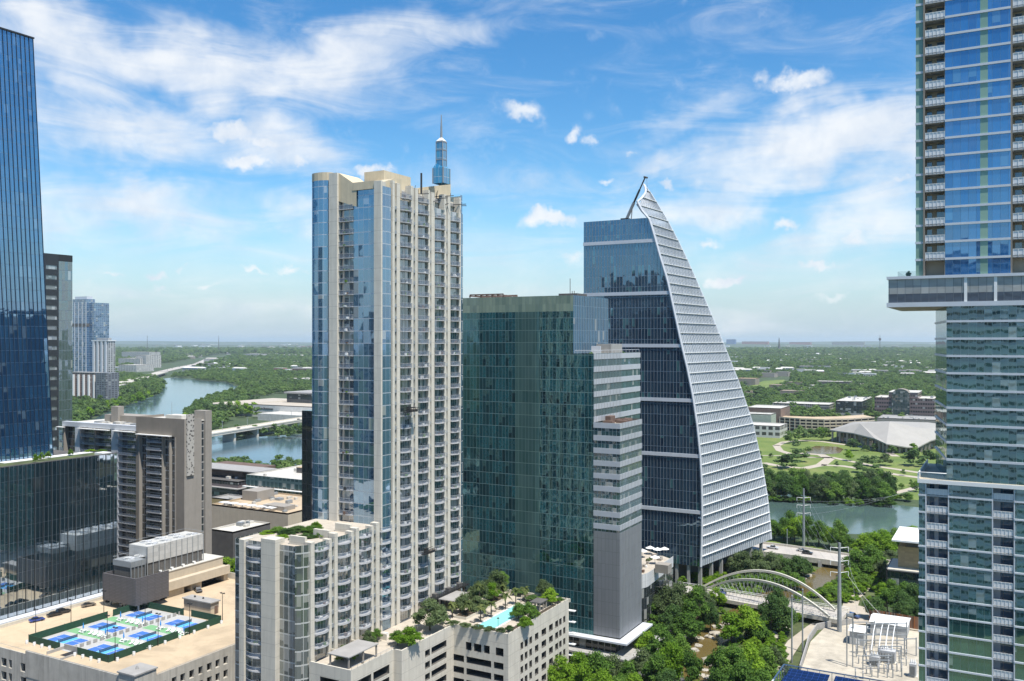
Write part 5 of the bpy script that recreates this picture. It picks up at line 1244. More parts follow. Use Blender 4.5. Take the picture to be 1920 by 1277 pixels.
        for a, b in (((xa, ya), (xb, ya)), ((xb, ya), (xb, yb)), ((xa, ya), (xa, yb)), ((xa, yb), (xb, yb))): mb.tube([(*a, zb + 1.0), (*b, zb + 1.0)], .05, 4)
        mb.build('guard_rail', M['steel'], K)
    fx = []
    ya, yb = xY(276, -268)[0], xY(381, -268)[0]
    fans = [(-270.6, ya + (yb - ya) * t) for t in (.16, .4, .64, .88)] + [(-275.0, ya + (yb - ya) * t) for t in (.2, .45, .7)]
    cooler('long white cooling tower with seven round fans on the garage plant roof', -277.6, -268, ya, yb, 20.9, 31.0, fans, True)
    cooler('small grey cooling tower inside the dark louvre screen', -275.4, -266, 211.5, ya - 2.5, 18.6, 27.6, [(-270.7, 214.5), (-270.7, 219)], False)
    # hut
    hx0, hy = yX(346, 233)[0], 233.0
    Hh = thing('utility_hut', 'small tan utility hut with grey sheet roof and brown door on the garage deck', 'hut', G(378, 1145, zr) + (zr,))
    hx, hyy = G(345, 1144, zr); hx2, hy2 = G(395, 1143.5, zr); 
    hy2 = hyy = (hyy + 0); xw = yX(395, hyy)[0]; ybk = xY(410, xw)[0]
    box_part('wall', M['hut'], Hh, hx, xw, hyy, ybk, zr, zr + 4.0); box_part('roof', M['roofg'], Hh, hx - .5, xw + .5, hyy - .5, ybk + .4, zr + 4.01, zr + 4.35)
    box_part('wall_band', M['tan2'], Hh, hx - .06, xw + .06, hyy - .06, ybk, zr + 2.0, zr + 3.9); box_part('door', M['brown'], Hh, xw + .01, xw + .12, hyy + 1.6, hyy + 3.0, zr, zr + 2.7)
    for k in (3, 7): mb = MB(); mb.tube([(hx + k, hyy + 2, zr + 4.35), (hx + k, hyy + 2, zr + 4.9)], [.4, .2], 6); mb.build('roof_vent', M['black'], Hh)
    # courts
    fx0, fx1, fy0, fy1 = -263.0, -226.2, 172.3, 214.0
    F_ = thing('court_fence', 'dark green windscreen fence around the ball courts on the garage roof', 'fence', (fx0, fy0, zr))
    def pan(a, b, hgt=2.2): 
        mb = MB(); t = .06
        if abs(a[0] - b[0]) < .01: mb.box(a[0] - t, a[0] + t, a[1], b[1], zr + .05, zr + hgt)
        else: mb.box(a[0], b[0], a[1] - t, a[1] + t, zr + .05, zr + hgt)
        mb.build('windscreen_panel', M['green_screen'], F_)
    pan((fx0, fy0), (fx0, 200)); pan((fx0, 202), (fx0, fy1)); pan((fx0 + .1, fy1), (fx0 + 20, fy1)); pan((fx0 + 23, fy1 + .5), (fx1, fy1 + .5)); pan((fx0 + .1, fy0), (-248, fy0)); pan((-240, fy0), (fx1 - .1, fy0)); pan((fx1, fy0), (fx1, 197)); pan((fx1, 199.5), (fx1, fy1 + .4))
    mb = MB(); 
    for k in range(18): mb.box(-244.9, -244.7, fy0 + 2 + k * 2.3, fy0 + 3.3 + k * 2.3, zr + .1, zr + 1.1)
    mb.build('divider_panel', M['grey_conc'], F_)
    for a in [(fx0, fy0 + k * 6) for k in range(8)] + [(fx1, fy0 + k * 6) for k in range(8)]:
        mb = MB(); mb.tube([(a[0], a[1], zr), (a[0], a[1], zr + 2.4)], .07, 5); mb.build('fence_post', M['black'], F_)
    o = sheet('court_surface', [(fx0 + .2, fy0 + .2), (fx1 - .2, fy0 + .2), (fx1 - .2, fy1 - .2), (fx0 + .2, fy1 - .2)], zr + .02, M['court_grey'])
    for yc in (186.3, 200.0): sheet('court_apron', [(fx0 + .3, yc - 1.9), (-245.2, yc - 1.9), (-245.2, yc + 1.9), (fx0 + .3, yc + 1.9)], zr + .03, M['court_green']); sheet('court_apron', [(-244.2, yc - 1.9), (fx1 - .3, yc - 1.9), (fx1 - .3, yc + 1.9), (-244.2, yc + 1.9)], zr + .03, M['court_green'])
    nets = []
    for cx in (-254.2, -235.3):
        for cy in (179.3, 193.2, 207.2):
            mb = MB(); bx = lambda a, b, c, d, z, m: mb.face([(cx + a, cy + c, z), (cx + b, cy + c, z), (cx + b, cy + d, z), (cx + a, cy + d, z)], m)
            bx(-6.1, 6.1, -2.9, 2.9, zr + .05, 0); bx(-2.0, 2.0, -2.9, 2.9, zr + .056, 1)
            for a in (-6.1, 6.1, -2.0, 2.0): bx(a - .06, a + .06, -2.9, 2.9, zr + .062, 2)
            for c in (-2.9, 2.9): bx(-6.1, 6.1, c - .06, c + .06, zr + .066, 2)
            bx(-6.1, -2.0, -.05, .05, zr + .066, 2); bx(2.0, 6.1, -.05, .05, zr + .066, 2)
            tag(mb.build('court_marking', [M['court_blue'], M['court_lite'], M['white']]), kind='structure')
            n = thing('court_net', '', 'net', (cx, cy, zr), 0, 'nets on the blue roof courts'); nets.append(n)
            mb = MB(); mb.box(cx - .03, cx + .03, cy - 3.2, cy + 3.2, zr + .1, zr + .95); mb.build('net_mesh', M['net'], n)
            for s in (-3.2, 3.2): mb = MB(); mb.tube([(cx, cy + s, zr), (cx, cy + s, zr + 1.1)], .07, 5); mb.build('post', M['black'], n)
    by_place(nets, 'dark net across a blue court on the garage roof')
    # benches, loungers, closed umbrellas, barrels, lamps
    seats, umbs, barrels, lamps, tables = [], [], [], [], []
    pl = None
    def lounger(xx, yy, rot):
        r = thing('sun_lounger', '', 'lounger', (xx, yy, zr + .03), rot, 'white loungers between the courts')
        me = LOUNGE.data; link_mesh('seat', LOUNGE.data, r); link_mesh('backrest', LOUNGE2.data, r); seats.append(r)
    mb = MB(); mb.box(-.35, .35, -.9, .5, .3, .42)
    for sx in (-.3, .26): 
        for sy in (-.85, .4): mb.box(sx, sx + .05, sy, sy + .05, 0, .3)
    LOUNGE = mb.build('seat', M['white']); mb = MB(); mb.face([(-.35, .5, .42), (.35, .5, .42), (.35, 1.0, 1.05), (-.35, 1.0, 1.05)]); mb.face([(-.35, 1.05, 1.0), (.35, 1.05, 1.0), (.35, .55, .36), (-.35, .55, .36)]); LOUNGE2 = mb.build('backrest', M['white'])
    for xb in (-253.0, -234.0):
        for yc in (186.3, 200.0):
            for k in range(5): lounger(xb + k * 1.15, yc + (.3 if k % 2 else -.2), .35)
            for xq in (xb - 3.6, xb + 7.0):
                t = thing('picnic_table', '', 'table', (xq, yc, zr + .03), 0, 'white tables between the courts'); tables.append(t)
                mb = MB(); mb.box(xq - 1, xq + 1, yc - .5, yc + .5, zr + .75, zr + .83); mb.build('table_top', M['white'], t)
                for s in (-1, 1): mb = MB(); mb.box(xq - 1, xq + 1, yc + s * .95 - .16, yc + s * .95 + .16, zr + .42, zr + .48); mb.build('bench', M['white'], t)
                mb = MB(); mb.box(xq - .7, xq - .6, yc - .9, yc + .9, zr + .03, zr + .74); mb.box(xq + .6, xq + .7, yc - .9, yc + .9, zr + .03, zr + .74); mb.build('leg', M['white'], t)
                u = thing('closed_umbrella', '', 'umbrella', (xq, yc, zr + .03), 0, 'closed blue umbrellas by the courts'); umbs.append(u)
                mb = MB(); mb.tube([(xq, yc, zr + .05), (xq, yc, zr + 3.2)], .05, 5); mb.build('pole', M['steel'], u); mb = MB(); mb.tube([(xq, yc, zr + 1.3), (xq, yc, zr + 1.7), (xq, yc, zr + 3.1)], [.16, .24, .05], 8); mb.build('canopy', M['blue_cloth'], u)
    bpy.data.objects.remove(LOUNGE); bpy.data.objects.remove(LOUNGE2)
    by_place(seats, 'white sun lounger on green strip between blue courts'); by_place(tables, 'white picnic table on green strip between courts'); by_place(umbs, 'closed blue umbrella standing between the blue courts')
    for xx, yy in [(-262 + k * 3.6, fy0 - 1.2) for k in range(4)] + [(-239.5 + k * 3.6, fy0 - 1.2) for k in range(4)] + [(fx1 + 1.2, fy0 + 2 + k * 5.6) for k in range(8)]:
        b = thing('white_barrel', '', 'barrel', (xx, yy, zr), 0, 'white barrels along the court fence'); barrels.append(b)
        mb = MB(); mb.tube([(xx, yy, zr), (xx, yy, zr + .5), (xx, yy, zr + 1.0)], [.4, .45, .4], 9); mb.build('drum', M['white'], b); mb = MB(); mb.tube([(xx, yy, zr + 1.0), (xx, yy, zr + 1.06)], .42, 9); mb.build('lid', M['whitemetal'], b)
    by_place(barrels, 'white ballast barrel along the outside of court fence')
    for xx, yy, hh in ((-263.6, 175, 9), (-263.6, 187, 9), (-263.6, 199, 9), (-263.6, 212, 9), (-225.6, 174, 9.5), (-225.6, 189, 9.5), (-225.6, 201, 9.5), (-225.6, 214.5, 9.5), (-244.8, 186, 7), (-244.8, 200, 7), (-212, 250, 8)):
        l = thing('lamp_post', '', 'lamp post', (xx, yy, zr), 0, 'thin lamp posts around the courts'); lamps.append(l)
        mb = MB(); mb.tube([(xx, yy, zr), (xx, yy, zr + hh)], [.13, .08], 5); mb.build('pole', M['black'], l); mb = MB(); mb.box(xx - .9, xx + .9, yy - .1, yy + .1, zr + hh, zr + hh + .12); mb.box(xx - .9, xx - .4, yy - .3, yy + .3, zr + hh + .12, zr + hh + .3); mb.box(xx + .4, xx + .9, yy - .3, yy + .3, zr + hh + .12, zr + hh + .3); mb.build('lamp_head', M['black'], l)
    by_place(lamps, 'thin black lamp post around the roof courts')
    # ramp walls beside the gap in the fence
    Rm = thing('ramp_wall', 'low concrete ramp walls in the gap of the court fence', 'wall', (-244, 172, zr)); box_part('wall', M['grey_conc'], Rm, -247.6, -240.4, 173.4, 173.7, zr, zr + 1.6); box_part('wall', M['grey_conc'], Rm, -248, -247.7, 168.0, 173.7, zr, zr + .9); box_part('ramp_opening', M['dark'], Rm, -244, -240.5, 169.5, 173.35, zr + .03, zr + .06); box_part('wall', M['grey_conc'], Rm, -240.3, -240.0, 167.0, 173.2, zr, zr + .5)
M['casing'] = panel('cooling_casing', (.46, .46, .44), 2.2, 1.5, .05, .7, .6, .1)
M['grey_conc2'] = plain('stained_concrete', (.43, .405, .355), .9, var=.1, streak=.35)
M['screen2'] = panel('cooling_louvre', (.13, .125, .115), 1.2, .35, .08, .4, .7)
court_garage()

# ------------------------------------------------------------------ vehicles
CARS = {}
def car_meshes(kind):
    if kind in CARS: return CARS[kind]
    if kind == 'pickup': prof = [(-2.8, .45), (-2.8, .95), (-1.0, 1.0), (-.95, 1.05), (1.2, 1.05), (2.55, .95), (2.75, .7), (2.75, .4)]; cab = [(-1.0, 1.02), (-.8, 1.75), (.55, 1.78), (1.25, 1.03)]; w = .98
    elif kind == 'suv': prof = [(-2.35, .4), (-2.4, .95), (-2.3, 1.1), (1.0, 1.08), (2.2, .98), (2.4, .7), (2.4, .38)]; cab = [(-2.25, 1.08), (-1.9, 1.7), (.3, 1.74), (1.05, 1.06)]; w = .95
    else: prof = [(-2.3, .38), (-2.35, .8), (-2.2, .95), (-1.2, .98), (1.0, .96), (2.1, .82), (2.3, .6), (2.3, .33)]; cab = [(-1.75, .95), (-1.0, 1.42), (.25, 1.45), (1.1, .94)]; w = .9
    def ext(pr, ww, inset=0.0):
        mb = MB(); n = len(pr)
        L_ = [(x, -ww + (inset if z > 1.3 else 0), z) for x, z in pr]; R_ = [(x, ww - (inset if z > 1.3 else 0), z) for x, z in pr]
        for k in range(n):
            j = (k + 1) % n; mb.face([L_[j], L_[k], R_[k], R_[j]])
        mb.face(L_[::1]); mb.face(R_[::-1]); return mb
    b = ext(prof, w); c = ext(cab, w - .06, .14)
    bo = b.build('body', carpaint('p', (.5, .5, .5))); co = c.build('cabin', M['autoglass'])
    rf = MB(); (xa, za), (xb, zb) = cab[1], cab[2]; rf.box(xa + .05, xb - .05, -w + .22, w - .22, max(za, zb) - .03, max(za, zb) + .03); ro = rf.build('roof', M['white'])
    wh = MB(); wh.tube([(0, -.11, 0), (0, .11, 0)], .34, 12); wo = wh.build('wheel', M['tyre'])
    CARS[kind] = (bo.data, co.data, ro.data, wo.data, prof[-2][0] - 1.05, w)
    for o in (bo, co, ro, wo): bpy.data.objects.remove(o)
    return CARS[kind]
PAINT = {}
def vehicle(kind, label, colour, x, y, z, rot, cat='car', group=None, name=None):
    b, c, r, w, ax, hw = car_meshes(kind)
    T = thing(name or {'pickup': 'pickup_truck', 'suv': 'parked_car'}.get(kind, 'parked_car'), label, cat, (x, y, z), rot, group)
    if colour not in PAINT: PAINT[colour] = carpaint('car_paint', colour)
    key = (kind, colour)
    if key not in CARS:
        b2 = b.copy(); b2.materials.clear(); b2.materials.append(PAINT[colour]); r2 = r.copy(); r2.materials.clear(); r2.materials.append(PAINT[colour]); CARS[key] = (b2, r2)
    link_mesh('body', CARS[key][0], T); link_mesh('cabin', c, T); link_mesh('roof', CARS[key][1], T)
    for sx in (-ax, ax):
        for sy in (-hw + .05, hw - .05): link_mesh('wheel', w, T, (sx, sy, .34))
    return T
zr = 12.0
for px, py, k, lab, colr, rot in ((69, 1165, 'car', 'bright blue sedan parked by the left garage wall', (.02, .06, .30), 1.35), (102, 1155, 'car', 'black sedan parked near the blue sedan on the garage roof', (.012, .012, .014), 1.4), (118, 1150, 'suv', 'black hatchback parked behind the black sedan, farther from the blue one', (.015, .016, .022), 1.45),
                                 (166, 1137, 'car', 'bronze grey sedan parked alone by the wall near louvre screen', (.16, .14, .12), 1.3), (240, 1135, 'pickup', 'white pickup truck under the dark louvre screen', (.7, .7, .7), 1.0), (371, 1109, 'pickup', 'black pickup truck parked beside the tan plant building', (.012, .012, .016), -.5), (208, 1127, 'suv', 'dark van in the shade below the louvre screen', (.05, .05, .06), 1.4)):
    x, y = G(px, py, zr); vehicle(k, lab, colr, x, y, zr, rot, 'pickup truck' if k == 'pickup' else 'car')

# ------------------------------------------------------------------ pool terrace on the white garage
def pool_terrace():
    z = 24.0
    pc = [G(px, py, z) for px, py in ((912, 1176), (946, 1146), (993, 1137), (938, 1177))]
    xa, xb = -131.6, -126.2; ya, yb = 218.5, 243.0
    sheet('pool_rim', [(xa - .6, ya - .6), (xb + .6, ya - .6), (xb + .6, yb + .6), (xa - .6, yb + .6)], z + .02, M['white'])
    sheet('swimming_pool', [(xa, ya), (xb, ya), (xb, yb), (xa, yb)], z + .03, M['pool'])
    def planter(lab, x0, x1, y0, y1, h=.7):
        T = thing('planter', lab, 'planter', ((x0 + x1) / 2, (y0 + y1) / 2, z)); box_part('planter_box', M['white_conc'], T, x0, x1, y0, y1, z, z + h); box_part('soil', M['soil'], T, x0 + .15, x1 - .15, y0 + .15, y1 - .15, z + h + .005, z + h + .02)
    planter('low white planter along the front edge of the pool terrace', -135.5, -120.2, 214.8, 216.6)
    planter('long white planter along the street edge beside the pool', -121.2, -119.4, 217, 246)
    planter('white planter at the far end of the pool terrace', -134, -121, 249.5, 251.6)
    planter('white planter between the tower and the palms', -141, -137, 222, 246)
    seats = []
    mb = MB(); mb.box(-.35, .35, -.95, .6, .25, .38); mb.face([(-.35, .6, .38), (.35, .6, .38), (.35, 1.0, .85), (-.35, 1.0, .85)]); mb.face([(-.35, 1.02, .8), (.35, 1.02, .8), (.35, .62, .34), (-.35, .62, .34)]); lo = mb.build('seat', M['tan2'])
    for k in range(9):
        r = thing('deck_lounger', '', 'lounger', (-134.2, 221 + k * 2.4, z), R(-90), 'loungers around the pool'); link_mesh('seat', lo.data, r); seats.append(r)
    for k in range(6):
        r = thing('deck_lounger', '', 'lounger', (-132 + k * 1.5, 246.6, z), 0, 'loungers around the pool'); link_mesh('seat', lo.data, r); seats.append(r)
    bpy.data.objects.remove(lo); by_place(seats, 'tan lounger beside the turquoise rooftop pool')
    def pavilion(lab, x0, x1, y0, y1, h, roof, wall=None):
        T = thing('pavilion', lab, 'pavilion', ((x0 + x1) / 2, (y0 + y1) / 2, z)); box_part('roof', roof, T, x0, x1, y0, y1, z + h, z + h + .25)
        for xx in (x0 + .3, x1 - .6):
            for yy in (y0 + .3, (y0 + y1) / 2, y1 - .6): box_part('post', M['tan2'], T, xx, xx + .35, yy, yy + .35, z, z + h)
        if wall: box_part('back_wall', wall, T, x0 + .7, x1 - .7, y1 - .9, y1 - .65, z, z + h - .02)
    pavilion('grey roofed pavilion at the corner of the lower terrace', -147.0, -140.4, 173.6, 185.4, 3.2, M['roofg'])
    pavilion('grey roofed pavilion beside the tower foot behind round trees', -149.5, -143.5, 226, 236, 3.2, M['roofg'], M['tan2'])
    pavilion('small dark pergola beside the pool', -125.2, -121.6, 238.5, 243.5, 2.5, M['roofd'])
    for k, yy in enumerate((180.5, 188.5, 196.5)):
        T = thing('garden_wall', ('low white wall stepping out from the tower, nearest the corner pavilion', 'low white wall stepping out from the tower, middle of three', 'low white wall stepping out from the tower, nearest the round trees')[k], 'wall', (-148, yy, z)); mb = MB(); mb.prism([(-151.6, yy), (-146.2, yy), (-146.2, yy + .3), (-151.6, yy + .3)], z, z + 1.7); mb.build('wall', M['white_conc'], T)
        s = thing('terrace_sofa', ('white terrace sofa by the corner pavilion', 'white terrace sofa between two low walls', 'white terrace sofa nearest the round trees')[k], 'sofa', (-149, yy + 2.5, z)); box_part('seat', M['white'], s, -150, -148, yy + 2, yy + 3, z, z + .45); box_part('backrest', M['white'], s, -150, -148, yy + 3.01, yy + 3.3, z, z + .9)
    for lab, px, py in (('black round lamp at the front corner by the pool', 940, 1176),):
        x, y = -124.0, 217.6; T = thing('lamp_post', lab, 'lamp post', (x, y, z)); mb = MB(); mb.tube([(x, y, z), (x, y, z + 3.4)], .07, 5); mb.build('pole', M['black'], T); mb = MB(); mb.tube([(x, y, z + 3.4), (x, y, z + 3.6), (x, y, z + 3.8)], [.1, .45, .1], 8); mb.build('lamp_head', M['black'], T)
pool_terrace()
def gantry():
    for lab, x, y, z, wv, ax in (('dark cleaning gondola hanging high on the balcony side of the cream tower', -150.2, xY(760, -151.8)[0], Z(770, 262), 6.0, 0), ('dark cleaning gondola hanging low on the balcony side of the cream tower', -150.2, xY(793, -151.8)[0], Z(1034, 268), 6.0, 0)):
        T = thing('cleaning_gondola', lab, 'gondola', (x, y, z))
        mb = MB(); mb.box(x - .2, x + 1.2, y - wv / 2, y + wv / 2, z - .1, z + .1); mb.build('platform', M['black'], T)
        mb = MB()
        for q in (.5, 1.1): mb.tube([(x + 1.2, y - wv / 2, z + q), (x + 1.2, y + wv / 2, z + q)], .09, 4); mb.tube([(x - .2, y - wv / 2, z + q), (x - .2, y + wv / 2, z + q)], .09, 4)
        for k in range(7): yy = y - wv / 2 + k * wv / 6; mb.tube([(x + 1.2, yy, z), (x + 1.2, yy, z + 1.2)], .07, 4)
        mb.build('railing', M['black'], T)
        for k in (-1.8, .2, 1.6): box_part('tool_box', M['tan'] if k > 0 else M['black'], T, x, x + .8, y + k, y + k + 1.1, z + .11, z + (.7 if k > 0 else 1.5))
        mb = MB(); mb.tube([(x + .4, y - wv / 2, z + 1.2), (x + .4, y - wv / 2, z + 60 if z < 60 else 140)], .05, 3); mb.tube([(x + .4, y + wv / 2, z + 1.2), (x + .4, y + wv / 2, z + 60 if z < 60 else 140)], .05, 3); mb.build('cable', M['black'], T)
    x0, y0, y1, z = -151.5, xY(783, -151.8)[0], xY(866, -151.8)[0], 27.5
    T = thing('work_platform', 'long dark mast climbing work platform along the foot of the cream tower', 'work platform', (x0, (y0 + y1) / 2, 24))
    box_part('deck', M['black'], T, x0, x0 + 2.4, y0, y1, z, z + .3)
    mb = MB()
    for q in (.6, 1.3): mb.tube([(x0 + 2.4, y0, z + q), (x0 + 2.4, y1, z + q)], .08, 4)
    for k in range(24): yy = y0 + (y1 - y0) * k / 23; mb.tube([(x0 + 2.4, yy, z), (x0 + 2.4, yy, z + 1.4)], .07, 4); mb.tube([(x0 + 2.4, yy, z), (x0 + 2.2, yy + 1.0, z - 1.2)], .08, 4)
    mb.tube([(x0 + 2.2, y0, z - 1.2), (x0 + 2.2, y1, z - 1.2)], .1, 4)
    mb.build('guard_rail', M['black'], T)
    for t in (.1, .4, .7, .93): yy = y0 + (y1 - y0) * t; box_part('mast', M['black'], T, x0 + .9, x0 + 1.5, yy, yy + .6, 24, z - .01)
    for t in (.25, .55, .8): yy = y0 + (y1 - y0) * t; box_part('tool_box', M['roofd'], T, x0 + .6, x0 + 1.8, yy, yy + 1.6, z + .31, z + 1.4)
gantry()
# ------------------------------------------------------------------ blocks between the condominium and the lake
def block(name, label, cat, px0, pxc, px1, py_base, zt, zbase=0.0, wall=None, roof='roofw', d=None, units=0, seed=1, par=.8, dep=None):
    """box on the street grid: px0..pxc front face, pxc..px1 side face, front corner standing at (pxc, py_base)"""
    x1, y0 = G(pxc, py_base, zbase); x0 = yX(px0, y0)[0]; y1 = xY(px1, x1)[0] if dep is None else y0 + dep
    T = thing(name, label, cat, ((x0 + x1) / 2, (y0 + y1) / 2, 0))
    mb = MB(); mb.box(x0, x1, y0, y1, 0, zt, skip='tb'); mb.build('wall', wall or M['tan'], T)
    box_part('roof', M[roof], T, x0 + .3, x1 - .3, y0 + .3, y1 - .3, zt - par - .3, zt - par)
    mb = MB()
    for a in ((x0, x1, y0, y0 + .3), (x0, x1, y1 - .3, y1), (x0, x0 + .3, y0 + .3, y1 - .3), (x1 - .3, x1, y0 + .3, y1 - .3)): mb.box(*a, zt - par + .01, zt + .02)
    mb.build('parapet', M[roof] if roof != 'terr' else M['white_conc'], T)
    if units: roof_units(T, x0 + 1, x1 - 1, y0 + 1, y1 - 1, zt - par, units, seed)
    return T, x0, x1, y0, y1
gdark = glass('office_glass', 3.2, 3.9, (.02, .03, .032), (.06, .08, .08), (.27, .215, .14), ior=1.8, mw=1.0, mh=.7, wave=.02, blinds=.1)
gband = glass('band_glass', 2.4, 3.6, (.02, .02, .025), (.05, .05, .055), (.13, .10, .10), ior=1.6, mw=.2, mh=1.7, wave=.02)
gmall = glass('plain_office_glass', 2.6, 3.8, (.03, .035, .04), (.08, .09, .10), (.35, .33, .30), ior=1.7, mw=.5, mh=1.2, wave=.02)
T, x0, x1, y0, y1 = block('office_building', 'tan stone office building with green glass upper storey and white ledge', 'office building', 462, 600, 640, 978, 23, 0, gdark, 'roofw', units=10, seed=4, dep=55)
box_part('upper_storey', glass('upper_office_glass', 3.2, 5, (.02, .05, .06), (.06, .10, .10), (.05, .10, .11), ior=1.8, mw=.8, mh=1.4), T, x0 - .2, x1, y0 - .15, y0 - .002, 17, 23.0); box_part('white_ledge', M['white'], T, x0 - 1.5, x1, y0 - 2.2, y0 - .16, 15.9, 16.3)
box_part('penthouse', M['roofd'], T, x0 + 18, x1, y0 + 24, y0 + 44, 22.0, 25.5); box_part('penthouse_roof', M['deck_conc'], T, x0 + 17.7, x1, y0 + 23.7, y0 + 44.3, 25.51, 25.8)
T, x0, x1, y0, y1 = block('civic_hall', 'low dark brown hall with stacked flat roofs beside the lake trees', 'hall', 330, 446, 450, 948, 15, 0, gband, 'roofd', units=4, seed=6, dep=46)
box_part('upper_hall', M['brown'], T, x0, x1 - 10, y0 + 14, y0 + 44, 15.01, 19.5); box_part('canopy_roof', M['roofg'], T, x0 - 2, x1 + 2, y0 - 2.5, y0 + 8, 10.3, 10.8); box_part('upper_canopy', M['roofg'], T, x0, x1 + 5, y0 + 10, y0 + 30, 19.51, 20)
block('shop_building', 'yellow stone low building in front of the brown hall', 'building', 396, 452, 462, 962, 7.5, 0, plain('yellow_stone', (.40, .29, .14), .85, var=.15), 'roofg', units=2, seed=9, dep=14)
T, x0, x1, y0, y1 = block('roof_terrace_building', 'low building with tan roof deck and rooftop units behind the lower wing', 'building', 396, 540, 590, 1030, 18, 0, M['hut'], 'deck_conc', units=22, seed=12, dep=44)
box_part('roof_hut', M['tan2'], T, x0 + 2, x0 + 13, y0 + 20, y0 + 33, 17.21, 22.5); box_part('roof_hut', M['tan2'], T, x1 - 22, x1 - 8, y0 + 6, y0 + 14, 17.21, 19.4)
for k in range(6): 
    xx = x0 + 4 + k * 6.5; mb = MB(); mb.box(xx, xx + 4.6, y0 + 1.2, y0 + 5, 18.8, 19.1); mb.box(xx + 2, xx + 2.3, y0 + 3, y0 + 3.3, 17.21, 18.8); mb.build('patio_canopy', M['white'], T)
T, x0, x1, y0, y1 = block('dark_hall', 'black walled low building with a mural beside the green street trees', 'building', 396, 437, 442, 1060, 15.5, 0, M['roofd'], 'roofw', units=5, seed=3, dep=24)
# dark slab just left of the cream tower
T = thing('dark_slab', 'narrow black glass slab showing beside the cream tower edge', 'building', (*P(572, 300), 0)); (xa, ya) = P(571, 330); xs = xY(580, xa)[0]
box_part('wall', glass('black_slab_glass', 2, 4, (.005, .008, .012), (.015, .02, .025), (.02, .022, .025), ior=1.7, blinds=0), T, yX(566, ya)[0], xa + 6, ya, ya + 14, 0, Z(770, 330))
# newspaper building across the lake with its sign
T, x0, x1, y0, y1 = block('press_building', 'wide low white building with dark glass penthouse across the lake', 'building', 462, 640, 700, 790, 17, 0, plain('white_stucco', (.56, .54, .50), .8), 'terr', dep=180, par=1)
box_part('front_terrace', M['terr'], T, x0 - 75, x0 - .1, y0 - 4, y0 + 130, 0, 15.4); box_part('terrace_glazing', M['roofd'], T, x0 - 75.3, x0 - 1, y0 - 4.3, y0 - 4.01, 8, 12)
box_part('penthouse', glass('penthouse_glass', 4, 4, (.02, .025, .03), (.05, .06, .07), (.12, .12, .13), ior=1.6), T, x0 + 18, x0 + 78, y0 + 60, y0 + 110, 16.01, 29); box_part('penthouse_roof', M['roofg'], T, x0 + 15, x0 + 81, y0 + 57, y0 + 113, 29.01, 31)
box_part('loading_wing', M['roofw'], T, x0 + 60, x1 + 40, y0 - 40, y0 - .1, 0, 9)
def sign(txt, size, loc, parent, mat, name='sign_lettering'):
    cu = bpy.data.curves.new(name, 'FONT'); cu.body = txt; cu.size = size; cu.extrude = .15
    o = bpy.data.objects.new(name, cu); C.objects.link(o); dg = bpy.context.evaluated_depsgraph_get(); me = bpy.data.meshes.new_from_object(o.evaluated_get(dg)); bpy.data.objects.remove(o)
    me.materials.clear(); me.materials.append(mat); q = bpy.data.objects.new(name, me); C.objects.link(q); q.parent = parent; q.rotation_euler = (R(90), 0, 0)
    q.location = (loc[0] - parent.location.x, loc[1] - parent.location.y, loc[2]); return q
sign('Austin American-Statesman', 4.2, (x0 + 2, y0 - .3, 10.5), T, M['black'])
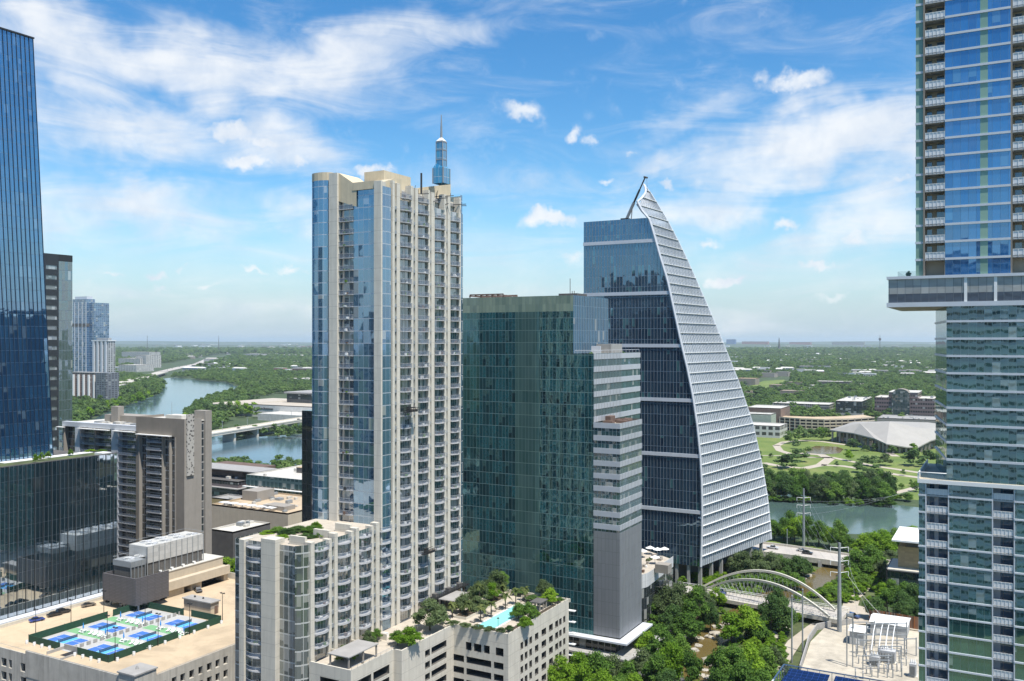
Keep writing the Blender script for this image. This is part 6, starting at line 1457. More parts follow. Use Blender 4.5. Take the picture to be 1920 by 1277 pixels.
# bridge over the lake, left
def lake_bridge():
    a, b, c = G(380, 815, 11), G(480, 800, 11), G(620, 777, 11)
    T = thing('road_bridge', 'long concrete road bridge crossing the lake on piers at left', 'bridge', (*b, 0))
    av, cv = Vector(a), Vector(c); t = (cv - av).normalized(); n = Vector((-t.y, t.x)); av = av - t * 60; cv = cv + t * 60
    q = [av + n * 9, av - n * 9, cv - n * 9, cv + n * 9]
    mb = MB(); mb.prism([tuple(v) for v in q], 9.0, 11.0); mb.build('deck', M['white_conc'], T)
    for s in (-1, 1):
        mb = MB(); e = [av + n * s * 9.3, av + n * s * 8.9, cv + n * s * 8.9, cv + n * s * 9.3]; mb.prism([tuple(v) for v in e], 11.01, 12.2); mb.build('parapet', M['white_conc'], T)
    ln = (cv - av).length
    for k in range(8):
        p = av + t * (20 + k * 42); e = [p + n * 7 + t * 1.6, p - n * 7 + t * 1.6, p - n * 7 - t * 1.6, p + n * 7 - t * 1.6]; mb = MB(); mb.prism([tuple(v) for v in e], 0, 8.99); mb.build('pier', M['white_conc'], T)
    for k, (s, l) in enumerate(((.33, 'dark car on the lake bridge, nearer the condominium'), (.62, 'dark van on the lake bridge, nearer the cream tower'), (.72, 'white car on the lake bridge'))):
        p = av + (cv - av) * s + n * (-4 if k else 3); vehicle('suv' if k == 1 else 'car', l, (.6, .6, .6) if k == 2 else (.02, .02, .025), p.x, p.y, 11.02, math.atan2(t.y, t.x), name='passing_car')
    lamps = []
    for k in range(5):
        p = av + t * (60 + k * 45) + n * 9; l = thing('bridge_lamp', '', 'street lamp', (p.x, p.y, 11), 0, 'lamps on the lake bridge'); lamps.append(l); mb = MB(); mb.tube([(p.x, p.y, 11), (p.x, p.y, 20)], .22, 5); mb.build('pole', M['steel'], l); mb = MB(); mb.box(p.x - 1.2, p.x + 1.2, p.y - .3, p.y + .3, 20, 20.4); mb.build('lamp_head', M['steel'], l)
    by_place(lamps, 'tall street lamp on the bridge over the lake')
    a, b = Vector(G(215, 722, 9)), Vector(G(305, 697, 9)); t = (b - a).normalized(); a = a - t * 100; b2 = Vector(G(330, 690, 9)); n = Vector((-t.y, t.x))
    T = thing('highway_bridge', 'far pale highway bridge crossing the lake at the bend', 'bridge', (*((a + b) / 2), 0))
    mb = MB(); mb.prism([tuple(v) for v in (a + n * 16, a - n * 16, b - n * 16, b + n * 16)], 7, 9.5); mb.build('deck', M['white_conc'], T)
    for k in range(9):
        p = a + (b - a) * (k + .5) / 9; mb = MB(); mb.prism([tuple(v) for v in (p + n * 13 + t * 2, p - n * 13 + t * 2, p - n * 13 - t * 2, p + n * 13 - t * 2)], 0, 6.99); mb.build('pier', M['grey_conc'], T)
    strip('highway', [G(*p) for p in ((305, 697), (340, 689), (372, 683), (388, 676), (398, 671))], [34, 38, 44, 50, 60], 1.2, M['road'])
lake_bridge()

# ------------------------------------------------------------------ park side buildings on the right
def hall_roof():
    T = thing('round_hall', 'large domed hall with a pale folded roof sweeping to low points in the park', 'hall', (*G(1665, 820, 6), 0))
    zr = 9.0
    rim = [(1556, 806, 12), (1600, 812, 12), (1640, 822, 12), (1662, 832, 9), (1700, 838, 6.5), (1722, 838, 5.8), (1745, 826, 10), (1790, 812, 12), (1800, 800, 12), (1740, 792, 12), (1670, 790, 12), (1600, 791, 12)]
    ctr = G(1668, 797, 22); mb = MB(); pts = [(*G(px, py, z), z) for px, py, z in rim]
    peak = (*ctr, 25.0); rid = [(*G(1613, 792, 22), 21), peak, (*G(1725, 799, 22), 20)]
    def fan(c, lst):
        for p, q in zip(lst, lst[1:]): mb.face([p, q, c])
    fan(rid[0], pts[0:2] + [pts[2]]); mb.face([rid[0], pts[2], pts[3], rid[1]]); mb.face([rid[1], pts[3], pts[4]]); mb.face([rid[1], pts[4], pts[5]]); mb.face([rid[1], pts[5], pts[6], rid[2]]); fan(rid[2], pts[6:10]); mb.face([rid[2], pts[9], pts[10], rid[1]]); mb.face([rid[1], pts[10], pts[11], rid[0]]); mb.face([rid[0], pts[11], pts[0]])
    low = [(p[0], p[1], p[2] - 1.0) for p in pts]
    for i in range(len(pts)):
        j = (i + 1) % len(pts); mb.face([low[i], low[j], pts[j], pts[i]])
    mb.build('roof', plain('pale_roof_membrane', (.33, .315, .285), .8, var=.06, scale=.1), T)
    cx = sum(p[0] for p in pts) / len(pts); cy = sum(p[1] for p in pts) / len(pts)
    mb = MB(); ring = [(cx + (p[0] - cx) * .9, cy + (p[1] - cy) * .9) for p in pts]
    for i in range(len(ring)):
        j = (i + 1) % len(ring); zt = min(pts[i][2], pts[j][2]) - 1.0; u = math.hypot(ring[j][0] - ring[i][0], ring[j][1] - ring[i][1])
        mb.face([(*ring[i], 0), (*ring[j], 0), (*ring[j], zt + .4), (*ring[i], zt + .4)], 0, [(0, 0), (u, 0), (u, zt), (0, zt)])
    mb.build('glass_wall', glass('hall_glass', 5, 5, (.02, .025, .03), (.06, .07, .08), (.16, .12, .09), ior=1.6, mw=1.2, mh=.6), T)
    for i in range(len(pts)):
        j = (i + 1) % len(pts)
        for t in (0, .33, .66):
            xx, yy = pts[i][0] + (pts[j][0] - pts[i][0]) * t, pts[i][1] + (pts[j][1] - pts[i][1]) * t; xx = cx + (xx - cx) * .96; yy = cy + (yy - cy) * .96; z = pts[i][2] + (pts[j][2] - pts[i][2]) * t - 1.0
            box_part('column', M['tan2'], T, xx - .9, xx + .9, yy - .9, yy + .9, 0, z)
hall_roof()
gcube = glass('black_cube_glass', 3.4, 3.6, (.008, .014, .016), (.03, .042, .045), (.02, .025, .026), ior=2.0, mw=.2, mh=.3, wave=.03)
T, x0, x1, y0, y1 = block('glass_office', 'dark glass office cube with a white roof above the parking structure', 'office building', 1567, 1616, 1636, 787, 24, 0, gcube, 'roofw', units=14, seed=2, par=.6)
box_part('base_storey', M['grey_conc'], T, x0 - .2, x1 + .2, y0 - .2, y1, 0, 8)
gbrown = glass('brown_band_glass', 3.0, 5.2, (.02, .02, .022), (.05, .05, .055), (.18, .125, .12), ior=1.6, mw=.6, mh=2.8, wave=.02)
T, x0, x1, y0, y1 = block('brown_office', 'brown banded office block with an arched glass bay at its centre', 'office building', 1640, 1752, 1760, 786, 27, 0, gbrown, 'roofw', units=8, seed=5, dep=60)
xm = (x0 + x1) / 2 - 4
mb = MB(); n = 10
arc = [(xm - 11 + 11 * (1 - math.cos(math.pi * k / n)), 31 + 8 * math.sin(math.pi * k / n)) for k in range(n + 1)]
for (xa, za), (xb, zb) in zip(arc, arc[1:]): mb.face([(xa, y0 - 2, 0), (xb, y0 - 2, 0), (xb, y0 - 2, zb), (xa, y0 - 2, za)]); mb.face([(xa, y0 - 2, za), (xb, y0 - 2, zb), (xb, y0 + 20, zb), (xa, y0 + 20, za)], 1)
mb.build('arched_bay', [glass('arch_glass', 3, 4, (.02, .04, .04), (.06, .09, .09), (.2, .18, .17), ior=1.8), M['tan']], T)
box_part('upper_storey', gbrown, T, x0 + 18, x1 - 20, y0 + .5, y1 - 1, 26.3, 34); box_part('upper_roof', M['roofw'], T, x0 + 17.5, x1 - 19.5, y0, y1, 34.01, 34.6)
def car_park():
    T = thing('parking_structure', 'long curved tan parking structure with open decks behind the park', 'parking garage', (*G(1540, 805, 0), 0))
    pts = [G(px, py) for px, py in ((1462, 806), (1500, 809), (1545, 811), (1590, 810), (1640, 806))]; 
    for k in range(4):
        z = 1 + k * 3.6; mb = MB(); mb.wallstrip(pts, z + 1.9, z + 3.4); mb.build('deck_band', M['hut'], T)
        mb = MB(); mb.wallstrip([(p[0] - .5, p[1] + 1.5) for p in pts], z - .1, z + 1.9); mb.build('deck_opening', M['dark'], T)
    for p, q in zip(pts, pts[1:]):
        for t in (0, .25, .5, .75): xx, yy = p[0] + (q[0] - p[0]) * t, p[1] + (q[1] - p[1]) * t; box_part('column', M['hut'], T, xx - .5, xx + .5, yy - .2, yy + 1, 0, 15.2)
    mb = MB(); back = [(p[0] - 16, p[1] + 30) for p in pts]; mb.face([(*p, 14.6) for p in pts] + [(*p, 14.6) for p in back[::-1]]); mb.build('top_deck', M['deck_conc'], T)
    mb = MB(); mb.wallstrip(back, 0, 15); mb.build('back_wall', M['hut'], T)
car_park()
T, x0, x1, y0, y1 = block('arts_centre', 'low white arts building with curved front by the lawn', 'building', 1380, 1462, 1476, 822, 13, 0, glass('arts_glass', 7, 6, (.03, .03, .03), (.10, .10, .10), (.52, .51, .48), ior=1.5, mw=2.5, mh=2.6), 'roofw', dep=38)
T, x0, x1, y0, y1 = block('theatre_block', 'tall brown windowless theatre block behind the white arts building', 'building', 1400, 1464, 1470, 806, 25, 0, M['brown2'] if 'brown2' in M else plain('brown_block', (.19, .13, .10), .85), 'roofw', dep=50)
T, x0, x1, y0, y1 = block('theatre_wing', 'sage green wing in front of the brown theatre block', 'building', 1385, 1446, 1450, 812, 21, 0, plain('sage_wall', (.33, .37, .29), .85), 'roofw', dep=24)
T, x0, x1, y0, y1 = block('sports_hall', 'long low building with white roof and dark glass beyond the car park', 'building', 1448, 1555, 1566, 779, 15, 0, gmall, 'roofw', dep=46, units=6, seed=7)
T, x0, x1, y0, y1 = block('depot', 'low grey roofed buildings behind the domed hall', 'building', 1645, 1780, 1790, 800, 7.5, 0, M['tan2'], 'roofg', dep=60, units=18, seed=8)
for px0, pxc, px1, py, zt, lab, wl, rf in ((1382, 1416, 1422, 722, 15, 'tan school building at the left end of the playing field', M['tan'], 'deck_conc'), (1418, 1452, 1456, 708, 12, 'grey roofed school hall behind the playing field', M['tan2'], 'roofg'), (1455, 1478, 1484, 706, 13, 'long grey roofed school wing right of the playing field', M['tan2'], 'roofg'),
                                            (1531, 1593, 1600, 727, 13, 'dark blue grey condominium row with a white roof in the trees', M['roofd'], 'roofw'), (1594, 1620, 1625, 727, 8, 'low white roofed house right of the dark condominium row', M['roofd'], 'roofw'), (1462, 1500, 1506, 747, 13, 'tan gabled lodge among trees behind theatre', M['tan'], 'tanroof'), (1442, 1468, 1470, 733, 12, 'brown hipped roof house by the field', M['tan'], 'tanroof'), (1470, 1500, 1504, 727, 12, 'brown hipped roof house right of the field', M['tan'], 'tanroof'),
                                            (1395, 1420, 1426, 745, 10, 'pale tan low building left of the gabled lodge', M['hut'], 'tanroof'), (1500, 1540, 1545, 737, 9, 'white flat roofed building among trees', M['white'], 'roofw'), (1510, 1535, 1538, 731, 9, 'small white building behind the white flat roof', M['white'], 'roofw')):
    if rf == 'tanroof' and 'tanroof' not in M: M['tanroof'] = plain('tan_shingle_roof', (.30, .25, .19), .9, var=.2)
    block('house' if zt < 14 else 'building', lab, 'building', px0, pxc, px1, py, zt, 0, wl, rf, dep=40)
# left bank far blocks
gfar = glass('far_block_glass', 8, 4, (.06, .065, .07), (.14, .15, .16), (.5, .49, .46), ior=1.5, mw=3.6, mh=1.6)
for px0, pxc, px1, py, zt, lab in ((222, 262, 268, 690, 36, 'long white apartment block beside the far highway'), (254, 274, 278, 690, 48, 'white and brown apartment block at the highway bend'), (222, 256, 260, 697, 22, 'low grey block in front of white apartments by the highway'), (228, 280, 288, 676, 44, 'blue grey office row behind the white apartments'), (382, 408, 412, 680, 18, 'white office building beside the highway construction'), (456, 484, 490, 672, 26, 'grey apartments among trees on the far left hills'), (496, 530, 536, 668, 18, 'white roofed apartments at the far hill edge'), (538, 576, 580, 718, 10, 'pale low building among lake trees near the cream tower')):
    block('apartment_block', lab, 'building', px0, pxc, px1, py, zt, 0, gfar, 'roofw', dep=70)

# ------------------------------------------------------------------ footbridge with white arches, road bridge, poles
M['arch'] = plain('cream_arch_paint', (.56, .53, .44), .5, var=.05)
def arch_bridge():
    zd = 3.2
    fl, fr, bl, br = [Vector(G(px, py, zd)) for px, py in ((1326, 1118), (1545, 1158), (1326, 1104), (1562, 1140))]
    T = thing('arch_bridge', 'street bridge with two leaning white arches over the creek', 'bridge', (*((fl + br) / 2), 0))
    def lerp(a, b, t): return a + (b - a) * t
    e = [fl, fr, br, bl]; ext = lambda p, q, s: p + (p - q) * s
    poly = [ext(fl, fr, .25), ext(fr, fl, .12), ext(br, bl, .12), ext(bl, br, .25)]
    mb = MB(); mb.prism([tuple(v) for v in poly], zd - 1.3, zd); mb.build('deck', M['white_conc'], T)
    mb = MB(); w = [lerp(poly[0], poly[3], .2), lerp(poly[1], poly[2], .2), lerp(poly[1], poly[2], .8), lerp(poly[0], poly[3], .8)]; mb.face([(*v, zd + .02) for v in w]); mb.build('carriageway', M['road'], T)
    for s, nm in ((.0, 'railing'), (1., 'railing'), (.2, 'kerb_rail'), (.8, 'kerb_rail')):
        a, b = lerp(poly[0], poly[3], s), lerp(poly[1], poly[2], s); mb = MB()
        for z in (.55, 1.1): mb.tube([(*a, zd + z), (*b, zd + z)], .07, 4)
        for k in range(32): p = lerp(a, b, k / 31); mb.tube([(*p, zd), (*p, zd + 1.12)], .05, 4)
        mb.build(nm, M['white'] if nm == 'railing' else M['roofg'], T)
    def arch(p, q, rise, lean):
        pts = []; d = (q - p).normalized(); n = Vector((-d.y, d.x))
        for k in range(33):
            t = k / 32; c = p + (q - p) * t; h = 4 * t * (1 - t); c = c + n * lean * h
            pts.append((c.x, c.y, 1.6 + (zd - 1.0) + rise * h))
        mb = MB()
        for (a, b) in zip(pts, pts[1:]):
            A, B_ = Vector(a), Vector(b); up = Vector((0, 0, .42)); sd = Vector((n.x, n.y, 0)) * .42
            mb.face([A - sd + up, B_ - sd + up, B_ + sd + up, A + sd + up]); mb.face([A + sd - up, B_ + sd - up, B_ - sd - up, A - sd - up]); mb.face([B_ - sd - up, B_ - sd + up, A - sd + up, A - sd - up]); mb.face([A + sd - up, A + sd + up, B_ + sd + up, B_ + sd - up])
        mb.build('arch', M['arch'], T)
        return pts
    a1 = arch(Vector(G(1324, 1101, 4.5)), Vector(G(1556, 1156, 4)), 7.9, 0.0); a2 = arch(Vector(G(1318, 1097, 4.5)), Vector(G(1566, 1143, 4)), 9.6, 3.0)
    for pts, s in ((a1, .15), (a2, .85)):
        mb = MB()
        for k in range(3, 30):
            for dk in (-2, 2):
                t = min(1, max(0, (k + dk) / 32)); b = lerp(lerp(fl, fr, t), lerp(bl, br, t), s); mb.tube([pts[k], (*b, zd)], .035, 3)
        mb.build('hanger_cables', M['steel'], T)
arch_bridge()
def river_road():
    pts = [(1400, 1016, 1034), (1470, 1024, 1042), (1520, 1031, 1049), (1580, 1040, 1057), (1640, 1049, 1068), (1700, 1060, 1080), (1760, 1072, 1094)]
    z = 3.0; T = thing('road_bridge', 'low concrete road bridge over the creek behind the white arches', 'bridge', (*G(1560, 1046), 0))
    bk = [Vector(G(a, b, z)) for a, b, c in pts]; ft = [Vector(G(a, c, z)) for a, b, c in pts]
    mb = MB()
    for i in range(len(pts) - 1): mb.face([(*ft[i], z), (*ft[i + 1], z), (*bk[i + 1], z), (*bk[i], z)])
    mb.build('carriageway', M['road'], T)
    for ln in (ft, bk):
        mb = MB()
        for i in range(len(pts) - 1):
            d = (ln[i + 1] - ln[i]).normalized(); n = Vector((-d.y, d.x)) * .25; mb.prism([tuple(v) for v in (ln[i] + n, ln[i] - n, ln[i + 1] - n, ln[i + 1] + n)], z - 1.3, z + 1.0)
        mb.build('parapet', M['white_conc'], T)
    mb = MB()
    for t in (.15, .5, .85): p = ft[2] + (ft[4] - ft[2]) * t; q = bk[2] + (bk[4] - bk[2]) * t; d = (q - p).normalized(); n = Vector((-d.y, d.x)) * .8; mb.prism([tuple(v) for v in (p + n, p - n, q - n, q + n)], 0, z - .1)
    mb.build('pier', M['grey_conc'], T)
    dr = (ft[3] - ft[2]); rot = math.atan2(dr.y, dr.x)
    for px, py, k, c_, l in ((1514, 1039, 'suv', (.012, .014, .02), 'black car driving on the road bridge behind the arches'), (1449, 1029, 'pickup', (.6, .6, .6), 'white truck on the road at the sail tower foot'), (1503, 1034, 'car', (.6, .6, .58), 'white car just ahead of the black car on the road bridge')):
        x, y = G(px, py, z); vehicle(k, l, c_, x, y, z + .02, rot, name='passing_car')
river_road()
def traffic():
    rr = random.Random(8); far_, near_ = [], []; cols = [(.6, .6, .6), (.02, .02, .025), (.3, .31, .32), (.25, .03, .03), (.05, .08, .2)]
    for k in range(13):
        t = rr.random(); px = 306 + t * 84; py = 696 - t * 20; x, y = G(px, py, 1.3); far_.append(vehicle('suv', '', rr.choice(cols), x + rr.uniform(-9, 9), y, 1.22, 2.2, group='cars on the far highway', name='distant_car'))
    for px, py, rt in ((1580, 1163, -.45), (1600, 1158, -.4), (1660, 1166, -.4), (1352, 1113, -.62), (1700, 1172, -.3)):
        z = 3.23 if px < 1400 else .34; x, y = G(px, py, z); near_.append(vehicle('suv' if px % 3 else 'car', '', rr.choice(cols), x, y, z, rt, group='cars on the arch bridge street', name='street_car'))
    by_place(far_, 'tiny car on the far pale highway'); by_place(near_, 'car on the street leading off the arch bridge')
traffic()
def poles():
    def pylon(px, pyb, pyt, lab, arms, r0):
        x, y = G(px, pyb); d = depth(x, y); zt = Z(pyt, d); T = thing('transmission_pole', lab, 'power pole', (x, y, 0))
        mb = MB(); mb.tube([(x, y, 0), (x, y, zt)], [r0, r0 * .5], 10); mb.build('pole', M['steel'], T)
        ends = []
        for pz, w in arms:
            z = Z(pz, d); mb = MB(); mb.tube([(x - w * CA, y - w * SA, z + .4), (x, y, z), (x + w * CA, y + w * SA, z + .4)], [.09, .2, .09], 5); mb.build('cross_arm', M['steel'], T)
            for s in (-1, 1):
                e = Vector((x + s * w * CA, y + s * w * SA, z + .4)); ends.append(e); mb = MB(); mb.tube([e, e - Vector((0, 0, 1.6))], .12, 5); mb.build('insulator', M['white'], T)
        return T, ends
    T1, e1 = pylon(1574, 1186, 1018, 'tall grey transmission pole at the substation corner by the arches', [(1028, 3.2), (1053, 3.2), (1074, 3.2)], .85)
    T2, e2 = pylon(1507, 1027, 916, 'tall grey transmission pole behind the road bridge near the river', [(934, 3.4), (948, 3.4), (963, 3.4)], .75)
    wires = thing('power_lines', 'sagging power lines running between the grey transmission poles', 'power lines', (*e1[0].xy, 0))
    def wire(a, b, sag=3.0):
        mb = MB(); pts = []
        for k in range(13): t = k / 12; p = a + (b - a) * t; pts.append((p.x, p.y, p.z - 1.6 - sag * 4 * t * (1 - t)))
        mb.tube(pts, .035, 3, cap=False); mb.build('wire', M['steel'], wires)
    for a, b in zip(e1, e2): wire(a, b)
    far = Vector((*G(1790, 960), 22)); 
    for k, e in enumerate(e2[::2]): wire(e, far + Vector((0, 0, k * 3)), 5)
    sub = [Vector((*G(1612, 1215), 9)), Vector((*G(1640, 1212), 9)), Vector((*G(1668, 1208), 9))]
    for e, s in zip(e1[1::2], sub): wire(e, s, 1)
    for px, pyb, pyt, lab in ((1505, 1224, 1106, 'slim grey pole on the creek trail, right of the pair'), (1485, 1243, 1118, 'slim grey pole on the creek trail, left of the pair'), (1476, 1028, 994, 'small lamp post on the lawn beside the sail tower')):
        x, y = G(px, pyb); T = thing('slim_pole', lab, 'pole', (x, y, 0)); zt = Z(pyt, depth(x, y)); mb = MB(); mb.tube([(x, y, 0), (x, y, zt)], [.3, .2], 7); mb.build('pole', M['steel'], T); mb = MB(); mb.tube([(x, y, zt), (x, y, zt + .5)], [.32, .1], 7); mb.build('cap', M['steel'], T)
poles()
def substation():
    g = .36; posts_bus = []
    def shed(lab, px0, pxc, px1, py, h):
        x1, y0 = G(pxc, py, g); x0 = yX(px0, y0)[0]; y1 = xY(px1, x1)[0]; T = thing('switchgear_shed', lab, 'shed', ((x0 + x1) / 2, (y0 + y1) / 2, g)); box_part('wall', panel('shed_metal', (.38, .39, .39), 2, 6, .05, .7), T, x0, x1, y0, y1, g, g + h)
        mb = MB(); ym = (y0 + y1) / 2; q = .4; mb.face([(x0 - q, y0 - q, g + h), (x1 + q, y0 - q, g + h), (x1 + q, ym, g + h + 1), (x0 - q, ym, g + h + 1)]); mb.face([(x0 - q, ym, g + h + 1), (x1 + q, ym, g + h + 1), (x1 + q, y1 + q, g + h), (x0 - q, y1 + q, g + h)]); mb.face([(x1 + q, y0 - q, g + h), (x1 + q, y1 + q, g + h), (x1 + q, ym, g + h + 1)]); mb.face([(x0 - q, y1 + q, g + h), (x0 - q, y0 - q, g + h), (x0 - q, ym, g + h + 1)]); mb.build('roof', M['white'], T); box_part('door', M['white'], T, x0 + 2, x0 + 3.2, y0 - .06, y0 - .005, g, g + 2.2)
    shed('white roofed switchgear shed on the left of the substation yard', 1593, 1620, 1626, 1212, 4.6)
    shed('long white roofed switchgear shed along the striped fence', 1632, 1700, 1706, 1198, 4.2)
    def frame(lab, px0, px1, py, h, bars, name='busbar_gantry', beam=.13):
        a, b = Vector(G(px0, py, g)), Vector(G(px1, py - (px1 - px0) * .0, g)); T = thing(name, lab, 'steel frame', (*a, g))
        for p in (a, b): mb = MB(); mb.box(p.x - .17, p.x + .17, p.y - .17, p.y + .17, g, g + h); mb.build('post', M['steel'], T)
        for z in bars:
            mb = MB(); d = (b - a).normalized(); n = Vector((-d.y, d.x)) * beam; mb.prism([tuple(v) for v in (a + n, a - n, b - n, b + n)], g + z - beam, g + z + beam); mb.build('beam', M['steel'], T)
    frame('tall steel dead end frame nearest the transmission pole', 1588, 1599, 1250, 17, (16.4,), 'dead_end_frame', .4)
    frame('high steel busbar frame in front of the long shed', 1625, 1682, 1218, 9.0, (8.6, 5.2))
    frame('low steel busbar frame across the middle of the yard', 1608, 1700, 1226, 6.5, (4.5, 6.2))
    frame('small steel frame at the right of the yard', 1696, 1718, 1230, 6.0, (5.6,))
    frame('steel busbar frame behind the left shed', 1600, 1640, 1206, 7.5, (7.2, 5.0)); frame('low steel frame by the yard centre transformer', 1650, 1690, 1240, 5.0, (4.8, 3.4)); frame('low steel frame at the front of the yard', 1618, 1672, 1256, 4.6, (4.4, 3.0)); frame('second high steel frame close to the long shed', 1640, 1700, 1211, 8.0, (7.7, 6.0))
    for k, px in enumerate((1642, 1656, 1668, 1680)):
        a = Vector((*G(px, 1214, g), g + 8.4)); b = Vector((*G(px - 8, 1240, g), g + 3.6)); T = thing('bus_conductor', '', 'bus pipe', (*a.xy, g), 0, 'curved white bus pipes in the yard'); mb = MB(); mb.tube([a + (b - a) * t + Vector((0, 0, 1.4 * math.sin(t * 3.14))) for t in (0, .2, .4, .6, .8, 1)], .16, 5); mb.build('pipe', M['white'], T); posts_bus.append(T)
    by_place(posts_bus, 'curved white bus pipe sloping down across substation yard')
    r = random.Random(11); posts = []
    for row, (py, a, b, n) in enumerate(((1232, 1606, 1702, 8), (1246, 1612, 1700, 8), (1262, 1622, 1692, 7), (1272, 1606, 1690, 7))):
        for k in range(n):
            px = a + (b - a) * k / (n - 1) + r.uniform(-3, 3); x, y = G(px, py + r.uniform(-3, 3), g); h = r.uniform(2.4, 4.4)
            T = thing('insulator_post', '', 'insulator post', (x, y, g), 0, 'steel insulator posts in the substation yard'); posts.append(T)
            mb = MB(); mb.box(x - .16, x + .16, y - .16, y + .16, g, g + h * .62); mb.build('stand', M['steel'], T); mb = MB(); zz = g + h * .62
            mb.tube([(x, y, zz), (x, y, zz + .25), (x, y, zz + .5), (x, y, zz + .8), (x, y, zz + h * .38)], [.12, .28, .14, .26, .1], 7); mb.build('insulator', M['slab'], T)
            if k % 2 == 0: mb = MB(); mb.box(x - .9, x + .9, y - .1, y + .1, zz + h * .38, zz + h * .38 + .18); mb.build('cross_bar', M['steel'], T)
    by_place(posts, 'grey insulator post standing in the substation yard')
    for lab, px, py, w, l, h in (('big grey transformer with radiator fins in the yard centre', 1664, 1240, 5, 3.4, 3.8), ('pale green switch cabinet at the right front of the yard', 1712, 1268, 2.0, 2.0, 4.0), ('grey transformer left in the yard beside dead end frame', 1640, 1246, 3, 2.6, 2.8)):
        x, y = G(px, py, g); T = thing('transformer', lab, 'transformer', (x, y, g)); box_part('tank', M['slab'], T, x - w / 2, x + w / 2, y - l / 2, y + l / 2, g + .3, g + h); box_part('plinth', M['white_conc'], T, x - w / 2 - .4, x + w / 2 + .4, y - l / 2 - .4, y + l / 2 + .4, g, g + .29)
        for k in range(6): xx = x - w / 2 + .3 + k * (w - .7) / 5; box_part('radiator_fin', M['steel'], T, xx, xx + .12, y - l / 2 - .7, y - l / 2 - .01, g + .6, g + h - .4)
        for k in (-1, 0, 1): mb = MB(); mb.tube([(x + k * w * .28, y, g + h), (x + k * w * .28, y, g + h + .5), (x + k * w * .28, y, g + h + 1.3)], [.22, .28, .08], 7); mb.build('bushing', M['white'], T)
    # fences and walls
    t = NT('striped_fence'); uv = t.n('ShaderNodeUVMap').outputs[0]; s = t.n('ShaderNodeSeparateXYZ'); t.l(uv, s.inputs[0]); w = t.n('ShaderNodeTexWhiteNoise'); w.noise_dimensions = '1D'; t.l(t.m('FLOOR', t.m('MULTIPLY', s.outputs[0], 2.2)), w.inputs['W']); t.bsdf(Base_Color=t.ramp(w.outputs['Value'], [(.1, (.10, .05, .03)), (.4, (.38, .14, .04)), (.6, (.20, .11, .07)), (.8, (.34, .24, .14)), (.95, (.2, .2, .2))]), Roughness=.8)
    a, b = G(1630, 1164, g), G(1765, 1188, g); T = thing('striped_fence', 'tall rust and brown striped slat fence behind the substation', 'fence', (*a, g)); mb = MB(); mb.wallstrip([a, b], g, g + 4.4); mb.wallstrip([(b[0] - .1, b[1] + .2), (a[0] - .1, a[1] + .2)], g, g + 4.4); mb.build('fence_slats', t.mat, T)
    for k in range(8): p = Vector(a) + (Vector(b) - Vector(a)) * k / 7; box_part('fence_post', M['steel'], T, p.x - .1, p.x + .1, p.y + .25, p.y + .45, g, g + 4.5)
    T = thing('yard_wall', 'low grey concrete wall around the creek side of the substation yard', 'wall', (*G(1520, 1200), 0)); pts = [G(px, py) for px, py in ((1500, 1262), (1512, 1222), (1516, 1206), (1532, 1182), (1560, 1176), (1600, 1172))]
    for i, (p, q) in enumerate(zip(pts, pts[1:])):
        d = Vector((q[0] - p[0], q[1] - p[1])).normalized(); n = Vector((-d.y, d.x)) * .2; P_, Q_ = Vector(p), Vector(q); mb = MB(); mb.prism([tuple(v) for v in (P_ + n, P_ - n, Q_ - n, Q_ + n)], 0, 2.4); mb.build('wall_panel', M['grey_conc'], T)
substation()
def library():
    d0 = G(1724, 1128)
    x1 = None; x0, y0 = G(1664, 1120); xr = 70
    T = thing('library', 'modern library with tan stone wall, white roof and dark glass box on stilts', 'library', (x0 + 15, y0 + 10, 0)); z = lambda py: Z(py, depth(x0, y0))
    box_part('glass_box', glass('library_glass', 1.6, 8, (.01, .02, .022), (.03, .05, .052), (.02, .02, .02), ior=1.9, mw=.1), T, x0, x0 + 34, y0, y0 + 20, z(1112), z(1070)); box_part('glass_box_frame', M['black'], T, x0 - .3, x0 + 34, y0 - .5, y0 - .01, z(1070), z(1068)); box_part('glass_box_frame', M['black'], T, x0 - .5, x0 - .01, y0 - .5, y0 + 20, z(1112), z(1066))
    box_part('box_roof', M['white_conc'], T, x0 - .2, x0 + 34, y0, y0 + 20, z(1069.8), z(1066)); sx = yX(1684, y0 + 5)[0]
    box_part('stone_wall', panel('tan_limestone', (.40, .29, .155), 1.6, .8, .03, .8, .85, .14), T, sx, sx + 30, y0 + 5, y0 + 26, z(1066) + .01, z(1027)); rx = yX(1674, y0 + 4)[0]
    box_part('clerestory', M['roofd'], T, sx + 3, sx + 30, y0 + 6, y0 + 25, z(1027) + .01, z(1014)); box_part('window', M['dark'], T, sx + 9.5, sx + 11, y0 + 4.9, y0 + 4.99, z(1060), z(1049))
    mb = MB(); mb.box(rx, rx + 36, y0, y0 + 30, z(1014) + .01, z(1011)); mb.build('overhanging_roof', M['white'], T)
    for k in range(4): box_part('stilt', M['grey_conc'], T, x0 + 3 + k * 9, x0 + 3.8 + k * 9, y0 + 3, y0 + 3.8, 0, z(1112) - .01)
library()
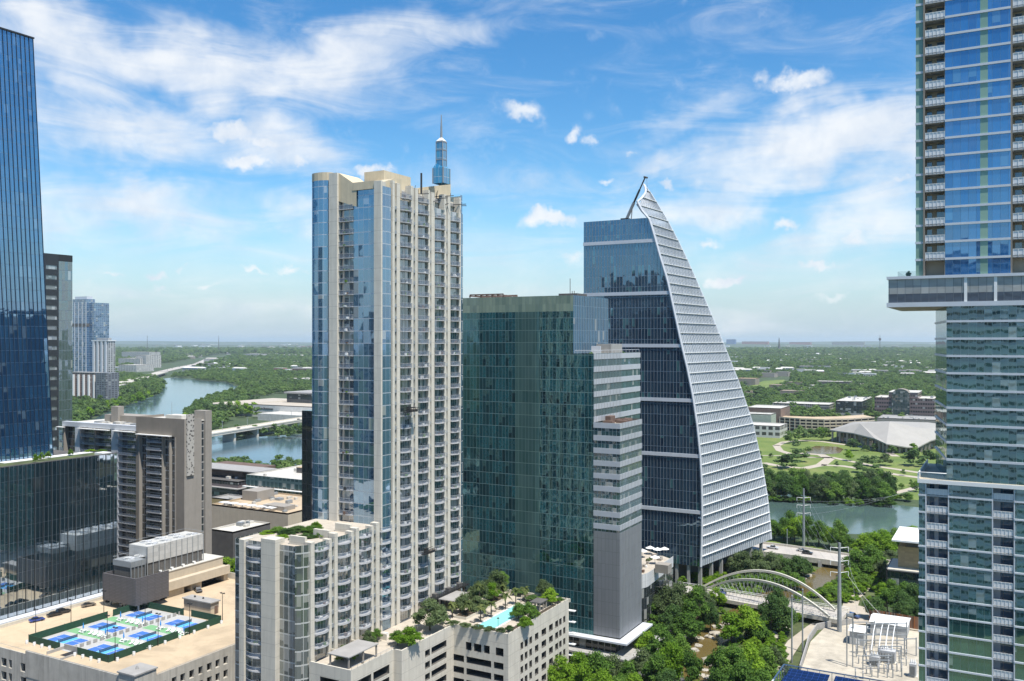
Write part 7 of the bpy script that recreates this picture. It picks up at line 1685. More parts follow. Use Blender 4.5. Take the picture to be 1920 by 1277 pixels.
def solar_roof():
    z = 28.0; a = G(1470, 1246, z + 2.6); x0, y1 = a[0], a[1]; xr = x0 + 40
    T = thing('solar_rooftop', 'rooftop with rows of blue solar panels behind a steel rail at the bottom edge', 'building', (x0 + 20, y1 - 20, 0))
    mb = MB(); mb.box(x0, xr, y1 - 45, y1, 0, z); mb.build('wall', M['grey_conc'], T)
    mb = MB()
    mb.tube([(x0, y1, z + 2.6), (xr, y1, z + 2.6)], .14, 4); mb.tube([(x0, y1 - 45, z + 2.6), (x0, y1, z + 2.6)], .2, 4)
    for k in range(16): mb.tube([(x0 + k * 2.6, y1, z), (x0 + k * 2.6, y1, z + 2.6)], .06, 4); mb.tube([(x0, y1 - k * 2.2, z), (x0, y1 - k * 2.2, z + 2.6)], .1, 4)
    mb.build('guard_rail', M['whitemetal'], T)
    mb = MB(); mb.face([(x0, y1 - .02, z), (xr, y1 - .02, z), (xr, y1 - .02, z + 2.5), (x0, y1 - .02, z + 2.5)]); mb.build('wind_screen', M['glassrail'], T)
    sp = panel('solar_panel', (.06, .09, .22), 1.2, 1.4, .09, 4.0, .15, .15, lw=.06)
    for k, (a_, b_) in enumerate(((1.6, 10.2), (11.4, 20.6), (21.4, 39))):
        for j, (ya, yb) in enumerate(((1.4, 5.6), (6.4, 10.6), (11.4, 15.6))):
            mb = MB(); mb.face([(x0 + a_, y1 - yb, z + 2.0), (x0 + b_, y1 - yb, z + 2.0), (x0 + b_, y1 - ya, z + 2.5), (x0 + a_, y1 - ya, z + 2.5)]); mb.face([(x0 + a_, y1 - ya, z + 2.44), (x0 + b_, y1 - ya, z + 2.44), (x0 + b_, y1 - yb, z + 1.94), (x0 + a_, y1 - yb, z + 1.94)]); mb.build('solar_panel', sp, T)
            for q in range(4): xx = x0 + a_ + .3 + q * (b_ - a_ - .6) / 3; mb = MB(); mb.tube([(xx, y1 - (ya + yb) / 2, z), (xx, y1 - (ya + yb) / 2, z + 2.15)], .07, 4); mb.build('panel_leg', M['steel'], T)
solar_roof()
# ------------------------------------------------------------------ trees
def leaf_cloud(seed, ncards, card, lobes, flat=.8, low=.22, core=True, spread=.30):
    """crown of a tree one unit tall: leaf clumps over a cluster of uneven lobes"""
    r = np.random.RandomState(seed); V = []; Fc = []
    cen = []
    for k in range(lobes):
        a = r.uniform(0, 2 * np.pi); q = spread * np.sqrt(r.uniform(.05, 1)); z = low + .22 + r.uniform(0, .56) * (1 - q / spread * .45)
        cen.append((q * np.cos(a), q * np.sin(a), z, r.uniform(.08, .19)))
    cen.append((0, 0, .74, .2))
    per = ncards // len(cen)
    for (cx, cy, cz, rr) in cen:
        n = int(per * (rr / .16) ** 2)
        d = r.normal(size=(n, 3)); d /= np.linalg.norm(d, axis=1)[:, None]; d[:, 2] = np.where(d[:, 2] < -.35, -d[:, 2], d[:, 2])
        rad = rr * (1 - .45 * r.uniform(size=n) ** 2.2) * (1 + .18 * r.normal(size=n).clip(-1.5, 1.5))
        p = np.array([cx, cy, cz]) + d * rad[:, None] * np.array([1, 1, flat])
        nr = d * .9 + r.normal(size=(n, 3)) * .55 + np.array([0, 0, .35]); nr /= np.linalg.norm(nr, axis=1)[:, None]
        a = np.cross(nr, r.normal(size=(n, 3))); a /= np.linalg.norm(a, axis=1)[:, None]; b = np.cross(nr, a)
        s = card * r.uniform(.6, 1.5, size=n)[:, None]; w = s * r.uniform(.45, .9, size=n)[:, None]
        i0 = len(V)
        q = np.stack([p - a * s, p - b * w + nr * s * .25, p + a * s, p + b * w + nr * s * .2], 1).reshape(-1, 3)
        V.extend(q.tolist()); Fc.extend([(i0 + 4 * k, i0 + 4 * k + 1, i0 + 4 * k + 2, i0 + 4 * k + 3) for k in range(n)])
        if core:
            i0 = len(V); nu, nv = 7, 4
            for v in range(nv + 1):
                th = np.pi * v / nv
                for u in range(nu):
                    ph = 2 * np.pi * u / nu; k = rr * .55 * r.uniform(.8, 1.1); V.append((cx + k * np.sin(th) * np.cos(ph), cy + k * np.sin(th) * np.sin(ph), cz + k * np.cos(th) * flat))
            for v in range(nv):
                for u in range(nu): Fc.append((i0 + v * nu + u, i0 + (v + 1) * nu + u, i0 + (v + 1) * nu + (u + 1) % nu, i0 + v * nu + (u + 1) % nu))
    return V, Fc, cen
def trunk_faces(seed, cen, r0=.028):
    r = random.Random(seed); mb = MB()
    mb.tube([(0, 0, 0), (.01, .005, .16), (.0, .01, .34), (.0, .0, .6)], [r0, r0 * .8, r0 * .6, r0 * .25], 6)
    for c in cen[:6]: mb.tube([(0, .005, .24), (c[0] * .55, c[1] * .55, .24 + (c[2] - .24) * .6), (c[0], c[1], c[2])], [r0 * .5, r0 * .35, r0 * .12], 4)
    return mb
def mesh_of(name, V, Fc, mat):
    me = bpy.data.meshes.new(name); me.from_pydata(V, [], Fc); me.materials.append(mat); me.update(); return me
NEAR = []; FAR = []
for k in range(7):
    V, Fc, cen = leaf_cloud(100 + k, 7000, .024, 24 + k % 5, .85, .03, True, .36)
    tb = trunk_faces(k, cen); to = tb.build('trunk', M['bark']); tm = to.data; bpy.data.objects.remove(to)
    NEAR.append((tm, {i: mesh_of('crown', V, Fc, M['leaf'][i]) for i in range(4)}))
for k in range(4):
    V, Fc, cen = leaf_cloud(300 + k, 460, .060, 9, .8, .02, True, .30)
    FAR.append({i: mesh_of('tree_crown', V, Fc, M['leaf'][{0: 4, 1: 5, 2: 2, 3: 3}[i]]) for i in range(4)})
TREES = {}
TC = random.Random(5)
def tree(px, py, wpx, hpx, leaf=0, z=0.0, grp=None, label=None, near=None, name='tree'):
    x, y = G(px, py, z); d = depth(x, y); h = hpx * d / F; w = wpx * d / F
    return tree_at(x, y, z, w, h, leaf, grp, label, d < 640 if near is None else near, name)
def tree_at(x, y, z, w, h, leaf, grp, label, near, name='tree'):
    T = thing(name, label, 'tree' if name == 'tree' else 'shrub', (x, y, z), TC.uniform(0, 6.28), grp)
    k = TC.randrange(7)
    s = (w / .90, w / .90, h / .98)
    if near:
        tm, cr = NEAR[k]
        for nm, me in (('trunk', tm), ('crown', cr[leaf])):
            o = link_mesh(nm, me, T); o.scale = s
    else:
        bpy.data.objects.remove(T); T = bpy.data.objects.new(name, FAR[k % 4][leaf]); C.objects.link(T); T.location = (x, y, z); T.rotation_euler = (0, 0, TC.uniform(0, 6.28)); T.scale = s; tag(T, label, 'tree' if name == 'tree' else 'shrub', grp)
    if grp and not label: TREES.setdefault(grp, []).append(T)
    return T
def grow(grp, lst, z=0.0, near=None, name='tree'):
    for t in lst: tree(*t[:4], leaf=t[4], z=z, grp=grp, near=near, name=name)
# terrace and roof gardens
grow('trees on the pool terrace', [(806, 1182, 70, 62, 3), (768, 1213, 56, 40, 2), (745, 1210, 34, 30, 0), (690, 1212, 30, 32, 3), (706, 1203, 26, 26, 0), (655, 1232, 40, 26, 0), (640, 1238, 26, 18, 2), (664, 1240, 18, 22, 2),
    (900, 1135, 50, 48, 3), (930, 1118, 52, 52, 3), (922, 1130, 40, 40, 2), (870, 1150, 40, 40, 3), (895, 1148, 40, 32, 3), (940, 1105, 34, 36, 0), (1018, 1122, 34, 38, 3), (1032, 1135, 40, 34, 2), (990, 1165, 36, 38, 0), (972, 1160, 34, 32, 0), (984, 1178, 30, 24, 2), (1002, 1160, 22, 20, 2)], 24.0)
grow('clipped shrubs along the pool terrace', [(850, 1172, 26, 9, 3), (872, 1176, 24, 9, 3), (895, 1180, 26, 10, 3), (918, 1184, 24, 10, 3), (940, 1187, 22, 11, 3), (955, 1184, 20, 12, 1), (1000, 1125, 30, 10, 1), (975, 1113, 30, 9, 1), (1050, 1128, 18, 9, 0), (835, 1166, 20, 9, 2)], 24.6, True, 'shrub')
grow('shrubs in the roof garden of the lower wing', [(500, 1002, 30, 8, 2), (520, 999, 40, 12, 0), (540, 1003, 40, 13, 1), (560, 999, 44, 14, 1), (585, 1002, 40, 18, 0), (575, 1010, 40, 10, 1), (530, 1010, 30, 8, 2), (600, 1010, 26, 14, 0), (592, 997, 26, 20, 2), (552, 1014, 30, 8, 1)], 52.7, True, 'shrub')
grow('shrubs on the dark podium roof', [(66, 868, 12, 18, 2), (78, 864, 12, 17, 2), (90, 860, 12, 15, 0), (132, 855, 10, 14, 0), (170, 848, 22, 6, 2), (190, 848, 20, 6, 0)], 61.6, True, 'shrub')
for x_, y_, w_, h_, l_ in ((-121.5, 281, 2.4, 2.6, 0), (-121, 274, 1.8, 1.6, 2), (-121.2, 290, 2.4, 2.2, 3), (-120.5, 300, 2, 1.5, 0)): tree_at(x_, y_, 98.8, w_, h_, l_, 'shrubs on the hotel terrace', None, True, 'shrub')
tree_at(yX(1704, 191)[0], 191, Z(521, yX(1690, 185.4)[1]) + .25, 1.0, 1.5, 0, None, 'small potted shrub on the cantilevered deck of the stacked tower', True, 'shrub')
# creek and streets
grow('trees by the creek below the hotel', [(1052, 1300, 62, 74, 2), (1085, 1288, 60, 70, 2), (1118, 1305, 66, 90, 0), (1095, 1318, 60, 78, 2), (1150, 1298, 60, 76, 3), (1178, 1310, 56, 76, 0), (1130, 1330, 60, 80, 2), (1205, 1282, 60, 70, 3), (1215, 1242, 54, 62, 2), (1240, 1258, 66, 92, 0), (1232, 1300, 60, 80, 0), (1262, 1290, 66, 92, 2), (1275, 1252, 54, 66, 0), (1295, 1290, 54, 74, 0), (1190, 1328, 60, 70, 2), (1255, 1322, 60, 70, 1), (1160, 1335, 60, 70, 0), (1310, 1322, 50, 48, 2)])
grow('trees between hotel and white arches', [(1224, 1176, 44, 48, 0), (1246, 1172, 60, 80, 3), (1275, 1178, 66, 92, 3), (1306, 1184, 60, 92, 0), (1262, 1196, 60, 66, 1), (1292, 1204, 60, 60, 0), (1322, 1168, 46, 60, 3), (1222, 1206, 40, 44, 0), (1312, 1146, 44, 52, 3), (1332, 1186, 36, 60, 1), (1240, 1142, 40, 40, 3)])
grow('trees in front of the white arch bridge', [(1343, 1140, 34, 42, 2), (1372, 1206, 64, 62, 2), (1398, 1204, 64, 74, 2), (1420, 1206, 44, 52, 0), (1446, 1192, 52, 84, 1), (1466, 1190, 50, 72, 1), (1458, 1170, 44, 74, 1)])
grow('trees at the bottom of the creek trail', [(1352, 1290, 66, 82, 0), (1378, 1300, 72, 98, 0), (1408, 1296, 72, 92, 2), (1436, 1282, 56, 74, 0), (1450, 1268, 46, 60, 3), (1392, 1330, 80, 90, 0), (1430, 1330, 70, 80, 0), (1466, 1240, 26, 26, 0), (1345, 1330, 60, 80, 0), (1473, 1268, 26, 30, 3)])
grow('trees behind the white arch bridge', [(1394, 1086, 52, 56, 3), (1420, 1088, 56, 60, 3), (1446, 1084, 48, 52, 3), (1476, 1088, 44, 44, 1), (1494, 1090, 44, 52, 1), (1508, 1084, 34, 40, 1), (1462, 1104, 52, 36, 0), (1432, 1108, 40, 34, 0), (1490, 1106, 40, 34, 0), (1372, 1102, 34, 26, 0), (1462, 1072, 34, 34, 0), (1382, 1076, 36, 42, 3), (1405, 1104, 36, 28, 0)])
grow('trees along the creek near the library', [(1606, 1084, 54, 54, 0), (1634, 1078, 54, 60, 0), (1592, 1092, 34, 30, 2), (1654, 1088, 40, 40, 3), (1620, 1100, 40, 26, 0), (1560, 1124, 34, 26, 0), (1580, 1118, 34, 26, 0), (1600, 1114, 30, 24, 2), (1575, 1104, 34, 24, 0), (1555, 1112, 26, 22, 2), (1540, 1118, 24, 18, 0), (1590, 1130, 26, 18, 2), (1668, 1104, 26, 26, 1)])
grow('street trees below the library', [(1642, 1162, 46, 46, 1), (1664, 1150, 44, 48, 0), (1690, 1156, 46, 50, 1), (1712, 1150, 50, 60, 1), (1672, 1124, 40, 40, 0), (1696, 1132, 40, 44, 0), (1702, 1168, 34, 36, 1), (1655, 1124, 36, 34, 2), (1720, 1172, 34, 40, 1)])
grow('trees on the near river bank', [(1452, 1012, 40, 38, 0), (1470, 1014, 44, 46, 0), (1490, 1018, 46, 50, 2), (1482, 1010, 44, 56, 0), (1515, 1022, 46, 58, 0), (1535, 1024, 46, 52, 0), (1555, 1026, 36, 40, 2), (1571, 1032, 38, 62, 0), (1588, 1034, 30, 34, 0), (1502, 1000, 40, 36, 2), (1448, 1000, 30, 28, 0)])
grow('trees on the river bank beside the library', [(1618, 1040, 40, 42, 2), (1640, 1042, 46, 48, 2), (1662, 1044, 44, 46, 2), (1684, 1042, 44, 48, 0), (1706, 1030, 44, 42, 2), (1628, 1030, 34, 34, 0), (1655, 1026, 44, 36, 2), (1680, 1022, 44, 34, 0), (1712, 1014, 40, 30, 2), (1604, 1048, 26, 24, 2), (1670, 1054, 34, 24, 3)])
r = random.Random(21)
grow('trees crowding the far river bank', [(1440 + k * 11.4 + r.uniform(-3, 3), 936 + k * .55 + r.uniform(-2, 2), r.uniform(30, 46), r.uniform(30, 60), r.choice((0, 1, 0, 1, 3))) for k in range(21)] + [(1444 + k * 12 + r.uniform(-4, 4), 921 + r.uniform(-4, 3), r.uniform(28, 46), r.uniform(26, 48), r.choice((1, 1, 0, 3))) for k in range(19)])
grow('shrubs at the far waterline', [(1440 + k * 9.2 + r.uniform(-3, 3), 937 + k * .42 + r.uniform(0, 4), r.uniform(14, 24), r.uniform(9, 15), r.choice((0, 1, 2))) for k in range(26)], name='shrub')
grow('scattered trees on the park lawn', [(1478, 879, 56, 30, 1), (1500, 866, 42, 26, 1), (1490, 864, 30, 22, 1), (1446, 858, 12, 9, 1), (1591, 864, 24, 22, 2), (1600, 845, 36, 24, 1), (1622, 873, 32, 20, 1), (1641, 875, 32, 22, 1), (1660, 873, 34, 24, 3), (1715, 874, 50, 34, 1), (1740, 872, 40, 30, 1), (1672, 852, 22, 18, 0), (1712, 850, 26, 20, 2), (1694, 892, 14, 13, 1), (1569, 876, 12, 12, 1), (1666, 918, 8, 10, 0), (1690, 916, 11, 11, 0), (1708, 912, 10, 14, 0), (1718, 922, 20, 22, 0), (1643, 892, 32, 22, 1), (1610, 886, 34, 22, 1), (1582, 904, 40, 24, 1), (1556, 906, 40, 24, 1), (1625, 900, 36, 24, 1), (1700, 940, 30, 18, 0), (1680, 938, 22, 14, 2), (1424, 866, 16, 22, 1), (1434, 896, 30, 28, 1)])
grow('trees between the pond and the arts building', [(1478, 832, 24, 26, 0), (1494, 830, 28, 28, 0), (1508, 828, 24, 26, 1), (1520, 826, 26, 24, 1), (1534, 826, 26, 24, 0), (1548, 826, 26, 26, 0), (1492, 842, 20, 20, 1), (1515, 850, 20, 14, 0), (1540, 820, 24, 20, 2), (1500, 818, 20, 22, 0), (1640, 846, 22, 16, 1), (1624, 846, 22, 12, 1)])
grow('trees around the lawn offices', [(1488, 778, 30, 26, 0), (1505, 782, 30, 22, 0), (1530, 782, 34, 24, 0), (1465, 772, 40, 24, 1), (1590, 791, 20, 14, 0), (1648, 790, 24, 10, 1), (1690, 790, 26, 14, 0), (1630, 780, 16, 14, 0), (1425, 745, 40, 22, 1), (1445, 752, 34, 18, 1), (1545, 760, 40, 22, 1)], near=False)
r = random.Random(33)
grow('trees on the wooded point below the brick apartments', [(140 + k * 8.6 + r.uniform(-3, 3), 790 - k * 2.55 + r.uniform(-2, 4), r.uniform(16, 24), r.uniform(16, 26), r.choice((0, 1, 0, 2))) for k in range(19)] + [(140 + k * 9 + r.uniform(-3, 3), 772 - k * 2.2 + r.uniform(-5, 4), r.uniform(16, 24), r.uniform(15, 24), r.choice((0, 1, 0))) for k in range(18)] + [(150 + k * 11, 752 - k * 1.8 + r.uniform(-4, 4), 22, 16, r.choice((0, 1))) for k in range(11)], near=False)
grow('lakeside trees around the white press building', [(348 + k * 7.5, 800 - min(k, 6) * 3 + r.uniform(-3, 3), r.uniform(20, 28), r.uniform(22, 32), r.choice((0, 0, 2, 1))) for k in range(19)] + [(395 + k * 11 + r.uniform(-3, 3), 764 - k * 1.3 + r.uniform(-3, 3), 20, 14, 1) for k in range(9)] + [(514 + k * 8, 820 + r.uniform(-4, 3), 22, 24, r.choice((0, 1))) for k in range(8)], near=False)
grow('green trees on the city bank at the lake', [(430, 888, 26, 24, 2), (448, 892, 34, 30, 0), (466, 896, 34, 34, 0), (480, 894, 20, 24, 0), (412, 890, 24, 20, 0), (500, 890, 18, 18, 0), (404, 894, 22, 22, 0), (452, 905, 26, 18, 2), (520, 885, 20, 16, 0)], near=True)
grow('street trees behind the parking garage', [(424, 1082, 40, 40, 2), (440, 1088, 36, 44, 2), (408, 1076, 26, 26, 0), (400, 945, 24, 12, 2), (416, 944, 24, 12, 2)], near=True)
for g_, lst in TREES.items():
    what = {'trees on the pool terrace': 'leafy tree growing on the pool terrace', 'clipped shrubs along the pool terrace': 'low clipped shrub edging the pool terrace', 'shrubs in the roof garden of the lower wing': 'shrub in the roof garden before the cream tower', 'shrubs on the dark podium roof': 'shrub on the dark podium roof', 'shrubs on the hotel terrace': 'small shrub on the high hotel terrace',
            'trees by the creek below the hotel': 'dense green tree below the hotel canopy', 'trees between hotel and white arches': 'tall tree between hotel and white arches', 'trees in front of the white arch bridge': 'tree in front of the white arch bridge', 'trees at the bottom of the creek trail': 'big green tree at the bottom by creek trail', 'trees behind the white arch bridge': 'tree behind the white arch bridge',
            'trees along the creek near the library': 'tree on the creek bank before the library', 'street trees below the library': 'dark street tree beside the library stilts', 'trees on the near river bank': 'tree on the near river bank by sail tower', 'trees on the river bank beside the library': 'tree on the near river bank beside library roof', 'shrubs at the far waterline': 'shrub at the far waterline under the bank trees', 'trees crowding the far river bank': 'tree crowding the far river bank',
            'scattered trees on the park lawn': 'tree standing on the park lawn', 'trees between the pond and the arts building': 'tree by the park pond', 'trees around the lawn offices': 'tree among the offices behind the park', 'trees on the wooded point below the brick apartments': 'tree on the wooded lake point', 'lakeside trees around the white press building': 'lakeside tree near the white press building',
            'green trees on the city bank at the lake': 'bright tree on the city bank of the lake', 'street trees behind the parking garage': 'street tree behind the court garage'}[g_]
    by_place(lst, what)
# palms on the pool terrace
def palms():
    out = []; protos = []
    for s in range(3):
        rr = random.Random(s + 40); mb = MB()
        for k in range(26):
            a = rr.uniform(0, 6.28); up = rr.uniform(-.35, 1.0); ln = rr.uniform(1.2, 1.8); pts = []
            for i in range(5):
                t = i / 4; pts.append(Vector((math.cos(a) * ln * t * (1 - .2 * up), math.sin(a) * ln * t * (1 - .2 * up), up * ln * t - 1.1 * t * t * ln * .6)))
            sd = Vector((-math.sin(a), math.cos(a), 0))
            for i in range(4):
                w0, w1 = .32 * (1 - abs(.45 - i / 4)), .32 * (1 - abs(.45 - (i + 1) / 4)) * (0.2 if i == 3 else 1)
                mb.face([pts[i] - sd * w0, pts[i] , pts[i + 1], pts[i + 1] - sd * w1 + Vector((0, 0, -.1))]); mb.face([pts[i], pts[i] + sd * w0, pts[i + 1] + sd * w1 + Vector((0, 0, -.1)), pts[i + 1]])
        o = mb.build('frond_crown', M['palm']); mb = MB(); mb.tube([(0, 0, 0), (.05, 0, .5), (0, 0, 1)], [.2, .16, .14], 7); t = mb.build('trunk', M['bark']); protos.append((o.data, t.data)); bpy.data.objects.remove(o); bpy.data.objects.remove(t)
    for k, (px, py, h) in enumerate([(877, 1158, 4.2), (901, 1167, 4.4), (921, 1158, 4.3), (948, 1143, 4.6), (967, 1133, 4.4), (848, 1158, 4.0), (926, 1130, 4.5), (899, 1144, 7.2), (944, 1124, 4.2), (863, 1150, 3.6), (984, 1126, 3.8)]):
        x, y = G(px, py, 24); T = thing('palm_tree', '', 'palm tree', (x, y, 24), k * 1.3, 'palm trees around the rooftop pool'); out.append(T)
        t = link_mesh('trunk', protos[k % 3][1], T); t.scale = (1, 1, h); c = link_mesh('crown', protos[k % 3][0], T, (0, 0, h)); c.scale = (1.15,) * 3
    by_place(out, 'fan palm standing around the rooftop pool')
palms()
def undergrowth():
    rr = random.Random(15); pts = []
    for a, b in zip(CREEK, CREEK[1:]):
        d = Vector((b[0] - a[0], b[1] - a[1])); n = Vector((-d.y, d.x)).normalized()
        for _ in range(int(d.length * 5)):
            s = rr.uniform(7.5, 40) * rr.choice((-1, 1)); p = Vector(a) + d * rr.random() + n * s
            px = col(p.x, p.y); py = HZ + H * F / depth(p.x, p.y)
            if px > 1500 and py > 1130 or px > 1470 and py > 1170: continue
            if 1030 < py < 1075 and px > 1430: continue
            pts.append((p.x, p.y, 0, rr.uniform(1.6, 4.2)))
    return pts
def scatter_shrubs():
    src = next(o for g_ in ('shrubs in the roof garden of the lower wing',) for T in TREES[g_] for o in KIDS[T.name] if o.name.startswith('crown'))
    FOREST_LISTS.append((src, undergrowth(), 'undergrowth'))
FOREST_LISTS = []
# boulders by the creek
def rocks():
    rr = random.Random(4); out = []
    for px, py, s in ((1352, 1178, 3.4), (1340, 1190, 3.0), (1330, 1196, 2.4), (1365, 1170, 2.6), (1310, 1212, 2.0), (1302, 1220, 2.2), (1326, 1238, 2.4), (1332, 1246, 2.8), (1340, 1262, 2.0), (1322, 1258, 1.8), (1440, 1188, 3.4), (1452, 1196, 3), (1430, 1200, 3.2), (1500, 1086, 3.2), (1490, 1090, 2.4), (1512, 1080, 3), (1470, 1180, 2.6), (1328, 1272, 2.4), (1316, 1268, 2.0), (1312, 1198, 2.2)):
        x, y = G(px, py); mb = MB(); n = 8; rings = []
        for v, (z, k) in enumerate(((0, 1.0), (.35, 1.05), (.6, .75), (.7, .3))): rings.append([(x + s * k * .62 * math.cos(6.283 * u / n) * rr.uniform(.6, 1.3) * 1.3, y + s * k * .62 * math.sin(6.283 * u / n) * rr.uniform(.6, 1.25), z * s * .5 * rr.uniform(.7, 1.2)) for u in range(n)])
        for A, B_ in zip(rings, rings[1:]):
            for u in range(n): mb.face([A[u], A[(u + 1) % n], B_[(u + 1) % n], B_[u]])
        mb.face(rings[-1]); o = mb.build('boulder', M['rock']); cx, cy = x, y
        for v in o.data.vertices: v.co.x -= x; v.co.y -= y
        o.location = (x, y, 0); tag(o, '', 'rock', 'pale limestone boulders along the creek'); out.append(o)
    by_place(out, 'pale limestone boulder beside the brown creek')
rocks()

# ------------------------------------------------------------------ suburbs: houses one by one, forest as one mass
def inside(x, y, poly):
    c = False; n = len(poly)
    for i in range(n):
        x0, y0 = poly[i]; x1, y1 = poly[(i + 1) % n]
        if (y0 > y) != (y1 > y) and x < (x1 - x0) * (y - y0) / (y1 - y0) + x0: c = not c
    return c
PARK = [G(*p) for p in [(1360, 790), (1780, 783), (2100, 840), (2300, 1000), (1330, 1100), (1370, 880)]]
HILL = [G(*p) for p in [(200, 700), (420, 664), (440, 668), (310, 712)]]
CITY = [G(*p) for p in [(395, 815), (640, 815), (640, 745), (470, 745), (455, 770)]]
HOUSES = []
def houses():
    rr = random.Random(77); left, right = [], []
    wl = [M['white'], M['tan2'], M['slab'], M['roofw'], M['tan'], plain('red_brick', (.28, .10, .07), .85)]; rf = [M['roofw'], M['roofw'], M['white'], M['roofg'], M['roofd']]
    for k in range(330):
        lf = k % 2 == 0
        px = rr.uniform(215, 585) if lf else rr.uniform(1355, 1765)
        py = HZ + 9 + (rr.random() ** 1.25) * (62 if not lf else 52)
        x, y = G(px, py)
        if inside(x, y, LAKE_L) or inside(x, y, PARK) or inside(x, y, HILL) or inside(x, y, CITY): continue
        d = depth(x, y); s = .8 + d / 3500; w, l, h = rr.uniform(10, 26) * s, rr.uniform(10, 18) * s, rr.uniform(7.5, 10) * (1 + d / 9000)
        if rr.random() < .12: w *= 2.2
        mb = MB(); mb.box(x - w / 2, x + w / 2, y - l / 2, y + l / 2, 0, h, 0, 't'); q = 1
        if rr.random() < .45: mb.face([(x - w / 2 - q, y - l / 2 - q, h), (x + w / 2 + q, y - l / 2 - q, h), (x + w / 2 - 2, y, h + 3.5), (x - w / 2 + 2, y, h + 3.5)], 1); mb.face([(x + w / 2 + q, y + l / 2 + q, h), (x - w / 2 - q, y + l / 2 + q, h), (x - w / 2 + 2, y, h + 3.5), (x + w / 2 - 2, y, h + 3.5)], 1); mb.face([(x + w / 2 + q, y - l / 2 - q, h), (x + w / 2 + q, y + l / 2 + q, h), (x + w / 2 - 2, y, h + 3.5)], 1); mb.face([(x - w / 2 - q, y + l / 2 + q, h), (x - w / 2 - q, y - l / 2 - q, h), (x - w / 2 + 2, y, h + 3.5)], 1)
        else: mb.box(x - w / 2 - .3, x + w / 2 + .3, y - l / 2 - .3, y + l / 2 + .3, h + .01, h + .8, 1)
        for i in range(max(2, int(w / 6))): xx = x - w / 2 + 2 + i * 6; mb.box(xx, min(xx + 2.4, x + w / 2 - .5), y - l / 2 - .12, y - l / 2 - .02, h * .45, h * .75, 2)
        o = mb.build('house', [rr.choice(wl), rr.choice(rf), M['dark']]); 
        for v in o.data.vertices: v.co.x -= x; v.co.y -= y
        o.location = (x, y, 0); tag(o, '', 'house', 'pale roofed houses in the wooded suburbs ' + ('left of the cream tower' if lf else 'right of the sail tower')); (left if lf else right).append(o); HOUSES.append((x, y, max(w, l)))
    by_place(left, 'pale roofed house in distant woods left of cream tower'); by_place(right, 'pale roofed house in distant woods right of sail tower')
houses()
def far_marks():
    for px, pyt, pyb, w, lab, nm in ((560, 0, 0, 0, '', ''),):
        pass
    for px, pt, lab in ((410, 629, 'thin radio mast on the horizon right of centre in the left gap'), (276, 629, 'thin radio mast on the horizon above the far highway'), (1650, 628, 'thin water tower mast on the right horizon'), (1461, 633, 'dark pointed church spire on the right horizon')):
        d = 7000; x, y = P(px, d); T = thing('radio_mast' if 'mast' in lab else 'church_spire', lab, 'mast' if 'mast' in lab else 'church spire', (x, y, 0)); zt = Z(pt, d) ; mb = MB(); mb.tube([(x, y, 0), (x, y, zt)], [3.0, 1.2] if 'mast' in lab else [14, 2], 6); mb.build('shaft', M['roofd'], T)
        if 'water' in lab: mb = MB(); mb.tube([(x, y, zt - 45), (x, y, zt - 38), (x, y, zt - 26), (x, y, zt - 22)], [3, 9, 9, 3], 8); mb.build('tank', M['roofd'], T)
    for px0, px1, pt, lab, mt in ((1362, 1378, 632, 'blue box building on the horizon right of the sail tower', plain('blue_cladding', (.05, .12, .28), .7)), (1391, 1440, 636, 'long red roofed block on the right horizon', plain('far_red', (.30, .11, .08), .8)), (1560, 1620, 637, 'long pale block on the right horizon', M['tan']), (1480, 1520, 637, 'red roofed block in the middle of the right horizon', plain('far_red_roof', (.32, .13, .1), .8))):
        d = 16300; (xa, ya) = P(px0, d); xb = yX(px1, ya)[0]; T = thing('far_building', lab, 'building', ((xa + xb) / 2, ya, 0)); box_part('wall', mt, T, xa, xb, ya, ya + 90, 0, Z(pt + 4, d) - 6); box_part('roof', M['roofg'], T, xa - 1, xb + 1, ya - 1, ya + 91, Z(pt + 4, d) - 5.9, Z(pt + 4, d) - 2)
far_marks()
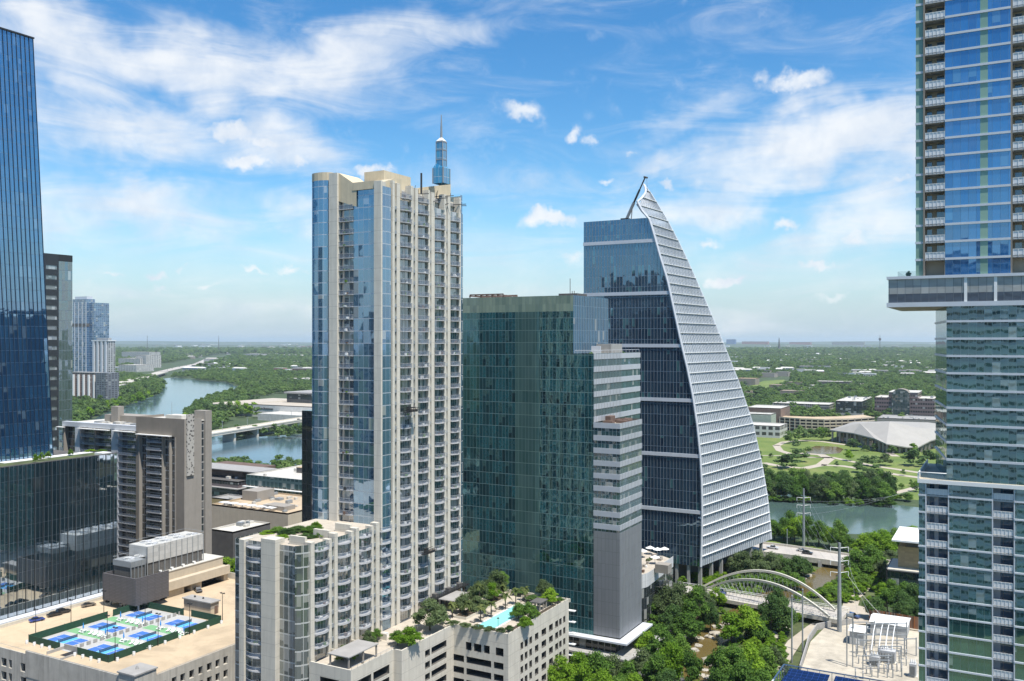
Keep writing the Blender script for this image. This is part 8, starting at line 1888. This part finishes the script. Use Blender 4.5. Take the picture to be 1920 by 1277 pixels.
def forest():
    rr = np.random.RandomState(9)
    hx = np.array([h[0] for h in HOUSES]); hy = np.array([h[1] for h in HOUSES]); hw = np.array([h[2] for h in HOUSES])
    bands = [(560, 1500, 85, 1.0), (1500, 3200, 190, 1.15), (3200, 6000, 620, 1.9), (6000, 9500, 2200, 3.4)]
    pts = [[], [], []]
    for d0, d1, area, sc_ in bands:
        n = int(1.32 * (d1 * d1 - d0 * d0) / 2 / area)
        d = np.sqrt(rr.uniform(d0 * d0, d1 * d1, n)); lat = rr.uniform(-.66, .66, n) * d
        X = lat * CA - d * SA; Y = lat * SA + d * CA
        for x, y, dd, la in zip(X, Y, d, lat):
            px = 960 + F * la / dd
            if dd < 1350 and px > 1330 and inside(x, y, PARK): continue
            if dd < 1250 and px < 640 and dd < 700: continue
            if 640 < px < 1330 and dd < 700: continue
            if px > 1330 and dd < 690: continue
            if inside(x, y, LAKE_L) or inside(x, y, LAKE_R) or inside(x, y, HILL) or inside(x, y, CITY) or inside(x, y, FIELD): continue
            if len(hx):
                ax = (hx - x) ; ay = (hy - y); dist = np.hypot(ax, ay); k = dist.argmin()
                if dist[k] < hw[k] * .62: continue
                fr = depth(hx[k], hy[k]) - dd
                if dist[k] < hw[k] * .62 + 16 and fr > 0 : continue
            if math.sin(x * .011 + 1.3 * math.sin(y * .004)) * math.sin(y * .013 + 1.1 * math.sin(x * .005)) > .80 and dd > 900: continue
            pts[rr.randint(3)].append((x, y, 0, rr.uniform(8.0, 13.0) * sc_))
    scatter_shrubs()
    for src, lst, nm in [(FOREST_SRC[k], l_, 'forest') for k, l_ in enumerate(pts)] + FOREST_LISTS:
        me = bpy.data.meshes.new(nm); me.from_pydata([p[:3] for p in lst], [], [])
        at = me.attributes.new('tall', 'FLOAT', 'POINT'); at.data.foreach_set('value', [p[3] for p in lst])
        o = bpy.data.objects.new(nm, me); C.objects.link(o); tag(o, kind='stuff')
        ng = bpy.data.node_groups.new('forest_scatter', 'GeometryNodeTree'); ng.interface.new_socket('Geometry', in_out='INPUT', socket_type='NodeSocketGeometry'); ng.interface.new_socket('Geometry', in_out='OUTPUT', socket_type='NodeSocketGeometry')
        N = ng.nodes.new; L = ng.links.new; gi, go = N('NodeGroupInput'), N('NodeGroupOutput'); ip = N('GeometryNodeInstanceOnPoints'); oi = N('GeometryNodeObjectInfo'); oi.inputs['Object'].default_value = src; oi.inputs['As Instance'].default_value = True
        na = N('GeometryNodeInputNamedAttribute'); na.data_type = 'FLOAT'; na.inputs['Name'].default_value = 'tall'
        rv = N('FunctionNodeRandomValue'); rv.data_type = 'FLOAT_VECTOR'; rv.inputs['Min'].default_value = (1.05, 1.05, .75); rv.inputs['Max'].default_value = (1.7, 1.7, 1.15)
        vm = N('ShaderNodeVectorMath'); vm.operation = 'SCALE'; L(rv.outputs['Value'], vm.inputs[0]); L(na.outputs['Attribute'], vm.inputs['Scale'])
        rr2 = N('FunctionNodeRandomValue'); rr2.data_type = 'FLOAT_VECTOR'; rr2.inputs['Min'].default_value = (0, 0, 0); rr2.inputs['Max'].default_value = (0, 0, 6.28)
        L(gi.outputs[0], ip.inputs['Points']); L(oi.outputs['Geometry'], ip.inputs['Instance']); L(vm.outputs[0], ip.inputs['Scale']); L(rr2.outputs['Value'], ip.inputs['Rotation']); L(ip.outputs[0], go.inputs[0])
        md = o.modifiers.new('scatter', 'NODES'); md.node_group = ng
FIELD = [G(*p) for p in [(1395, 731), (1400, 718), (1432, 706), (1484, 704), (1482, 720), (1440, 736)]]
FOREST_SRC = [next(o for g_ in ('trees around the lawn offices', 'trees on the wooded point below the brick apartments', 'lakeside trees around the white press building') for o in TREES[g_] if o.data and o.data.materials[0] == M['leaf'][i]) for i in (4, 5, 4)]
forest()

# ------------------------------------------------------------------ city blocks behind the viewpoint, seen mirrored in the glass
def behind():
    gA = glass('rear_glass', 1.8, 3.4, (.02, .03, .03), (.08, .09, .09), (.75, .75, .72), ior=1.8, mw=.3, mh=1.4)
    gB = glass('rear_glass_blue', 1.6, 4, (.01, .02, .03), (.04, .06, .08), (.1, .12, .13), ior=2.2)
    gC = glass('rear_glass_tan', 3.2, 3.6, (.03, .03, .03), (.08, .08, .08), (.42, .36, .28), ior=1.6, mw=1.4, mh=1.4)
    for lab, x0, x1, y0, y1, h, m in (('white banded apartment tower mirrored in the stacked tower, behind the viewpoint', -46, 44, -48, -16, 138, gA), ('tan office tower mirrored in the sail tower, behind the viewpoint', -330, -285, -60, -20, 118, gC), ('dark blue glass tower mirrored in the hotel, behind the viewpoint', -270, -230, -110, -60, 150, gB),
                                       ('beige hotel block mirrored in the cream tower, behind the viewpoint', -420, -370, -40, 20, 84, gC), ('white garage block mirrored in the cream tower, behind the viewpoint', -330, -240, 10, 60, 26, gA), ('dark green tower mirrored in the hotel, second row behind the viewpoint', -362, -300, -150, -100, 165, gB), ('tan tower mirrored in the hotel, farthest behind the viewpoint', -300, -262, -190, -140, 150, gC), ('tall dark tower mirrored in the cream tower, behind the viewpoint', -560, -500, -220, -160, 190, gB), ('low tan block mirrored in the stacked tower, beside the viewpoint', 60, 120, 20, 90, 30, gC)):  # second-row and farthest towers are added to keep sky off the hotel glass
        T = thing('office_block', lab, 'building', ((x0 + x1) / 2, (y0 + y1) / 2, 0)); mb = MB(); mb.box(x0, x1, y0, y1, 0, h, 0, 'tb'); mb.build('wall', m, T); box_part('roof', M['roofw'], T, x0, x1, y0, y1, h, h + .6)
        if x0 == -46:
            for k in range(38): box_part('balcony_band', M['white'], T, x0, x1, y1 + .01, y1 + 1.2, 6 + k * 3.4, 7.2 + k * 3.4)
behind()
# ------------------------------------------------------------------ air
def haze():
    t = NT('air'); pv = t.n('ShaderNodeVolumePrincipled'); pv.inputs['Color'].default_value = (.78, .88, 1.0, 1); pv.inputs['Density'].default_value = HAZE; pv.inputs['Anisotropy'].default_value = .2
    t.l(pv.outputs[0], t.out.inputs['Volume']); mb = MB(); mb.box(-61000, 61000, -61000, 61000, -1, 240); tag(mb.build('haze', t.mat), kind='stuff')
HAZE = 3.6e-5
haze()
